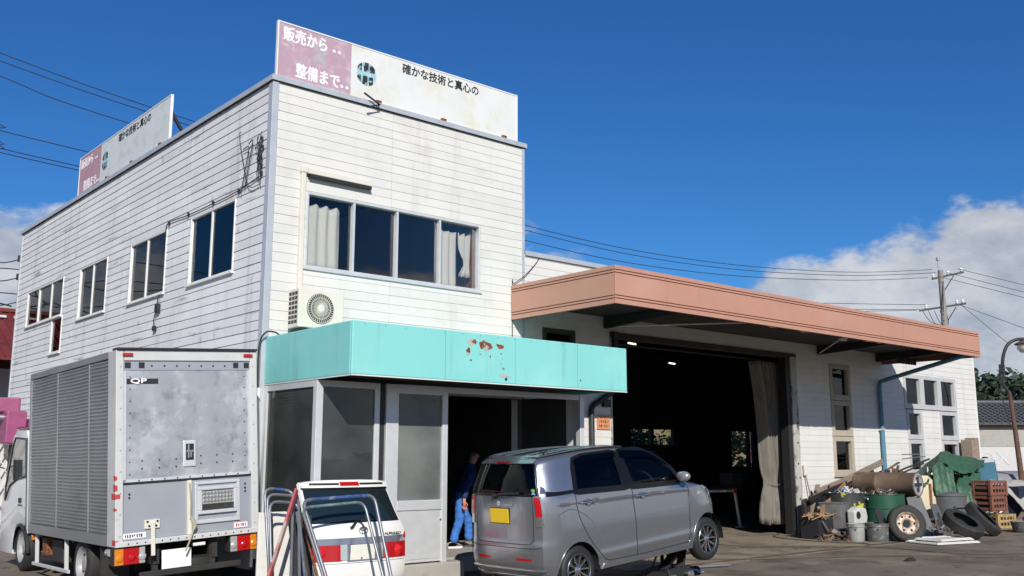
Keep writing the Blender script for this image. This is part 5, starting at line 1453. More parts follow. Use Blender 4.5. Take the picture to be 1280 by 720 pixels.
defm('pipe_navy', (0.05, 0.10, 0.28), 0.45, 0.2, var=.3, vs=8, dirt=[((0.30, 0.36, 0.40), 6, 0.52, 0.62, V1, 0.8)])
defm('pipe_green', (0.12, 0.24, 0.24), 0.45, 0.3, var=.3, vs=8, dirt=[((0.32, 0.34, 0.36), 6, 0.5, 0.65, V1, 0.8)])
pipe_rack('tall bent pipe frame with blue wrapped top bar in front of the white tailgate', (-.53, -2.22, 1.14), (.43, -2.22, 1.175), (-.42, -2.85, 0), (.50, -2.62, 0), .021, ('pipe_navy', 'pipe_grey'))
pipe_rack('slightly lower grey green pipe frame in front of the white tailgate', (-.58, -2.30, 1.06), (.24, -2.30, 1.105), (-.50, -2.95, 0), (.33, -2.75, 0), .017, ('pipe_green', 'pipe_grey'))
pipe_rack('bent pipe frame nearest the truck, behind the red edged plank', (-.82, -1.86, 1.275), (-.47, -1.90, 1.235), (-.90, -2.3, 0), (-.92, -2.75, .02), .017, ('pipe_navy', 'pipe_grey'))
pipe_rack('middle bent pipe frame of the bundle between truck and tailgate', (-.82, -1.93, 1.21), (-.44, -1.97, 1.175), (-.92, -2.36, 0), (-.84, -2.82, .02), .017, ('pipe_grey', 'pipe_grey'))
pipe_rack('lowest bent pipe frame of the bundle between truck and tailgate', (-.82, -2.0, 1.13), (-.47, -2.02, 1.10), (-.94, -2.4, 0), (-.78, -2.88, .02), .017, ('pipe_grey', 'pipe_grey'))
b = MB(); b.bar((-.54, -2.10, 1.255), (-1.22, -2.62, .03), .075, .03, (1, -1, 0)); pk = b.build('plank', 'weathered_red', None, bevel=.004, seg=1)
tag(pk, 'faded plank with a red edge leaning across the pipe frames beside the truck', 'plank')
b = MB(); b.poly([(-.83, -1.78, .0), (-.32, -1.78, .0), (-.36, -1.56, .98), (-.72, -1.56, .98)], (0, .03, .005)); tag(b.build('white_board', 'flat_white', None, bevel=.004, seg=1), 'white board leaning behind the pipe frame bundle', 'board')
for i, (p, q, lb) in enumerate([((-.52, -2.08, 1.0), (-.72, -2.85, .0), 'straight thin steel tube leaning among the pipe frames'), ((-.44, -2.10, .90), (-.60, -2.95, 0.0), 'short rusty steel bar leaning by the left pipe leg')]):
    b = MB(); b.tube([p, q], .016, 8); tag(b.build('steel_tube', ['pipe_grey', 'rust'][i], None, smooth=60), lb, 'steel tube')
b = MB(); b.poly([(-.50, -2.02, 0.0), (-.28, -2.10, 0.0), (-.27, -1.98, .95), (-.42, -1.94, 1.0)], (0, .02, 0)); tag(b.build('black_sheet', 'rubber', None), 'black sheet standing beside the left edge of the tailgate', 'sheet')  # thin plain black panel left of the tailgate

for i, (p, q, w_, lb) in enumerate([((-.66, -1.70, .98), (-.74, -1.98, .02), .07, 'added black strip standing for a shadow on the white board, nearer the truck'), ((-.40, -1.80, 1.02), (-.58, -2.25, .02), .05, 'added black strip standing for a shadow on the white board, nearer the tailgate')]):
    b = MB(); b.bar(p, q, w_, .02, (0, 1, 0)); tag(b.build('shadow_strip', 'rubber', None), lb, 'plank')  # black strips added as the shadows of the plank and pipe frames

# ================================================================== PERSON IN THE SHOP DOORWAY
def skin_mesh(name, chains, m, parent, sub=2, M=None):
    """chains of (point, radius[, radius2]); the first chain's first point is the root. Points closer than 1 mm are shared"""
    vs, es, rs = [], [], []
    def vid(p, r):
        for i, q in enumerate(vs):
            if (Vector(q) - Vector(p)).length < 1e-3: return i
        vs.append(tuple(p)); rs.append(r); return len(vs) - 1
    for ch in chains:
        pr = None
        for e in ch:
            i = vid(e[0], (e[1], e[2] if len(e) > 2 else e[1]))
            if pr is not None and pr != i: es.append((pr, i))
            pr = i
    me = bpy.data.meshes.new(name); me.from_pydata(vs, es, [])
    me.materials.append(MT[m])
    o = bpy.data.objects.new(name, me); COL.objects.link(o)
    if parent is not None: o.parent = parent
    sk = o.modifiers.new('skin', 'SKIN'); sk.use_smooth_shade = True
    me.skin_vertices.new() if not me.skin_vertices else None
    sv = me.skin_vertices[0].data
    for i, r in enumerate(rs): sv[i].radius = r; sv[i].use_root = (i == 0)
    sd = o.modifiers.new('sub', 'SUBSURF'); sd.levels = sub; sd.render_levels = sub
    return o
def person():
    t = thing('person', 'person in navy jacket and bright blue trousers bending forward in the dark shop doorway', 'person', (3.66, .28, .22), radians(-18))
    t.scale = (.93, .93, .93)
    # local: x forward (the way the person faces), y left, z up
    hip = (0, 0, .83); wa = (.03, 0, .98); ch = (.12, 0, 1.20); nk = (.19, 0, 1.36); hd0 = (.22, 0, 1.42)
    Lh, Rh = (-.01, .10, .80), (-.01, -.10, .80)
    Lk, Rk = (.20, .12, .44), (-.05, -.11, .43); La, Ra = (.22, .13, .085), (-.16, -.12, .085)
    Ls, Rs = (.15, .20, 1.29), (.15, -.20, 1.29)
    Le, Re = (.32, .27, 1.06), (.02, -.27, 1.04); Lw, Rw = (.52, .20, .98), (-.02, -.27, .79)
    body = skin_mesh('body', [[(hip, .13, .10), (wa, .12, .09), (ch, .135, .10), (nk, .055), (hd0, .06), ((.245, 0, 1.475), .075), ((.26, 0, 1.54), .085, .08), ((.255, 0, 1.60), .06)],
        [(ch, .135, .10), (Ls, .055), (Le, .042), (Lw, .03), ((.58, .19, .965), .034, .02)], [(ch, .135, .10), (Rs, .055), (Re, .042), (Rw, .03), ((-.015, -.272, .72), .034, .02)],
        [(hip, .13, .10), (Lh, .08), (Lk, .055), (La, .04)], [(hip, .13, .10), (Rh, .08), (Rk, .055), (Ra, .04)]], 'skin', t)
    # face: nose, ears, eyes, mouth
    f = MB(); f.poly([(.335, -.012, 1.515), (.335, .012, 1.515), (.33, .008, 1.555), (.33, -.008, 1.555)], (.022, 0, -.008))
    for s in (-1, 1): f.lathe([(0, -.008), (.022, -.006), (.026, .004), (0, .008)], (.25, s * .082, 1.535), 'y', 10)
    f.build('nose_and_ears', 'skin', body, bevel=.003, seg=1)
    f = MB()
    for s in (-1, 1): f.lathe([(0, .006), (.010, .004), (.012, 0)], (.332, s * .032, 1.555), 'x', 10)
    f.box(.328, -.022, 1.487, .334, .022, 1.492); f.build('eyes_and_mouth', 'hair', body)
    h = MB(); n = 14; P = []
    for i in range(9):
        th = i / 8 * 1.75
        P.append([(.25 - .005 * i + .094 * sin(th) * cos(a) * (1 if cos(a) < .1 else .95), .09 * sin(th) * sin(a), 1.555 + .10 * cos(th) + (.02 if cos(a) > .3 and th > 1.2 else 0)) for a in [2 * pi * k / n for k in range(n + 1)]])
    h.grid(P); h.build('hair', 'hair', body, smooth=70)
    skin_mesh('jacket', [[((-.02, 0, .70), .165, .13), ((-.01, 0, .84), .165, .135), (wa, .15, .12), (ch, .165, .13), ((.17, 0, 1.31), .11, .09), ((.195, 0, 1.37), .07), ((.215, 0, 1.42), .068)],
        [(ch, .165, .13), (Ls, .075), (Le, .062), ((.50, .205, .985), .046)], [(ch, .165, .13), (Rs, .075), (Re, .062), ((-.018, -.27, .815), .046)]], 'navy_cloth', t)
    skin_mesh('trousers', [[((.02, 0, .96), .14, .11), (hip, .15, .12), (Lh, .105), ((.10, .115, .62), .09), (Lk, .078), ((.21, .125, .25), .072), ((.222, .13, .095), .075)],
        [(hip, .15, .12), (Rh, .105), ((-.03, -.11, .62), .09), (Rk, .078), ((-.11, -.115, .25), .072), ((-.158, -.12, .095), .075)]], 'blue_cloth', t)
    fold = bpy.data.textures.new('folds', 'CLOUDS'); fold.noise_scale = .07; fold.noise_depth = 2
    for o in t.children:
        if o.name.startswith(('jacket', 'trousers')):
            o.modifiers['sub'].levels = o.modifiers['sub'].render_levels = 3
            dm = o.modifiers.new('fold', 'DISPLACE'); dm.texture = fold; dm.strength = .035; dm.mid_level = .5
    for (a, nm) in ((La, 'shoe'), (Ra, 'shoe')):
        s = MB(); x, y = a[0], a[1]
        s.grid([[(x + px, y + sgn * w, z) for (sgn) in (-1, -.5, 0, .5, 1)] for (px, w, z) in ((-.09, .03, .02), (-.09, .034, .085), (0, .04, .11), (.08, .044, .07), (.16, .035, .045), (.18, .02, .015))])
        s.poly([(x - .09, y - .035, 0), (x + .05, y - .045, 0), (x + .15, y - .04, 0), (x + .185, y, 0), (x + .15, y + .04, 0), (x + .05, y + .045, 0), (x - .09, y + .035, 0)], (0, 0, .028))
        s.build('shoe', 'plate_white' if a is Ra else 'black_plastic', t, bevel=.006, smooth=60)
    for (w0, dr, sd, gl) in ((Rw, (.05, 0, -1), (1, 0, .05), 'glove'), (Lw, (1, -.1, -.35), (0, -1, 0), 'glove')):
        d = Vector(dr).normalized(); s = Vector(sd); s = (s - d * s.dot(d)).normalized(); nrm = d.cross(s); o = Vector(w0)
        chains = [[(o, .026, .022), (o + d * .05, .040, .02), (o + d * .085, .040, .018)]]
        base = o + d * .085
        for k, (ln, off) in enumerate(((.062, .032), (.072, .011), (.067, -.011), (.052, -.031))):
            p0 = base + s * off * .9
            p1 = base + d * ln * .5 + s * off + nrm * .006; p2 = base + d * ln * .85 + s * off + nrm * .022; p3 = base + d * ln * .95 + s * off + nrm * .042
            chains.append([(base, .040, .018), (p0 + d * .012, .010), (p1, .0095), (p2, .009), (p3, .008)])
        th0 = o + d * .035 + s * .03
        chains.append([(o + d * .05, .040, .02), (th0, .013), (th0 + d * .035 + s * .022 + nrm * .012, .011), (th0 + d * .06 + s * .02 + nrm * .02, .009)])
        skin_mesh('hand', chains, gl, body, 1)
person()

# ================================================================== JACK, BAR AND RAG UNDER THE CAR
JK = thing('axle_stand', 'black steel axle stand propping up the front of the silver car', 'axle stand', (4.62, -3.08, 0))
b = MB(); b.poly([(-.16, -.14, .012), (.16, -.14, .012), (.16, .14, .012), (-.16, .14, .012)], (0, 0, .02)); b.build('base_plate', 'black_metal', JK)
b = MB()
for (x, y) in ((-.14, -.12), (.14, -.12), (.14, .12), (-.14, .12)): b.bar((x, y, .03), (x * .25, y * .25, .34), .05, .02)
b.build('leg_frame', 'black_metal', JK)
b = MB(); b.cyl((0, 0, .3), (0, 0, .44), .025, 12); b.box(-.06, -.04, .43, .06, .04, .455); b.build('saddle_post', 'steel', JK)
FJ = thing('floor_jack', 'long black floor jack slanting out from under the silver car', 'jack', (4.15, -3.45, 0), radians(16))
b = MB(); b.box(-.1, -.17, .05, .62, -.13, .17); b.box(-.1, .13, .05, .62, .17, .17); b.box(-.1, -.17, .05, -.02, .17, .13); b.build('side_frame', 'black_metal', FJ, bevel=.008, seg=1)
b = MB(); b.bar((.05, 0, .14), (.55, 0, .36), .12, .06); b.cyl((.55, 0, .36), (.55, 0, .41), .06, 16); b.build('lift_arm', 'black_metal', FJ, bevel=.006, seg=1)
for (x, y) in ((-.02, -.20), (-.02, .20), (.55, -.20), (.55, .20)): MB().cyl((x, y - .025, .05), (x, y + .025, .05), .05, 14).build('castor', 'steel', FJ)
b = MB(); b.bar((.68, -.05, .50), (.32, -.12, .02), .11, .035); b.build('pump_pedal', 'black_metal', FJ)
b = MB(); b.tube([(0, 0, 0), (.62, -.16, .0), (.98, -.25, .0)], .018, 10); BR = b.build('jack_handle', 'steel', None, smooth=60); BR.location = (5.30, -2.72, .03)
tag(BR, 'steel jack handle bar lying on the ground under the raised car', 'bar')
P = []
for i in range(15):
    row = []
    for j in range(13):
        x, y = -.30 + .6 * i / 14, -.2 + .4 * j / 12
        z = .03 + .05 * abs(noise.noise((x * 7, y * 7, 2))) + .05 * max(0, .9 - hypot(x * 3, y * 3)) + .02 * sin(x * 22 + y * 9)
        row.append((x + .05 * noise.noise((y * 9, x * 3, 1)), y + .06 * noise.noise((x * 8, y, 5)), z))
    P.append(row)
for i, (loc, m, lb) in enumerate([((4.98, -3.06, 0), 'rag_blue', 'pale blue rag crumpled on the ground under the raised car'), ((5.22, -2.86, 0), 'black_plastic', 'black rag crumpled beside the pale blue one under the car')]):
    o = MB().grid(P).build('rag', m, None, smooth=60); o.modifiers.new('t', 'SOLIDIFY').thickness = .01; o.location = loc; o.rotation_euler = (0, 0, i * 1.3); tag(o, lb, 'rag')
HO = thing('work_stand', 'white tubular stand with red end in front of the dark garage', 'stand', (13.35, 2.15, 0))
b = MB(); b.tube([(-1.2, .35, .86), (0, 0, .86)], .03, 8); b.build('top_rail', 'alu', HO, smooth=60)
b = MB(); b.tube([(0, 0, .84), (.10, -.05, .03)], .035, 8); b.box(-.02, -.09, 0, .22, .0, .03); b.build('leg', 'alu_white', HO, smooth=60)
b = MB(); b.tube([(-1.2, .35, .84), (-1.25, .35, .0)], .03, 8); b.build('leg', 'alu_white', HO, smooth=60)
b = MB(); b.box(-.05, -.05, .80, .05, .05, .92); b.build('end_block', 'red_tape', HO, bevel=.01)

# ---------------------------------------------------------------- things standing in the dark garage
DV = thing('dark_van', 'dark van standing deep inside the unlit garage', 'van', (13.0, 4.4, 0), radians(6))
b = MB(); b.poly([(-1.7, 0, .30), (1.6, 0, .30), (1.75, 0, .55), (1.70, 0, .95), (1.0, 0, 1.10), (.45, 0, 1.72), (.2, 0, 1.80), (-1.6, 0, 1.80), (-1.74, 0, 1.0)], (0, 1.55, 0)); b.build('body', 'van_dark', DV, bevel=.06, seg=3, smooth=45)
b = MB(); b.poly([(.98, .12, 1.135), (.98, 1.43, 1.135), (.50, 1.36, 1.70), (.50, .19, 1.70)], (.012, 0, .01)); b.build('windscreen', 'glass_truck', DV)
for (x0, x1) in ((-1.5, -.75), (-.68, .05)): MB().box(x0, -.006, 1.08, x1, .0, 1.62).build('side_window', 'glass_truck', DV, bevel=.004, seg=1)
MB().poly([(.10, -.006, 1.08), (.80, -.006, 1.08), (.36, -.006, 1.60), (.10, -.006, 1.62)], (0, .006, 0)).build('side_window', 'glass_truck', DV)
for x in (-1.15, 1.12):
    for y, f in ((.0, -1), (1.55, 1)):
        w_ = MB(); w_.lathe([(0, -.09), (.2, -.09), (.28, -.075), (.30, 0), (.28, .075), (.2, .09), (0, .09)], (x, y + .06 * -f, .30), 'y', 24); wo = w_.build('wheel', 'rubber_clean', DV, smooth=40)
        h_ = MB(); h_.lathe([(0, f * .098), (.16, f * .095), (.18, f * .085)], (x, y + .06 * -f, .30), 'y', 20); h_.build('rim', 'steel_wheel', wo, smooth=40)
for y in (.15, 1.40): MB().box(1.70, y - .12, .72, 1.755, y + .12, .88).build('headlamp', 'clear_lens', DV, bevel=.02)
MB().box(1.70, .1, .36, 1.80, 1.45, .56).build('bumper', 'black_plastic', DV, bevel=.03)
WB = thing('workbench', 'dark workbench with boxes at the right inside the garage, behind the canvas curtain', 'workbench', (15.2, 3.6, 0))
MB().box(0, 0, .82, 1.9, .7, .88).build('bench_top', 'old_wood_dark', WB)
for (x, y) in ((.06, .06), (1.78, .06), (.06, .58), (1.78, .58)): MB().box(x, y, 0, x + .07, y + .07, .82).build('leg', 'black_metal', WB)
for i, (x, y, h, m, lb) in enumerate([(15.4, 3.75, .35, 'zinc', 'grey metal box at the left end of the workbench'), (16.1, 3.8, .5, 'scrap_dark', 'dark tool box in the middle of the workbench')]):
    MBX = MB(); MBX.box(0, 0, .882, .5, .4, .882 + h); o = MBX.build('tool_box', m, None, bevel=.015); o.location = (x, y, 0); tag(o, lb, 'box')
# ================================================================== SCRAP PILE AGAINST THE WHITE WALL
VR, VU, VT = Vector((.48, -.877, 0)), Vector((0, 0, 1)), Vector((-.877, -.48, 0))
def drum(nm, label, loc, r, h, m, cat='drum', rings=True, rust='rust', dents=0.0, fill=None, group=None):
    t = thing(nm, label, cat, loc, 0, group)
    pr = [(0, .0), (r, .0), (r + .008, .01), (r, .02)]
    if rings:
        for f in (.34, .67): pr += [(r, h * f - .02), (r + .012, h * f - .007), (r + .012, h * f + .007), (r, h * f + .02)]
    pr += [(r, h - .02), (r + .010, h - .01), (r + .008, h), (r - .012, h), (r - .014, h - .05), (r - .014, h * .86), (0, h * .86)]
    b = MB(); b.lathe(pr, (0, 0, 0), 'z', 32)
    if dents:
        for i, p in enumerate(b.v):
            d = dents * noise.noise((p[0] * 4 + loc[0], p[1] * 4, p[2] * 3)); k = 1 + d
            b.v[i] = (p[0] * k, p[1] * k, p[2])
    b.build('shell', m, t, smooth=40)
    return t
defm('drum_green', (0.014, 0.075, 0.042), 0.45, var=.15, vs=4, dirt=[((0.02, 0.025, 0.02), 4, 0.58, 0.75, (1, 1, .4), 0.7), ((0.16, 0.09, 0.05), 9, 0.66, 0.75, V1, 0.8)])
defm('drum_black', (0.03, 0.03, 0.028), 0.6, var=.3, vs=5, dirt=[((0.50, 0.48, 0.05), 3.2, 0.57, 0.62, V1, 0.95)])
defm('zinc', (0.15, 0.15, 0.15), 0.6, 0.3, var=.25, vs=4, dirt=[((0.30, 0.29, 0.27), 5, 0.56, 0.74, (1, 1, .5), 0.6), ((0.05, 0.04, 0.035), 6, 0.55, 0.7, V1, 0.7)])
defm('pail_grey', (0.30, 0.30, 0.285), 0.55, var=.2, vs=8, dirt=[((0.09, 0.09, 0.085), 5, 0.50, 0.66, V1, 0.9)])
defm('pail_dark', (0.11, 0.11, 0.107), 0.55, var=.3, vs=8, dirt=[((0.36, 0.36, 0.345), 9, 0.55, 0.62, V1, 0.8), ((0.05, 0.05, 0.05), 4, 0.52, 0.68, V1, 0.8)])
defm('heater_brown', (0.15, 0.105, 0.075), 0.6, 0.15, var=.25, vs=5, dirt=[((0.24, 0.18, 0.13), 4, 0.5, 0.72, V1, 0.7), ((0.05, 0.03, 0.02), 8, 0.58, 0.75, V1, 0.7)])
defm('tarp_green', (0.034, 0.095, 0.05), 0.55, var=.3, vs=5, bump=.6, bs=9, dirt=[((0.12, 0.26, 0.15), 5, 0.58, 0.78, V1, 0.5)])
defm('grey_sheet', (0.20, 0.20, 0.195), 0.6, 0.2, var=.12, vs=3, dirt=[((0.10, 0.09, 0.08), 4, 0.56, 0.75, V1, 0.7)])
defm('grey_bin', (0.10, 0.105, 0.11), 0.5, var=.12, vs=5, dirt=[((0.22, 0.21, 0.2), 5, 0.6, 0.78, V1, 0.5)])
defm('crate_red', (0.19, 0.075, 0.05), 0.6, var=.2, vs=7, dirt=[((0.36, 0.22, 0.16), 6, 0.58, 0.75, V1, 0.6)])
defm('crate_yellow', (0.36, 0.24, 0.10), 0.6, var=.2, vs=7, dirt=[((0.25, 0.15, 0.08), 6, 0.55, 0.75, V1, 0.6)])
defm('sack_grey', (0.34, 0.33, 0.30), 0.85, var=.15, vs=4, bump=.3, bs=12, dirt=[((0.15, 0.13, 0.11), 4, 0.54, 0.75, V1, 0.7)])
defm('navy_dark', (0.010, 0.014, 0.03), 0.6)
defm('scrap_white', (0.55, 0.55, 0.53), 0.6, rand=.2); defm('scrap_blue', (0.08, 0.16, 0.42), 0.5); defm('scrap_grey', (0.20, 0.20, 0.2), 0.5, 0.4, var=.3, vs=9)
defm('scrap_brown', (0.16, 0.10, 0.06), 0.8, var=.3, vs=9); defm('scrap_dark', (0.03, 0.03, 0.03), 0.6)
def scrap(nm, label, c, rx, ry, h, n, seed, mats, size=.05, cat='scrap heap'):
    rnd = random.Random(seed); b = MB()
    for i in range(n):
        a, q = rnd.uniform(0, 2 * pi), sqrt(rnd.random()); x, y = rx * q * cos(a), ry * q * sin(a)
        z = h * (1 - q * q) * rnd.uniform(.3, 1.0)
        b.mat(rnd.randrange(len(mats)))
        ax = Vector((rnd.gauss(0, 1), rnd.gauss(0, 1), rnd.gauss(0, .6))).normalized(); ay = ax.cross(Vector((rnd.gauss(0, 1), rnd.gauss(0, 1), 1))).normalized(); az = ax.cross(ay)
        s = size * rnd.uniform(.4, 1.3)
        if rnd.random() < .35: b.tube([Vector((x, y, z)) - ax * s * 1.3, Vector((x, y, z)) + ax * s * 1.3], s * .35, 8)
        else: b.obox((x, y, z), ax * s, ay * s * rnd.uniform(.3, .8), az * s * rnd.uniform(.08, .4))
    o = b.build(nm, mats, None); o.location = c
    return tag(o, label, cat, kind='stuff')
def board(label, a, c, w, th, m, nm='plank', cat='plank', up=(0, 0, 1), group=None):
    b = MB(); b.bar(a, c, w, th, up); return tag(b.build(nm, m, None, bevel=.004, seg=1), label, cat, group)
# planks leaning over the scrap
board('long grey plank rising to the drain pipe, topmost over the scrap drums', (13.3, -.42, .98), (15.7, -.36, 1.53), .05, .13, 'old_wood')
board('second long weathered plank just below the topmost one', (12.9, -.34, .90), (15.2, -.28, 1.34), .05, .12, 'old_wood')
board('dark plank slanting low across the white wall at the pile left end', (12.35, -.52, .76), (14.1, -.40, 1.10), .04, .10, 'black_metal')
board('broad light brown board sloping down to the left end of the pile', (12.0, -.98, .50), (13.7, -.55, 1.0), .035, .22, 'bare_wood')
board('narrow light brown batten beside the broad sloping board', (12.1, -.86, .56), (13.6, -.48, .93), .03, .09, 'bare_wood')
board('short brown offcut lying on the scrap wood at the pile left end', (11.95, -1.0, .48), (12.6, -.8, .58), .04, .10, 'bare_wood')
rnd = random.Random(3)
b = MB()
for k in range(40):
    p = Vector((12.0 + .3 * rnd.gauss(0, .6), -.9 + .2 * rnd.gauss(0, .6), .42 + .08 * rnd.random())); d = Vector((rnd.gauss(0, 1), rnd.gauss(0, .5), .12 * rnd.gauss(0, 1))).normalized() * rnd.uniform(.06, .2)
    b.bar(p - d, p + d, .03, .015)
tag(b.build('scrap_wood', 'bare_wood', None), 'heap of splintered brown scrap wood on the low black bin', 'scrap wood', kind='stuff')
SB = thing('scrap_bin', 'low black open bin holding splintered wood at the pile left end', 'bin', (11.98, -.9, 0))
b = MB(); b.box(-.28, -.18, 0, .28, .18, .02); b.box(-.30, -.20, 0, -.28, .20, .42); b.box(.28, -.20, 0, .30, .20, .42); b.box(-.28, -.20, 0, .28, -.18, .40); b.box(-.28, .18, 0, .28, .20, .42); b.build('tub', 'black_plastic', SB)
b = MB(); b.tube([(-.2, -.24, .36), (.02, -.30, .05)], .02, 6); b.tube([(.1, -.24, .2), (.16, -.28, .0)], .015, 6); b.build('strut', 'steel', SB)
b = MB(); b.obox((12.5, -.30, .37), (.11, 0, .02), (0, .05, .05), (-.02, -.03, .35)); tag(b.build('dark_post', 'chassis_black', None, bevel=.02), 'charred looking dark block leaning at the foot of the door post', 'block')
BRM = thing('paint_brush_pole', 'thin pole with a pale brush head leaning on the white wall', 'brush', (13.0, -.14, .4))
b = MB(); b.tube([(.08, -.02, 0), (-.06, .08, .85)], .014, 6); b.build('pole', 'old_wood', BRM); b = MB(); b.box(-.12, .05, .84, 0, .10, 1.08); b.build('brush_head', 'cream_plastic', BRM, bevel=.015)
# metal box and drums
t = thing('zinc_box', 'tall grey zinc box with stains at the left of the scrap drums', 'metal box', (12.52, -1.0, 0), radians(10))
b = MB(); b.box(-.29, -.24, 0, .29, .24, .72); b.build('shell', 'zinc', t, bevel=.03, seg=2, smooth=40); b = MB(); b.box(-.30, -.25, .69, .30, .25, .715); b.build('rim', 'zinc', t, bevel=.006)
drum('oil_drum', 'black oil drum with yellow paint smears behind the grey zinc box', (13.0, -.95, 0), .40, .90, 'drum_black')
scrap('small_scrap', 'loose white, blue and grey small scrap heaped on the black oil drum', (13.05, -.98, .80), .40, .36, .22, 150, 4, ['scrap_white', 'scrap_blue', 'scrap_grey', 'scrap_dark', 'scrap_white'], .055)
drum('oil_drum', 'dark green oil drum in the middle of the scrap pile', (13.72, -1.42, 0), .42, .87, 'drum_green')
scrap('small_scrap', 'rusty small scrap filling the dark green oil drum', (13.72, -1.40, .78), .40, .38, .2, 110, 9, ['scrap_grey', 'scrap_brown', 'scrap_dark', 'scrap_white'], .05)
t = thing('plastic_housing', 'broken white plastic housing wedged between zinc box and green drum', 'plastic part', (12.66, -1.5, .0))
b = MB(); b.poly([(-.25, 0, .28), (.18, 0, .25), (.25, 0, .42), (.20, 0, .60), (-.05, 0, .62), (-.26, 0, .55)], (0, .18, .02)); b.build('shell', 'scrap_white', t, bevel=.03); b = MB(); b.lathe([(0, -.01), (.07, -.01), (.08, .0)], (-.12, 0, .47), 'y', 16); b.build('hole', 'dark_gap', t); b = MB(); b.box(-.2, .05, 0, .2, .16, .27); b.build('support_block', 'scrap_dark', t)
def pail(label, loc, r, h, m):
    t = thing('paint_pail', label, 'pail', loc, 0, None)
    b = MB(); b.lathe([(0, .012), (r * .88, .0), (r * .9, .01), (r * .97, h * .8), (r * 1.04, h * .82), (r * 1.04, h * .86), (r, h * .88), (r * 1.03, h), (r * .97, h), (r * .86, .03), (0, .03)], (0, 0, 0), 'z', 28); b.build('bucket', m, t, smooth=40)
    b = MB(); b.tube([(r * 1.05 * cos(a), r * 1.05 * sin(a) * .5 - r * .8, h * .84 - .12 * sin((a) / 1)) for a in [pi * k / 12 for k in range(13)]], .006, 5); b.build('handle', 'steel', t)
pail('smaller pale paint pail standing left of the grey scraped pail', (12.0, -1.74, 0), .175, .34, 'pail_grey')
pail('larger grey scraped paint pail standing left of the spare truck wheel', (12.18, -2.1, 0), .215, .36, 'pail_dark')
b = MB(); b.poly([(12.2, -2.25, 0), (12.62, -2.2, 0), (12.60, -1.98, .62), (12.25, -2.02, .62)], (.02, .03, 0)); tag(b.build('dark_board', 'scrap_dark', None), 'dark board leaning behind the spare truck wheel', 'board')
# water heater on top
t = thing('water_heater', 'rusty brown cylindrical tank lying on top of the drums with its round end showing', 'tank', (14.45, -1.12, 1.06))
ax = (VR * .86 + VT * .42 + Vector((0, 0, .0))).normalized(); Rm = axis_frame(ax)
b = MB(Rm); b.lathe([(0, -.74), (.18, -.73), (.235, -.70), (.25, -.66), (.25, -.2), (.258, -.19), (.258, -.16), (.25, -.15), (.25, .66), (.257, .67), (.257, .70), (.24, .71)], (0, 0, 0), 'x', 36); b.build('shell', 'heater_brown', t, smooth=40)
b = MB(Rm); b.lathe([(.24, .70), (.20, .705), (.19, .68), (.10, .67), (.09, .69), (0, .69)], (0, 0, 0), 'x', 32); b.build('end_cap', 'steel_wheel', t, smooth=40)
b = MB(Rm); b.box(.675, -.03, -.16, .71, .03, .16); b.box(.675, -.16, -.03, .71, .16, .03); b.build('end_rib', 'scrap_dark', t)
b = MB(Rm); b.tube([(.1, .1, .24), (.1, .1, .36)], .02, 8); b.tube([(.3, .05, .24), (.32, .05, .31)], .03, 8); b.build('pipe_stub', 'rust', t)
t = thing('cream_appliance', 'cream rounded metal casing standing behind the end of the brown tank', 'appliance', (15.45, -1.42, 0), radians(-28))
t.scale = (.66, .8, .98)
b = MB(); b.poly([(-.42, -.15, .0), (.42, -.15, .0), (.46, -.15, .8), (.38, -.15, 1.12), (.12, -.15, 1.26), (-.2, -.15, 1.26), (-.42, -.15, 1.1)], (0, .35, 0)); b.build('casing', 'cream_rusty', t, bevel=.05, seg=3, smooth=50)
b = MB(); b.box(.10, -.17, .62, .20, -.14, 1.08); b.build('slot', 'rust', t)
b = MB(); b.box(14.1, -1.3, 0, 14.85, -.9, .80); tag(b.build('blue_black_box', 'navy_dark', None, bevel=.015), 'blue black box behind the spare truck wheel', 'box')
# spare wheel
t = thing('spare_truck_wheel', 'truck wheel with rusty steel rim leaning at the front of the scrap pile', 'wheel', (12.60, -2.48, 0))
Mw = Matrix.Translation((0, 0, .345)) @ axis_frame(Vector((-.66, -.73, .24)))
r, wd = .365, .2
b = MB(Mw); b.lathe([(r * .58, .40 * wd), (r * .70, .5 * wd), (r * .88, .5 * wd), (r * .96, .42 * wd), (r, .3 * wd), (r, .1 * wd), (r * .985, .09 * wd), (r * .985, .05 * wd), (r, .04 * wd), (r, -.1 * wd), (r * .985, -.11 * wd), (r * .985, -.15 * wd), (r, -.16 * wd), (r, -.3 * wd), (r * .96, -.42 * wd), (r * .88, -.5 * wd), (r * .58, -.4 * wd)], (0, 0, 0), 'x', 44); b.build('tyre', 'rubber', t, smooth=35)
b = MB(Mw); b.lathe([(r * .60, .42 * wd), (r * .585, .45 * wd), (r * .54, .36 * wd), (r * .48, .12 * wd), (r * .30, .16 * wd), (r * .24, .10 * wd), (r * .2, -.02 * wd), (0, -.02 * wd)], (0, 0, 0), 'x', 36); rim_ = b.build('rim', 'rim_rusty', t, smooth=35)
b = MB(Mw)
for k in range(6): a = 2 * pi * k / 6; b.cyl((.13 * wd, r * .40 * cos(a), r * .40 * sin(a)), (.165 * wd, r * .40 * cos(a), r * .40 * sin(a)), .024, 10)
b.lathe([(0, .115 * wd), (r * .20, .115 * wd)], (0, 0, 0), 'x', 20); b.build('rim_hole', 'dark_gap', rim_)
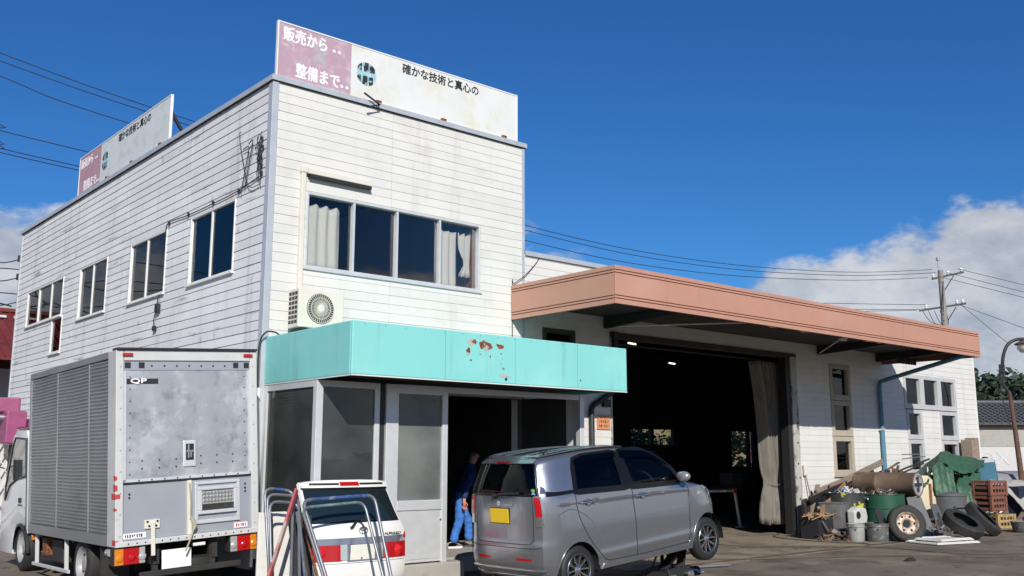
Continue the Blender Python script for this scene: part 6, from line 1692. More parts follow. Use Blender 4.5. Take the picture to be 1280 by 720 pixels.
# bare tyres
def tyre(label, loc, axis, r, wd):
    t = thing('old_tyre', label, 'tyre', (loc[0], loc[1], 0), 0, 'old tyres lying at the right of the pile')
    Mt = Matrix.Translation((0, 0, loc[2])) @ axis_frame(axis)
    pr = [(r * .62, .5 * wd), (r * .75, .54 * wd), (r * .9, .52 * wd), (r * .985, .42 * wd)]
    for q in (.28, .08, -.12, -.32):
        pr += [(r, (q + .08) * wd), (r, (q + .02) * wd), (r * .975, (q + .012) * wd), (r * .975, (q - .012) * wd), (r, (q - .02) * wd)]
    pr += [(r * .985, -.42 * wd), (r * .9, -.52 * wd), (r * .75, -.54 * wd), (r * .62, -.5 * wd), (r * .66, -.44 * wd), (r * .86, -.40 * wd), (r * .90, 0), (r * .86, .40 * wd), (r * .66, .44 * wd)]
    MB(Mt).lathe(pr, (0, 0, 0), 'x', 44, closed=True).build('tread_and_wall', 'rubber', t, smooth=35)
tyre('worn tyre slumped low and tilted, nearest the white flat panels', (14.0, -2.95, .31), VR * .42 + VU * .80 + VT * .30, .40, .21)
tyre('worn tyre propped up steeply, right of the slumped one', (15.35, -2.75, .34), VR * .70 + VU * .66 + VT * .14, .42, .20)
# sheets, flat panels
b = MB(); b.poly([(13.85, -2.05, 0), (14.85, -1.95, 0), (14.70, -1.75, .80), (13.95, -1.82, .80)], (.01, .03, 0)); tag(b.build('metal_sheet', 'grey_sheet', None, bevel=.008), 'plain grey metal panel standing behind the spare wheel', 'panel')
b = MB(); b.poly([(14.9, -2.0, 0), (15.55, -1.95, 0), (15.4, -1.75, .62), (15.1, -1.75, .64)], (.01, .03, 0)); gp = b.build('metal_sheet', 'grey_bin', None, bevel=.008); tag(gp, 'smaller dark grey panel with a slot, left of the grey bin', 'panel')
b = MB(); b.bar((15.12, -1.97, .18), (15.2, -1.86, .45), .03, .01); sl = b.build('slot', 'dark_gap', gp)
for i, (x, y, z, rz, lx, ly, lb) in enumerate([(12.85, -3.06, .012, -.25, .58, .38, 'lowest white flat panel on the ground in front of the tyres'), (13.0, -3.0, .055, -.12, .50, .30, 'topmost white flat panel in front of the tyres'), (13.35, -2.88, .034, -.5, .42, .30, 'white flat panel sticking out to the right of its stack')]):
    t = thing('white_sheet', lb, 'panel', (x, y, z), rz, 'white flat panels on the ground')
    MB().box(-lx, -ly, 0, lx, ly, .022).build('face', 'flat_white', t, bevel=.004, seg=1)
    b = MB(); b.box(-lx + .02, -ly + .02, .0225, lx - .02, -ly + .07, .04); b.box(-lx + .02, ly - .07, .0225, lx - .02, ly - .02, .04); b.build('edge_fold', 'flat_white', t, bevel=.004, seg=1)
# bin with handle
t = thing('grey_bin', 'dark grey plastic bin with a lid standing under the green tarpaulin', 'bin', (15.95, -1.75, 0), radians(-20))
b = MB(); b.lathe([(0, 0), (.30, 0), (.33, .02), (.38, .78), (.40, .79), (.40, .83), (.36, .85), (.0, .88)], (0, 0, 0), 'z', 28); b.build('tub', 'grey_bin', t, smooth=35)
b = MB(); b.tube([(.2, -.34, .56), (.2, -.42, .56), (-.18, -.42, .56), (-.18, -.34, .56)], .015, 6); b.build('handle', 'scrap_grey', t)
# tarpaulin
def tarp():
    t = thing('tarpaulin', 'green tarpaulin draped over junk, lifted to a dark hollow at its front', 'tarpaulin', (17.0, -1.1, 0))
    o = Vector((17.0, -1.1, 0))
    cl = bpy.data.textures.new('tarp_creases', 'CLOUDS'); cl.noise_scale = .16; cl.noise_depth = 3
    def cloth(rows, name, nu, nv, pleat, seed, strength=.05):
        """spline sheet through control rows, with pleats that deepen towards the last row"""
        dense = []
        cols = [smooth_path([Vector(r[k]) - o for r in rows], nv) for k in range(len(rows[0]))]
        for q in range(len(cols[0])): dense.append(smooth_path([c[q] for c in cols], nu))
        m = len(dense)
        for q, r in enumerate(dense):
            w = q / (m - 1); n = len(r)
            for k, p in enumerate(r):
                u = k / (n - 1); e = min(1, 6 * u, 6 * (1 - u))
                f = sin(u * pleat * 6.28 + seed + 1.5 * sin(u * 5 + seed) + .8 * w) * (.25 + .75 * w) * .06
                p.y -= f; p.z -= .035 * e * abs(noise.noise((u * 9, w * 5, seed))); p.y += .05 * e * abs(noise.noise((u * 12 + w * 5, w * 7 - u * 4, seed + 6))); p.x += .03 * noise.noise((u * 4, w * 6, seed + 3))
        ob = MB().grid(dense).build(name, 'tarp_green', t, smooth=75)
        ob.modifiers.new('t', 'SOLIDIFY').thickness = .008
        d = ob.modifiers.new('d', 'DISPLACE'); d.texture = cl; d.strength = strength; d.mid_level = .5
    ridge = [(15.78, -1.0, .98), (16.52, -1.0, 1.37), (17.29, -1.0, 1.75), (18.03, -1.0, 1.69), (18.79, -1.0, 1.63), (19.54, -1.0, 1.53)]
    lip = [(14.75, -1.55, .84), (15.3, -1.58, 1.07), (15.98, -1.6, 1.52), (16.69, -1.6, 1.34), (17.41, -1.6, 1.28), (18.2, -1.6, 1.44)]
    back = [(x + .2, -.42, z - .35) for x, y, z in ridge]
    mid = [((a[0] + b[0]) / 2, -1.33, max(a[2], b[2]) * .6 + min(a[2], b[2]) * .4 + .05) for a, b in zip(ridge, lip)]
    cloth([back, ridge, mid, lip], 'top_cloth', 14, 12, 8.5, 1.0, .06)
    cloth([[(15.6, -1.60, 1.40), (15.93, -1.60, 1.55), (16.3, -1.60, 1.44), (16.63, -1.60, 1.32)], [(15.53, -1.68, 1.14), (15.84, -1.70, 1.17), (16.21, -1.68, 1.11), (16.45, -1.68, 1.12)], [(15.51, -1.74, .83), (15.76, -1.78, .73), (16.06, -1.76, .76), (16.36, -1.74, .88)]], 'front_flap', 16, 14, 4.2, 2.0, .035)
    cloth([[(17.41, -1.40, 1.26), (17.67, -1.40, 1.33), (17.96, -1.42, 1.33), (18.26, -1.45, 1.29)], [(16.75, -1.6, .99), (17.15, -1.64, .93), (17.52, -1.6, .96), (17.95, -1.6, .99)], [(16.66, -1.72, .58), (16.91, -1.78, .40), (17.19, -1.76, .39), (17.61, -1.72, .63)]], 'hanging_fold', 16, 14, 4.6, 4.0, .05)
    cloth([[(18.1, -1.25, 1.50), (18.35, -1.28, 1.48), (18.6, -1.3, 1.46)], [(18.0, -1.3, 1.1), (18.2, -1.34, 1.1), (18.45, -1.3, 1.1)], [(17.95, -1.35, .7), (18.15, -1.4, .66), (18.4, -1.35, .7)]], 'end_fold', 8, 8, 1.5, 5.0, .03)
    MB().box(-1.0, -.12, 0, 1.75, .5, 1.22).build('hidden_junk', 'scrap_dark', t)
tarp()
for i, (p, q, m, lb) in enumerate([((15.2, -1.0, 1.33), (16.9, -.9, 1.60), 'scrap_dark', 'black steel rod lying on the tarpaulin, longest and topmost'), ((15.3, -1.08, 1.30), (16.5, -.95, 1.50), 'scrap_dark', 'black steel rod lying on the tarpaulin, lowest'), ((15.6, -.9, 1.60), (16.9, -.8, 1.66), 'steel', 'bright thin rod pointing left above the tarpaulin'), ((15.7, -.85, 1.70), (16.6, -.8, 1.71), 'steel', 'bright thin rod on top of the junk by the window')]):
    b = MB(); b.tube([p, q], .022 if i < 2 else .012, 6); tag(b.build('steel_rod', m, None), lb, 'rod')
b = MB(); b.tube([(15.9, -1.35, .95), (15.88, -1.35, 1.35)], .025, 8); b.tube([(15.88, -1.35, 1.34), (15.88, -1.35, 1.42)], .015, 6); tag(b.build('pipe_stub', 'cream_plastic', None), 'pale pipe stub standing up in front of the tarpaulin', 'pipe')
b = MB(); b.box(20.28, -.42, 1.62, 20.50, -.12, 2.10); b.box(20.53, -.40, 1.62, 20.74, -.12, 2.16); tag(b.build('timber_block', 'old_wood', None, bevel=.01), 'pair of sawn timber blocks on end against the white wall corner', 'timber')
t = thing('shelf_rack', 'rough black rack behind the tarpaulin carrying the timber blocks', 'rack', (20.5, -.3, 0)); b = MB()
for x in (-.6, .5): b.bar((x, -.2, 0), (x, -.2, 1.6), .05, .05); b.bar((x, .15, 0), (x, .15, 1.6), .05, .05)
b.build('frame', 'black_metal', t); MB().box(-.7, -.26, 1.58, .6, .2, 1.615).build('shelf', 'old_wood', t)
t = thing('cool_box', 'tilted blue and white box beside the tarpaulin right end', 'box', (19.75, -1.0, 0)); Mc = Matrix.Translation((0, 0, 1.28)) @ Matrix.Rotation(radians(-14), 4, 'Y') @ Matrix.Rotation(radians(25), 4, 'Z')
MB(Mc).box(-.22, -.2, -.3, .22, .2, .30).build('body', 'flat_white', t, bevel=.02); MB(Mc).box(-.225, -.21, -.3, -.05, -.2, .30).build('blue_side', 'pipe_blue', t); MB(Mc).box(-.23, -.19, -.29, -.2205, .19, .29).build('blue_end', 'pipe_blue', t)
MB().box(-.35, -.25, 0, .35, .3, .96).build('stand', 'scrap_dark', t)
def crate(label, loc, rz, m, lx=.28, ly=.22, h=.34):
    t = thing('crate', label, 'crate', loc, rz, 'slatted crates stacked by the tarpaulin')
    for (sx, sy) in ((-1, -1), (1, -1), (1, 1), (-1, 1)): MB().box(sx * lx - .03, sy * ly - .03, 0, sx * lx + .03, sy * ly + .03, h).build('corner_post', m, t)
    for s in (-1, 1):
        for k in range(3):
            z = .02 + k * (h - .08) / 2
            MB().box(-lx + .031, s * ly - .012, z, lx - .031, s * ly + .012, z + .06).build('slat', m, t)
            MB().box(s * lx - .012, -ly + .031, z, s * lx + .012, ly - .031, z + .06).build('slat', m, t)
        b = MB()
        for q in range(5): b.box(-lx + .06 + q * .105, s * ly - .010, .02, -lx + .085 + q * .105, s * ly + .010, h - .02)
        b.build('upright_rib', m, t)
    MB().box(-lx, -ly, .0, lx, ly, .015).build('bottom', m, t)
    MB().box(-lx + .05, -ly + .04, .02, lx - .05, ly - .04, h * .7).build('contents', 'scrap_dark', t)
crate('red brown slatted crate, topmost of its stack by the tarpaulin', (17.6, -1.95, .76), radians(-12), 'crate_red')
crate('red brown slatted crate, second from the top by the tarpaulin', (17.6, -1.93, .41), radians(-8), 'crate_red')
crate('faded yellow crate at the bottom of the stack by the tarpaulin', (17.8, -2.0, .0), radians(-15), 'crate_yellow')
def sack():
    t = thing('covered_load', 'grey white cloth cover over a dark load at the right edge of the pile', 'covered load', (19.9, -1.6, 0))
    o = MB().grid([[(-.75 + 1.7 * u, .5 - 1.0 * v + .08 * noise.noise((u * 6, v * 6, 2)), (1.05 - .55 * max(0, (v - .45) / .55) ** 1.3 - .9 * max(0, .18 - u)) + .06 * noise.noise((u * 5, v * 7, 9))) for v in [j / 22 for j in range(23)]] for u in [i / 30 for i in range(31)]]).build('cover', 'sack_grey', t, smooth=65)
    o.modifiers.new('t', 'SOLIDIFY').thickness = .01
    MB().box(-.62, -.35, 0, .9, .4, .93).build('load', 'navy_dark', t, bevel=.03)
sack()
t = thing('dented_bucket', 'dented grey bucket right of the steep tyre', 'bucket', (16.95, -2.9, 0)); b = MB(); b.lathe([(0, .01), (.18, 0), (.2, .02), (.25, .22), (.27, .23), (.25, .24), (.18, .03), (0, .03)], (0, 0, 0), 'z', 20); b.build('shell', 'pail_dark', t, smooth=40)
b = MB(); b.box(16.35, -2.25, 0.0, 16.9, -2.0, .06); b.box(16.5, -2.2, .062, 16.75, -2.05, .10); tag(b.build('blue_plastic_tray', 'pipe_blue', None, bevel=.01), 'blue plastic tray on the ground behind the steep tyre', 'tray')
b = MB(); b.box(21.0, -.75, .97, 24.0, -.35, 1.03); b.box(21.2, -.7, 0, 21.3, -.6, .969); b.box(23.7, -.7, 0, 23.8, -.6, .969); tag(b.build('white_table', 'flat_white', None, bevel=.006, seg=1), 'long white board table beyond the crates', 'table')

scrap('loose_scrap', 'mixed dark and rusty scrap strewn on the ground along the foot of the pile', (12.4, -1.35, .0), 1.0, .45, .26, 150, 21, ['scrap_dark', 'scrap_brown', 'scrap_grey', 'rust'], .06)
scrap('loose_scrap', 'broken grey and brown scrap between the metal sheets and the grey bin', (15.3, -1.7, .0), 1.0, .5, .34, 140, 22, ['scrap_dark', 'scrap_brown', 'scrap_grey', 'zinc'], .08)
scrap('loose_scrap', 'tangle of scrap on top of the load between brown tank and tarpaulin', (15.3, -.75, 1.05), .9, .35, .35, 130, 23, ['scrap_dark', 'scrap_brown', 'scrap_grey', 'old_wood_dark'], .08)
scrap('loose_scrap', 'dirty white and brown scrap heaped beside the crates and covered load', (18.7, -1.5, .0), .9, .5, .55, 120, 24, ['scrap_white', 'scrap_brown', 'scrap_grey', 'scrap_dark'], .09)
MB().box(14.5, -.95, 0, 16.2, -.4, 1.06).build('junk_stack', 'scrap_dark', tag(thing('junk_crate', 'x', 'x', (0, 0, 0)), 'dark stack of junk filling the middle of the pile behind the brown tank', 'junk'))
for i, (p, q, w_, m, lb) in enumerate([((12.2, -.45, .02), (13.1, -.25, 1.05), .10, 'old_wood', 'grey board standing on its end behind the sloping boards'), ((13.4, -.3, .6), (14.9, -.25, 1.22), .08, 'bare_wood', 'light batten half hidden under the long grey planks'),
        ((11.9, -1.12, .02), (12.35, -.8, .62), .07, 'black_metal', 'thin black bar propped on the low black bin'), ((14.8, -.6, 1.15), (16.2, -.5, 1.52), .07, 'old_wood', 'weathered batten poking out between brown tank and tarpaulin'),
        ((12.9, -1.35, .86), (13.5, -1.1, 1.0), .06, 'scrap_dark', 'short dark strip across the black oil drum'), ((15.9, -2.3, .02), (16.7, -2.15, .10), .09, 'old_wood', 'short plank lying behind the slumped tyre'), ((18.2, -2.2, .05), (19.3, -2.0, .35), .10, 'old_wood', 'plank leaning on the covered load right of the crates')]):
    board(lb, p, q, w_, .025, m)
# ================================================================== BACKGROUND
defm('bark', (0.09, 0.07, 0.05), 0.9, var=.3, vs=6, bump=.4, bs=20)
defm('leaf_dark', (0.016, 0.034, 0.013), 0.6, var=.45, vs=1.2)
defm('leaf_mid', (0.045, 0.085, 0.022), 0.6, var=.45, vs=1.5)
defm('leaf_mid2', (0.024, 0.040, 0.014), 0.65, var=.45, vs=.3)
defm('leaf_light', (0.10, 0.14, 0.035), 0.6, var=.4, vs=1.5)
defm('hill_soil', (0.035, 0.05, 0.02), 0.9, var=.4, vs=.05)
defm('pole_concrete', (0.24, 0.225, 0.20), 0.85, var=.12, vs=3, dirt=[((0.18, 0.17, 0.16), 3, .55, .75, STREAK, .6)])
defm('insulator', (0.78, 0.78, 0.76), 0.3)
defm('lamp_rust', (0.11, 0.06, 0.045), 0.75, var=.3, vs=7)
defm('lamp_glass', (0.60, 0.58, 0.50), 0.4)
defm('roof_tile', (0.075, 0.078, 0.082), 0.6, var=.25, vs=5, rand=.2)
defm('plaster', (0.52, 0.51, 0.50), 0.85, var=.08, vs=1, dirt=[((0.36, 0.35, 0.34), 1.2, .55, .75, STREAK, .6)])
defm('faded_letter', (0.545, 0.54, 0.53), 0.85)
defm('red_roof', (0.165, 0.032, 0.026), 0.45, var=.12, vs=2)
defm('magenta', (0.27, 0.06, 0.15), 0.45, var=.15, vs=5, dirt=[((0.15, 0.04, 0.08), 4, .58, .75, V1, .6)])
defm('lattice_white', (0.66, 0.66, 0.64), 0.5, var=.08, vs=4)
defm('boat_grey', (0.22, 0.225, 0.23), 0.5, var=.1, vs=3)
def leaf_cloud(mb, c, rad, n, size, rnd, flat=1.0, mats=1):
    """leaf-sized quads in clumps inside an ellipsoid"""
    clumps = [(Vector((rnd.gauss(0, 1), rnd.gauss(0, 1), rnd.gauss(0, 1))).normalized() * rnd.uniform(.45, 1.0), rnd.uniform(.16, .38)) for _ in range(max(6, n // 60))]
    for i in range(n):
        cc, cr = clumps[i % len(clumps)]
        p = cc + Vector((rnd.gauss(0, 1), rnd.gauss(0, 1), rnd.gauss(0, 1))) * cr * .55
        p = Vector((p.x * rad[0], p.y * rad[1], p.z * rad[2])) + Vector(c)
        a = Vector((rnd.gauss(0, 1), rnd.gauss(0, 1), rnd.gauss(0, .6))).normalized(); b = a.cross(Vector((rnd.gauss(0, 1), rnd.gauss(0, 1), rnd.gauss(0, 1)))).normalized()
        s = size * rnd.uniform(.6, 1.4)
        mb.cur = (i % len(clumps)) % mats
        mb.add([p - a * s, p + b * s * .5, p + a * s, p - b * s * .5], [(0, 1, 2, 3)])
def tree(nm, label, loc, h, rad, n, size, seed, mats, cat='tree', group=None, trunk=.12):
    rnd = random.Random(seed); t = thing(nm, label, cat, loc, 0, group)
    b = MB(); top = h - rad[2] * .6
    b.tube([(0, 0, -.1), (.05, .02, top * .4), (-.04, .06, top * .8), (.02, 0, h - rad[2] * .3)], [trunk, trunk * .8, trunk * .6, trunk * .25], 8)
    for k in range(6):
        a = rnd.uniform(0, 6.28); z0 = top * rnd.uniform(.35, .8); q = rnd.uniform(.5, .9)
        b.tube([(0, 0, z0), (cos(a) * rad[0] * q * .5, sin(a) * rad[1] * q * .5, z0 + .25 * rad[2]), (cos(a) * rad[0] * q, sin(a) * rad[1] * q, z0 + .7 * rad[2] * rnd.random() + .3)], [trunk * .4, trunk * .28, trunk * .1], 6)
    b.build('trunk', 'bark', t, smooth=60)
    b = MB(); leaf_cloud(b, (0, 0, h - rad[2]), rad, n, size, rnd, mats=len(mats)); b.build('crown', mats, t)
    return t
# shrubs behind the garage, seen through its back windows
for i, (x, y, h, r, lb) in enumerate([(19.8, 9.6, 2.9, 1.5, 'leafy bush seen through the left garage back window, nearer the left pane'), (22.3, 10.2, 3.1, 1.6, 'leafy bush seen through the left garage back window, nearer the right pane'), (26.0, 9.9, 3.0, 1.5, 'leafy climbing bush seen through the right garage back window'), (24.3, 11.6, 3.3, 1.6, 'bush behind the garage between its two back windows')]):
    tree('bush', lb, (x - 3.2, y, 0), h, (r, r * .8, 1.45), 2600, .085, 20 + i, ['leaf_light', 'leaf_mid', 'leaf_light'], 'bush', 'bushes behind the garage', .06)
w_ = MB(); w_.box(8, 13.4, 0, 30, 13.6, 3.3); bw = thing('garden_wall', 'brown earth bank wall behind the bushes at the garage back', 'wall', (0, 0, 0)); w_.build('wall', 'bare_wood_wall', bw)
tree('garden_tree', 'dark green tree beside the red roofed house at the left edge', (-1.75, 19.5, 0), 4.9, (1.5, 1.5, 1.7), 3000, .10, 31, ['leaf_dark', 'leaf_mid', 'leaf_dark'])
# far hill with its wood
b = MB(); P = []
def hill_z(x, y):
    d = ((x - 230) / 150) ** 2 + ((y - 95) / 95) ** 2
    return 16.5 * math.exp(-d * 1.6) + 3.0 * noise.noise((x * .02, y * .02, 3)) * math.exp(-d) - .5
for i in range(31):
    P.append([(60 + i * 13, -60 + j * 13, hill_z(60 + i * 13, -60 + j * 13)) for j in range(27)])
b.grid(P); tag(b.build('hill', 'hill_soil', None, smooth=60), kind='structure')
rnd = random.Random(12); b = MB()
for k in range(520):
    x, y = rnd.uniform(105, 230), rnd.uniform(10, 110)
    z = hill_z(x, y)
    if z < 1.2: continue
    r = rnd.uniform(2.0, 4.2)
    leaf_cloud(b, (x, y, z + r * .75), (r, r, r * rnd.uniform(.8, 1.3)), 60, r * .22, rnd, mats=3)
tag(b.build('hill_wood', ['leaf_dark', 'leaf_mid2', 'leaf_dark'], None), 'dark green wooded hillside far behind the tiled house', 'wood', kind='stuff')
# tiled house on the right
HS = thing('tiled_house', 'low white walled house with a grey tiled roof beyond the yard, right edge', 'house', (39.0, 4.0, 0))
def house_pt(a, d, z):   # a along its front (towards image right), d depth
    return Vector((1.5 * a / 1.5, 0, 0))
Mh = Matrix.Rotation(radians(-40.2), 4, 'Z')
b = MB(Mh); b.box(-3.0, 3.0, 0, 9, 9.5, 3.02); b.build('wall', 'plaster', HS)
b = MB(Mh); b.box(-3.2, 2.9, 3.03, 9.2, 3.02, 3.16); b.build('eave_board', 'old_wood', HS)
rf = MB(Mh); rf.poly([(-3.4, 2.6, 3.12), (9.4, 2.6, 3.12), (9.4, 6.2, 4.2), (-3.4, 6.2, 4.2)], (0, 0, .06)); rf.poly([(-3.4, 9.8, 3.12), (9.4, 9.8, 3.12), (9.4, 6.21, 4.2), (-3.4, 6.21, 4.2)], (0, 0, .06)); roof_ = rf.build('roof', 'roof_tile', HS)
rr_ = MB(Mh)
for k in range(46):
    x = -3.35 + k * .28; rr_.tube([(x, 2.58, 3.2), (x, 6.2, 4.29)], .045, 6)
for k in range(12): rr_.box(-3.4, 2.6 + k * .3, 3.19 + k * .09, 9.4, 2.64 + k * .3, 3.225 + k * .09)
rr_.tube([(-3.5, 6.2, 4.31), (9.5, 6.2, 4.31)], .13, 8)
tag(rr_.build('roof_tile', 'roof_tile', roof_), kind='stuff')
tm = Mh @ Matrix(((1, 0, 0, -2.4), (0, 0, -1, 2.985), (0, 1, 0, 1.35), (0, 0, 0, 1)))
text_obj('lettering', 'OX', .85, tm, 'faded_letter', HS, .004, 1.1)
b = MB(Mh); b.box(-2.9, 2.98, 2.15, 8.9, 2.995, 2.98); b.build('upper_band', 'sack_grey', HS)
D2 = thing('dark_house', 'dark gabled house behind the tiled roof at the right edge', 'house', (52, 8, 0))
b = MB(Mh); b.box(0.2, 3, 0, 10, 9, 3.9); b.build('wall', 'zinc', D2); b = MB(Mh); b.poly([(-.3, 2.6, 3.8), (5.0, 2.6, 6.6), (10.4, 2.6, 3.8)], (0, 7, 0)); b.build('roof', 'roof_tile', D2)
# street lamp
LP = thing('street_lamp', 'leaning rusty street lamp with a curved arm and bell shade at the right edge', 'street lamp', (22.5, -.70, 0))
b = MB(); b.tube(smooth_path([(.10, .02, 0), (-.05, -.02, 1.2), (-.36, -.06, 3.0), (-.52, -.08, 3.45)], 4), [.085, .083, .081, .08, .075, .07, .065, .06, .055, .05, .05, .05, .05], 10); b.build('post', 'lamp_rust', LP, smooth=60)
b = MB(); b.tube(smooth_path([(-.50, -.08, 3.40), (-.66, .02, 3.7), (-.72, -.04, 4.05), (-.72, -.1, 4.42), (-.62, -.2, 4.72), (-.42, -.35, 4.86), (-.18, -.52, 4.88)], 5), .045, 8); b.build('arm', 'black_metal', LP, smooth=60)
b = MB(); b.lathe([(.03, .16), (.10, .12), (.30, .02), (.31, 0), (.28, -.02)], (-.18, -.52, 4.74), 'z', 24); b.build('shade', 'lamp_rust', LP, smooth=40)
b = MB(); b.lathe([(.24, 0), (.24, -.10), (.17, -.2), (0, -.23)], (-.18, -.52, 4.72), 'z', 24); b.build('globe', 'lamp_glass', LP, smooth=50)
b = MB(); b.box(-.80, -.08, 3.96, -.64, .02, 4.18); b.box(-.88, -.06, 3.78, -.80, .0, 3.86); b.tube(smooth_path([(-.72, -.03, 3.96), (-.86, -.05, 3.82), (-.8, 0, 3.3), (-.62, -.05, 2.7), (-.5, -.05, 2.4)]), .012, 5); b.build('switch_box', 'black_plastic', LP)
# boat with a steering wheel
BO = thing('boat', 'grey boat hull with a steering wheel on top, behind the lamp post', 'boat', (22.9, .3, 0), radians(-25))
b = MB(); b.grid([[(x, s * w, z) for (s, z) in ((-.25, .62), (-.8, .75), (-1, 1.02), (-.85, 1.18), (0, 1.26), (.85, 1.18), (1, 1.02), (.8, .75), (.25, .62))] for x, w in ((-1.6, .35), (-1.2, .7), (0, .85), (1.4, .85), (1.8, .8))]); b.build('hull', 'boat_grey', BO, smooth=50)
b = MB(); b.box(-1.0, -.6, 0, 1.4, .6, .65); b.build('trailer', 'scrap_dark', BO)
b = MB(); lat = MB().lathe([(.17, -.018), (.20, -.018), (.20, .018), (.17, .018)], (0, 0, 0), 'x', 20, closed=True); Rw_ = Matrix.Translation((0, .2, 1.47)) @ Matrix.Rotation(radians(70), 4, 'Z') @ Matrix.Rotation(radians(-20), 4, 'Y'); b.add([tuple(Rw_ @ Vector(p)) for p in lat.v], lat.f); b.bar((0, .2, 1.25), (0, .2, 1.47), .04, .04); b.build('steering_wheel', 'scrap_dark', BO)
# utility pole
UP = thing('utility_pole', 'concrete utility pole with two crossarms rising behind the salmon canopy', 'utility pole', (43.05, 10.75, 0))
b = MB(); b.tube([(0, 0, 0), (0, 0, 6), (-.04, .02, 11.2)], [.21, .18, .13], 14); b.build('post', 'pole_concrete', UP, smooth=60)
b = MB(); b.tube([(-.12, .05, 10.9), (-.14, .06, 11.9)], .035, 6); b.cyl((-.14, .06, 11.72), (-.14, .06, 11.85), .09, 10); b.build('pole_top', 'steel', UP)
arm = Vector((.655, -.57, 0)).normalized()
def crossarm(z, a0, a1, rise, ins):
    b = MB(); b.bar(arm * a0 + Vector((0, 0, z)), arm * a1 + Vector((0, 0, z + rise)), .09, .09); x = b.build('crossarm', 'black_metal', UP)
    b = MB(); b.bar(arm * (a1 * .55) + Vector((0, 0, z + rise * .6 - .04)), Vector((0, 0, z - .75)), .05, .04); b.build('arm_brace', 'black_metal', UP)
    for q in ins:
        p = arm * q + Vector((0, 0, z + rise * (q - a0) / (a1 - a0) + .04)); b = MB(); b.lathe([(0, 0), (.05, 0), (.09, .05), (.05, .08), (.085, .13), (.04, .2), (0, .22)], tuple(p), 'z', 10); b.build('insulator', 'insulator', x, smooth=40)
crossarm(10.75, -.5, 1.15, .36, (-.42, .35, 1.05)); crossarm(9.1, -1.25, 1.15, .37, (-.9, .7, 1.0))
b = MB()
for k in range(6): b.box(-.2, -.06, 7.6 + .32 * k, .2, -.03, 7.63 + .32 * k)
for k in range(5): b.tube(smooth_path([arm * (-1.1 + .3 * k) + Vector((0, 0, 9.1)), arm * (-.8 + .22 * k) + Vector((0, -.1, 8.5 - .1 * (k % 2))), Vector((0, -.1, 8.3))]), .016, 5)
b.tube([(-.1, -.1, 10.6), (-.3, -.1, 9.0)], .02, 5); b.build('pole_fittings', 'black_metal', UP)
# wires
def wire(label, pts, r=.013, group='overhead wires'):
    P = smooth_path(pts, 8)
    tag(MB().tube(P, r, 5).build('overhead_wire', 'black_metal', None), label, 'wire', group)
WIRES = [
    ('topmost wire of the upper trio crossing the blue sky to the utility pole', [(-6.54, 15.97, 13.65), (-0.4, 15.3, 12.31), (4.73, 14.74, 11.45), (16.66, 13.44, 9.94), (25.25, 12.5, 9.64), (34.52, 11.48, 10.16), (41.92, 10.67, 11.09)]),
    ('middle wire of the upper trio crossing the blue sky to the utility pole', [(-6.52, 15.97, 13.36), (-0.38, 15.3, 12.09), (4.74, 14.74, 11.28), (16.66, 13.44, 9.76), (25.24, 12.5, 9.44), (34.51, 11.48, 10.0), (42.25, 10.64, 10.96)]),
    ('lowest wire of the upper trio crossing the blue sky to the utility pole', [(-4.43, 15.74, 12.75), (-0.34, 15.29, 11.67), (3.06, 14.92, 11.01), (16.66, 13.44, 9.38), (25.23, 12.5, 9.14), (34.49, 11.49, 9.77), (41.51, 10.72, 10.63)]),
    ('topmost wire of the lower trio running behind the side sign', [(-2.9, 15.57, 11.04), (-0.24, 15.28, 10.33), (1.98, 15.04, 9.98), (26.56, 12.35, 8.14), (33.53, 11.59, 8.6), (41.13, 10.76, 9.21)]),
    ('middle wire of the lower trio running behind the side sign', [(-2.56, 15.54, 10.57), (-0.2, 15.28, 9.87), (1.77, 15.06, 9.53), (26.55, 12.35, 7.9), (33.5, 11.59, 8.34), (40.63, 10.82, 8.92)]),
    ('lowest wire of the lower trio running behind the side sign', [(-2.55, 15.54, 10.47), (-0.19, 15.28, 9.76), (1.78, 15.06, 9.42), (26.54, 12.36, 7.8), (33.5, 11.6, 8.23), (40.35, 10.85, 8.86)]),
    ('highest wire leaving the utility pole to the right', [(43.21, 9.96, 11.19), (45.88, 7.85, 10.38), (49.08, 5.31, 9.42)]),
    ('second wire leaving the utility pole to the right', [(42.86, 10.31, 10.99), (45.92, 7.9, 10.02), (49.59, 5.0, 8.86)]),
    ('third wire leaving the utility pole to the right', [(42.57, 10.6, 10.79), (45.95, 7.93, 9.74), (50.01, 4.73, 8.48)]),
    ('steep stay wire from the lower crossarm down to the right', [(43.51, 10.12, 9.42), (45.42, 8.89, 7.6), (45.71, 8.7, 7.33)]),
    ('slack thin wire from the lower crossarm to the right', [(43.51, 10.12, 9.37), (46.13, 8.14, 8.2), (49.27, 5.76, 6.8)]),
]
for lb, pts in WIRES: wire(lb, pts)
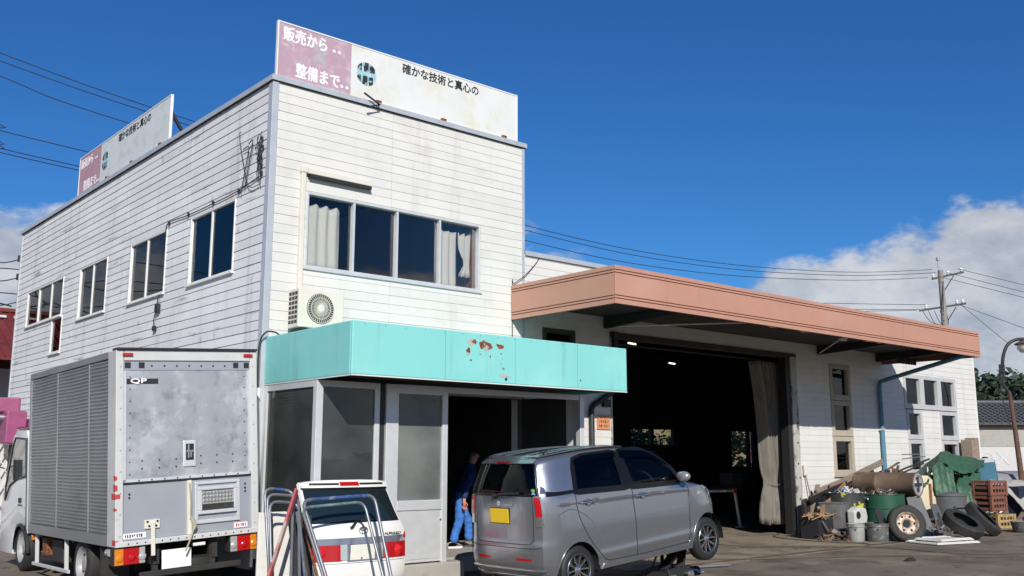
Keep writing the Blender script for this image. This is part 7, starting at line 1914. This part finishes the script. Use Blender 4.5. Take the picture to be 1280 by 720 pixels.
# left edge: red roofed house, crane boom, lattice, service wires
RH = thing('red_roofed_house', 'house with a dark red ribbed metal roof at the left edge behind the long wall', 'house', (-5, 25, 0))
b = MB(); b.box(-6, 0, 0, 9, 8, 4.7); b.build('wall', 'plaster', RH)
b = MB(); b.poly([(-6.6, -2.9, 4.75), (9.5, -2.9, 4.75), (9.5, 1.0, 6.75), (-6.6, 1.0, 6.75)], (0, 0, .08)); b.poly([(-6.6, 5.0, 4.75), (9.5, 5.0, 4.75), (9.5, 1.01, 6.75), (-6.6, 1.01, 6.75)], (0, 0, .08)); ro_ = b.build('roof', 'red_roof', RH)
b = MB()
for k in range(54): x = -6.5 + .3 * k; b.bar((x, -2.9, 4.86), (x, 1.0, 6.86), .04, .05)
tag(b.build('roof_rib', 'red_roof', ro_), kind='stuff')
b = MB(); b.box(-6.7, .85, 6.82, 9.6, 1.2, 6.95); b.build('ridge_cap', 'red_roof', RH)
b = MB()
for k in range(24): b.box(-6.4 + k * .65, .2, 6.52, -6.0 + k * .65, .26, 6.60)
b.build('snow_guard', 'lattice_white', RH)
CR = thing('truck_crane', 'magenta folded loader crane standing beyond the box truck cab', 'crane', (-1.05, 9.3, 0))
b = MB(); b.bar((-1.6, .5, 2.66), (.42, .1, 2.68), .30, .30); b.build('boom', 'magenta', CR, bevel=.03)
b = MB(); b.box(.10, -.25, 1.9, .48, .35, 2.55); b.box(.44, -.1, 2.2, .62, .2, 2.4); b.build('column', 'magenta', CR, bevel=.03)
b = MB(); b.cyl((-1.4, .2, 2.45), (.2, .0, 2.42), .06, 12); b.build('cylinder', 'steel', CR, smooth=50)
b = MB(); b.box(.32, -.1, .6, .46, .3, 1.89); b.build('base', 'chassis_black', CR)
LT = thing('lattice_panel', 'white lattice fence panel behind the truck cab at the left edge', 'fence', (-3.75, 9.95, 0))
b = MB()
for k in range(24):
    x = -.2 + k * .17
    b.bar((x, 0, .35), (x + .9, 0, 2.15), .012, .03, (0, 1, 0)); b.bar((x + .9, .014, .35), (x, .014, 2.15), .012, .03, (0, 1, 0))
b.box(-.3, -.03, .28, 3.6, .03, .36); b.box(-.3, -.03, 2.14, 3.6, .03, 2.22); b.build('lattice', 'lattice_white', LT)
for x in (-.3, 1.6, 3.52):
    MB().box(x, -.04, 0, x + .08, .04, 2.25).build('fence_post', 'lattice_white', LT)
b = MB(); b.box(-.2, .1, 0, 3.5, .16, 1.9); b.build('backing', 'plaster', LT)
b = MB()
for k, (z, dz) in enumerate(((6.35, .4), (6.1, -.2), (5.9, .3), (5.5, -.3), (5.3, .2))):
    b.tube(smooth_path([(-.02, 12.95, z), (-.45, 13.1, z - .1 + .1 * (k % 2)), (-.8, 13.2, z + dz * .6), (-1.4, 13.6, z + dz * .4), (-3.0, 14.5, z + dz + .2), (-7, 17, z + 1.0)]), .014, 5)
b.box(-.06, 12.94, 6.3, .02, 13.02, 6.45); b.box(-.06, 12.94, 5.85, .02, 13.02, 6.0); b.tube(smooth_path([(-.5, 13.1, 6.25), (-.62, 13.12, 5.9), (-.4, 13.1, 5.6), (-.6, 13.1, 5.35), (-.1, 13.0, 5.2)]), .02, 5)
tag(b.build('service_wires', 'black_metal', None), 'looping service wires at the far end of the long side wall', 'wire')
defm('asphalt_ground', (0.172, 0.138, 0.100), 0.92, var=.16, vs=.55, bump=.35, bs=70,
     dirt=[((0.085, 0.07, 0.052), 0.5, .46, .62, V1, .8), ((0.27, 0.225, 0.165), 1.1, .52, .66, V1, .6), ((0.05, 0.045, 0.04), 2.6, .58, .64, V1, .75), ((0.26, 0.23, 0.19), 34, .62, .74, V1, .4)])
defm('apron_concrete', (0.25, 0.20, 0.143), 0.9, var=.14, vs=.8, bump=.25, bs=55,
     dirt=[((0.12, 0.098, 0.072), 0.7, .46, .62, V1, .8), ((0.36, 0.305, 0.23), 1.5, .52, .66, V1, .6), ((0.06, 0.052, 0.045), 2.2, .58, .64, V1, .8), ((0.10, 0.09, 0.08), 26, .62, .74, V1, .4)])
defm('channel_rust', (0.10, 0.065, 0.045), 0.85, var=.35, vs=6, dirt=[((0.22, 0.18, 0.14), 3, .55, .7, V1, .6)])
# ================================================================== GROUND
g = MB()
def frange(a, b, n): return [a + (b - a) * i / n for i in range(n + 1)]
g.grid([[(x, y, 0) for y in (-3000, -400, -60, -20, 0, 20, 60, 400, 3000)] for x in (-3000, -400, -60, -20, 0, 30, 60, 400, 3000)])
tag(g.build('ground', 'asphalt_ground'), kind='structure')
ap = thing('concrete_apron', 'x', 'x'); del ap['label'], ap['category']; ap['kind'] = 'structure'
cuts = [4.7, 7.8, 10.6, 13.4, 16.3, 19.4]
for x0, x1 in zip(cuts[:-1], cuts[1:]):
    b = MB(); b.box(x0 + .006, -2.36, -.05, x1 - .006, -.02, .006); b.build('slab', 'apron_concrete', ap)
b = MB(); b.box(4.9, -.015, -.05, 21.4, 6.9, .004); b.build('garage_floor', 'apron_concrete', ap)
b = MB(); b.box(4.7, -2.50, -.03, 19.4, -2.37, .002); ch = b.build('drain_channel', 'channel_rust', ap)
for k in range(14): b = MB(); b.box(4.75 + k * 1.04, -2.495, .0025, 5.76 + k * 1.04, -2.375, .008); b.build('channel_cover', 'channel_rust', ch)
b = MB(); b.box(4.7, -2.56, -.03, 19.4, -2.505, .005); b.build('channel_kerb', 'apron_concrete', ap)
CABLES = [('longest dark hose snaking across the concrete towards the scrap pile', [(11.8, 3.0, .02), (9.6, .6, .02), (9.2, -.9, .02), (10.3, -2.0, .02), (10.9, -2.9, .02), (10.9, -4.4, .02), (12.6, -5.6, .02)]),
          ('dark hose curving along the drain channel in front of the garage', [(6.0, -1.6, .02), (7.4, -2.6, .02), (8.6, -3.2, .02), (9.8, -3.9, .02), (10.6, -5.0, .02)]),
          ('thin cable running from the garage door post past the paint pails', [(12.4, .3, .02), (11.5, -.2, .02), (11.2, -1.2, .02), (11.4, -2.2, .02), (11.0, -2.5, .02), (10.2, -2.2, .02), (9.0, -1.2, .02)])]
for lb, p in CABLES:
    tag(MB().tube(smooth_path(p, 10), .009, 6).build('ground_hose', 'old_wood_dark', None, smooth=60), lb, 'hose')
rnd = random.Random(4)
for i, (x, y, lb) in enumerate([(8.0, -.9, 'dark clod of dirt on the concrete in front of the garage'), (7.3, -1.3, 'small dark scrap on the concrete right of the raised wheel'), (9.2, -4.3, 'small dark scrap on the ground left of the curving hose')]):
    b = MB(); n = 9
    P = [[(.14 * r * cos(a) * (1 + .3 * rnd.random()), .07 * r * sin(a) * (1 + .3 * rnd.random()), .05 * (1 - r * r) * (.6 + .6 * rnd.random())) for a in [2 * pi * k / n for k in range(n)] + [0]] for r in (0, .4, .75, 1)]
    b.grid(P); o = b.build('dirt_clod', 'rubber', None, smooth=50); o.location = (x, y, .006); tag(o, lb, 'debris')
b = MB(); b.tube(smooth_path([(3.5, -.5, .235), (3.75, -.3, .235), (3.9, -.6, .235), (4.2, -.2, .235), (4.3, .6, .235)]), .012, 6); tag(b.build('power_cable', 'rubber'), 'black cable lying on the shop floor by the feet of the person', 'cable')
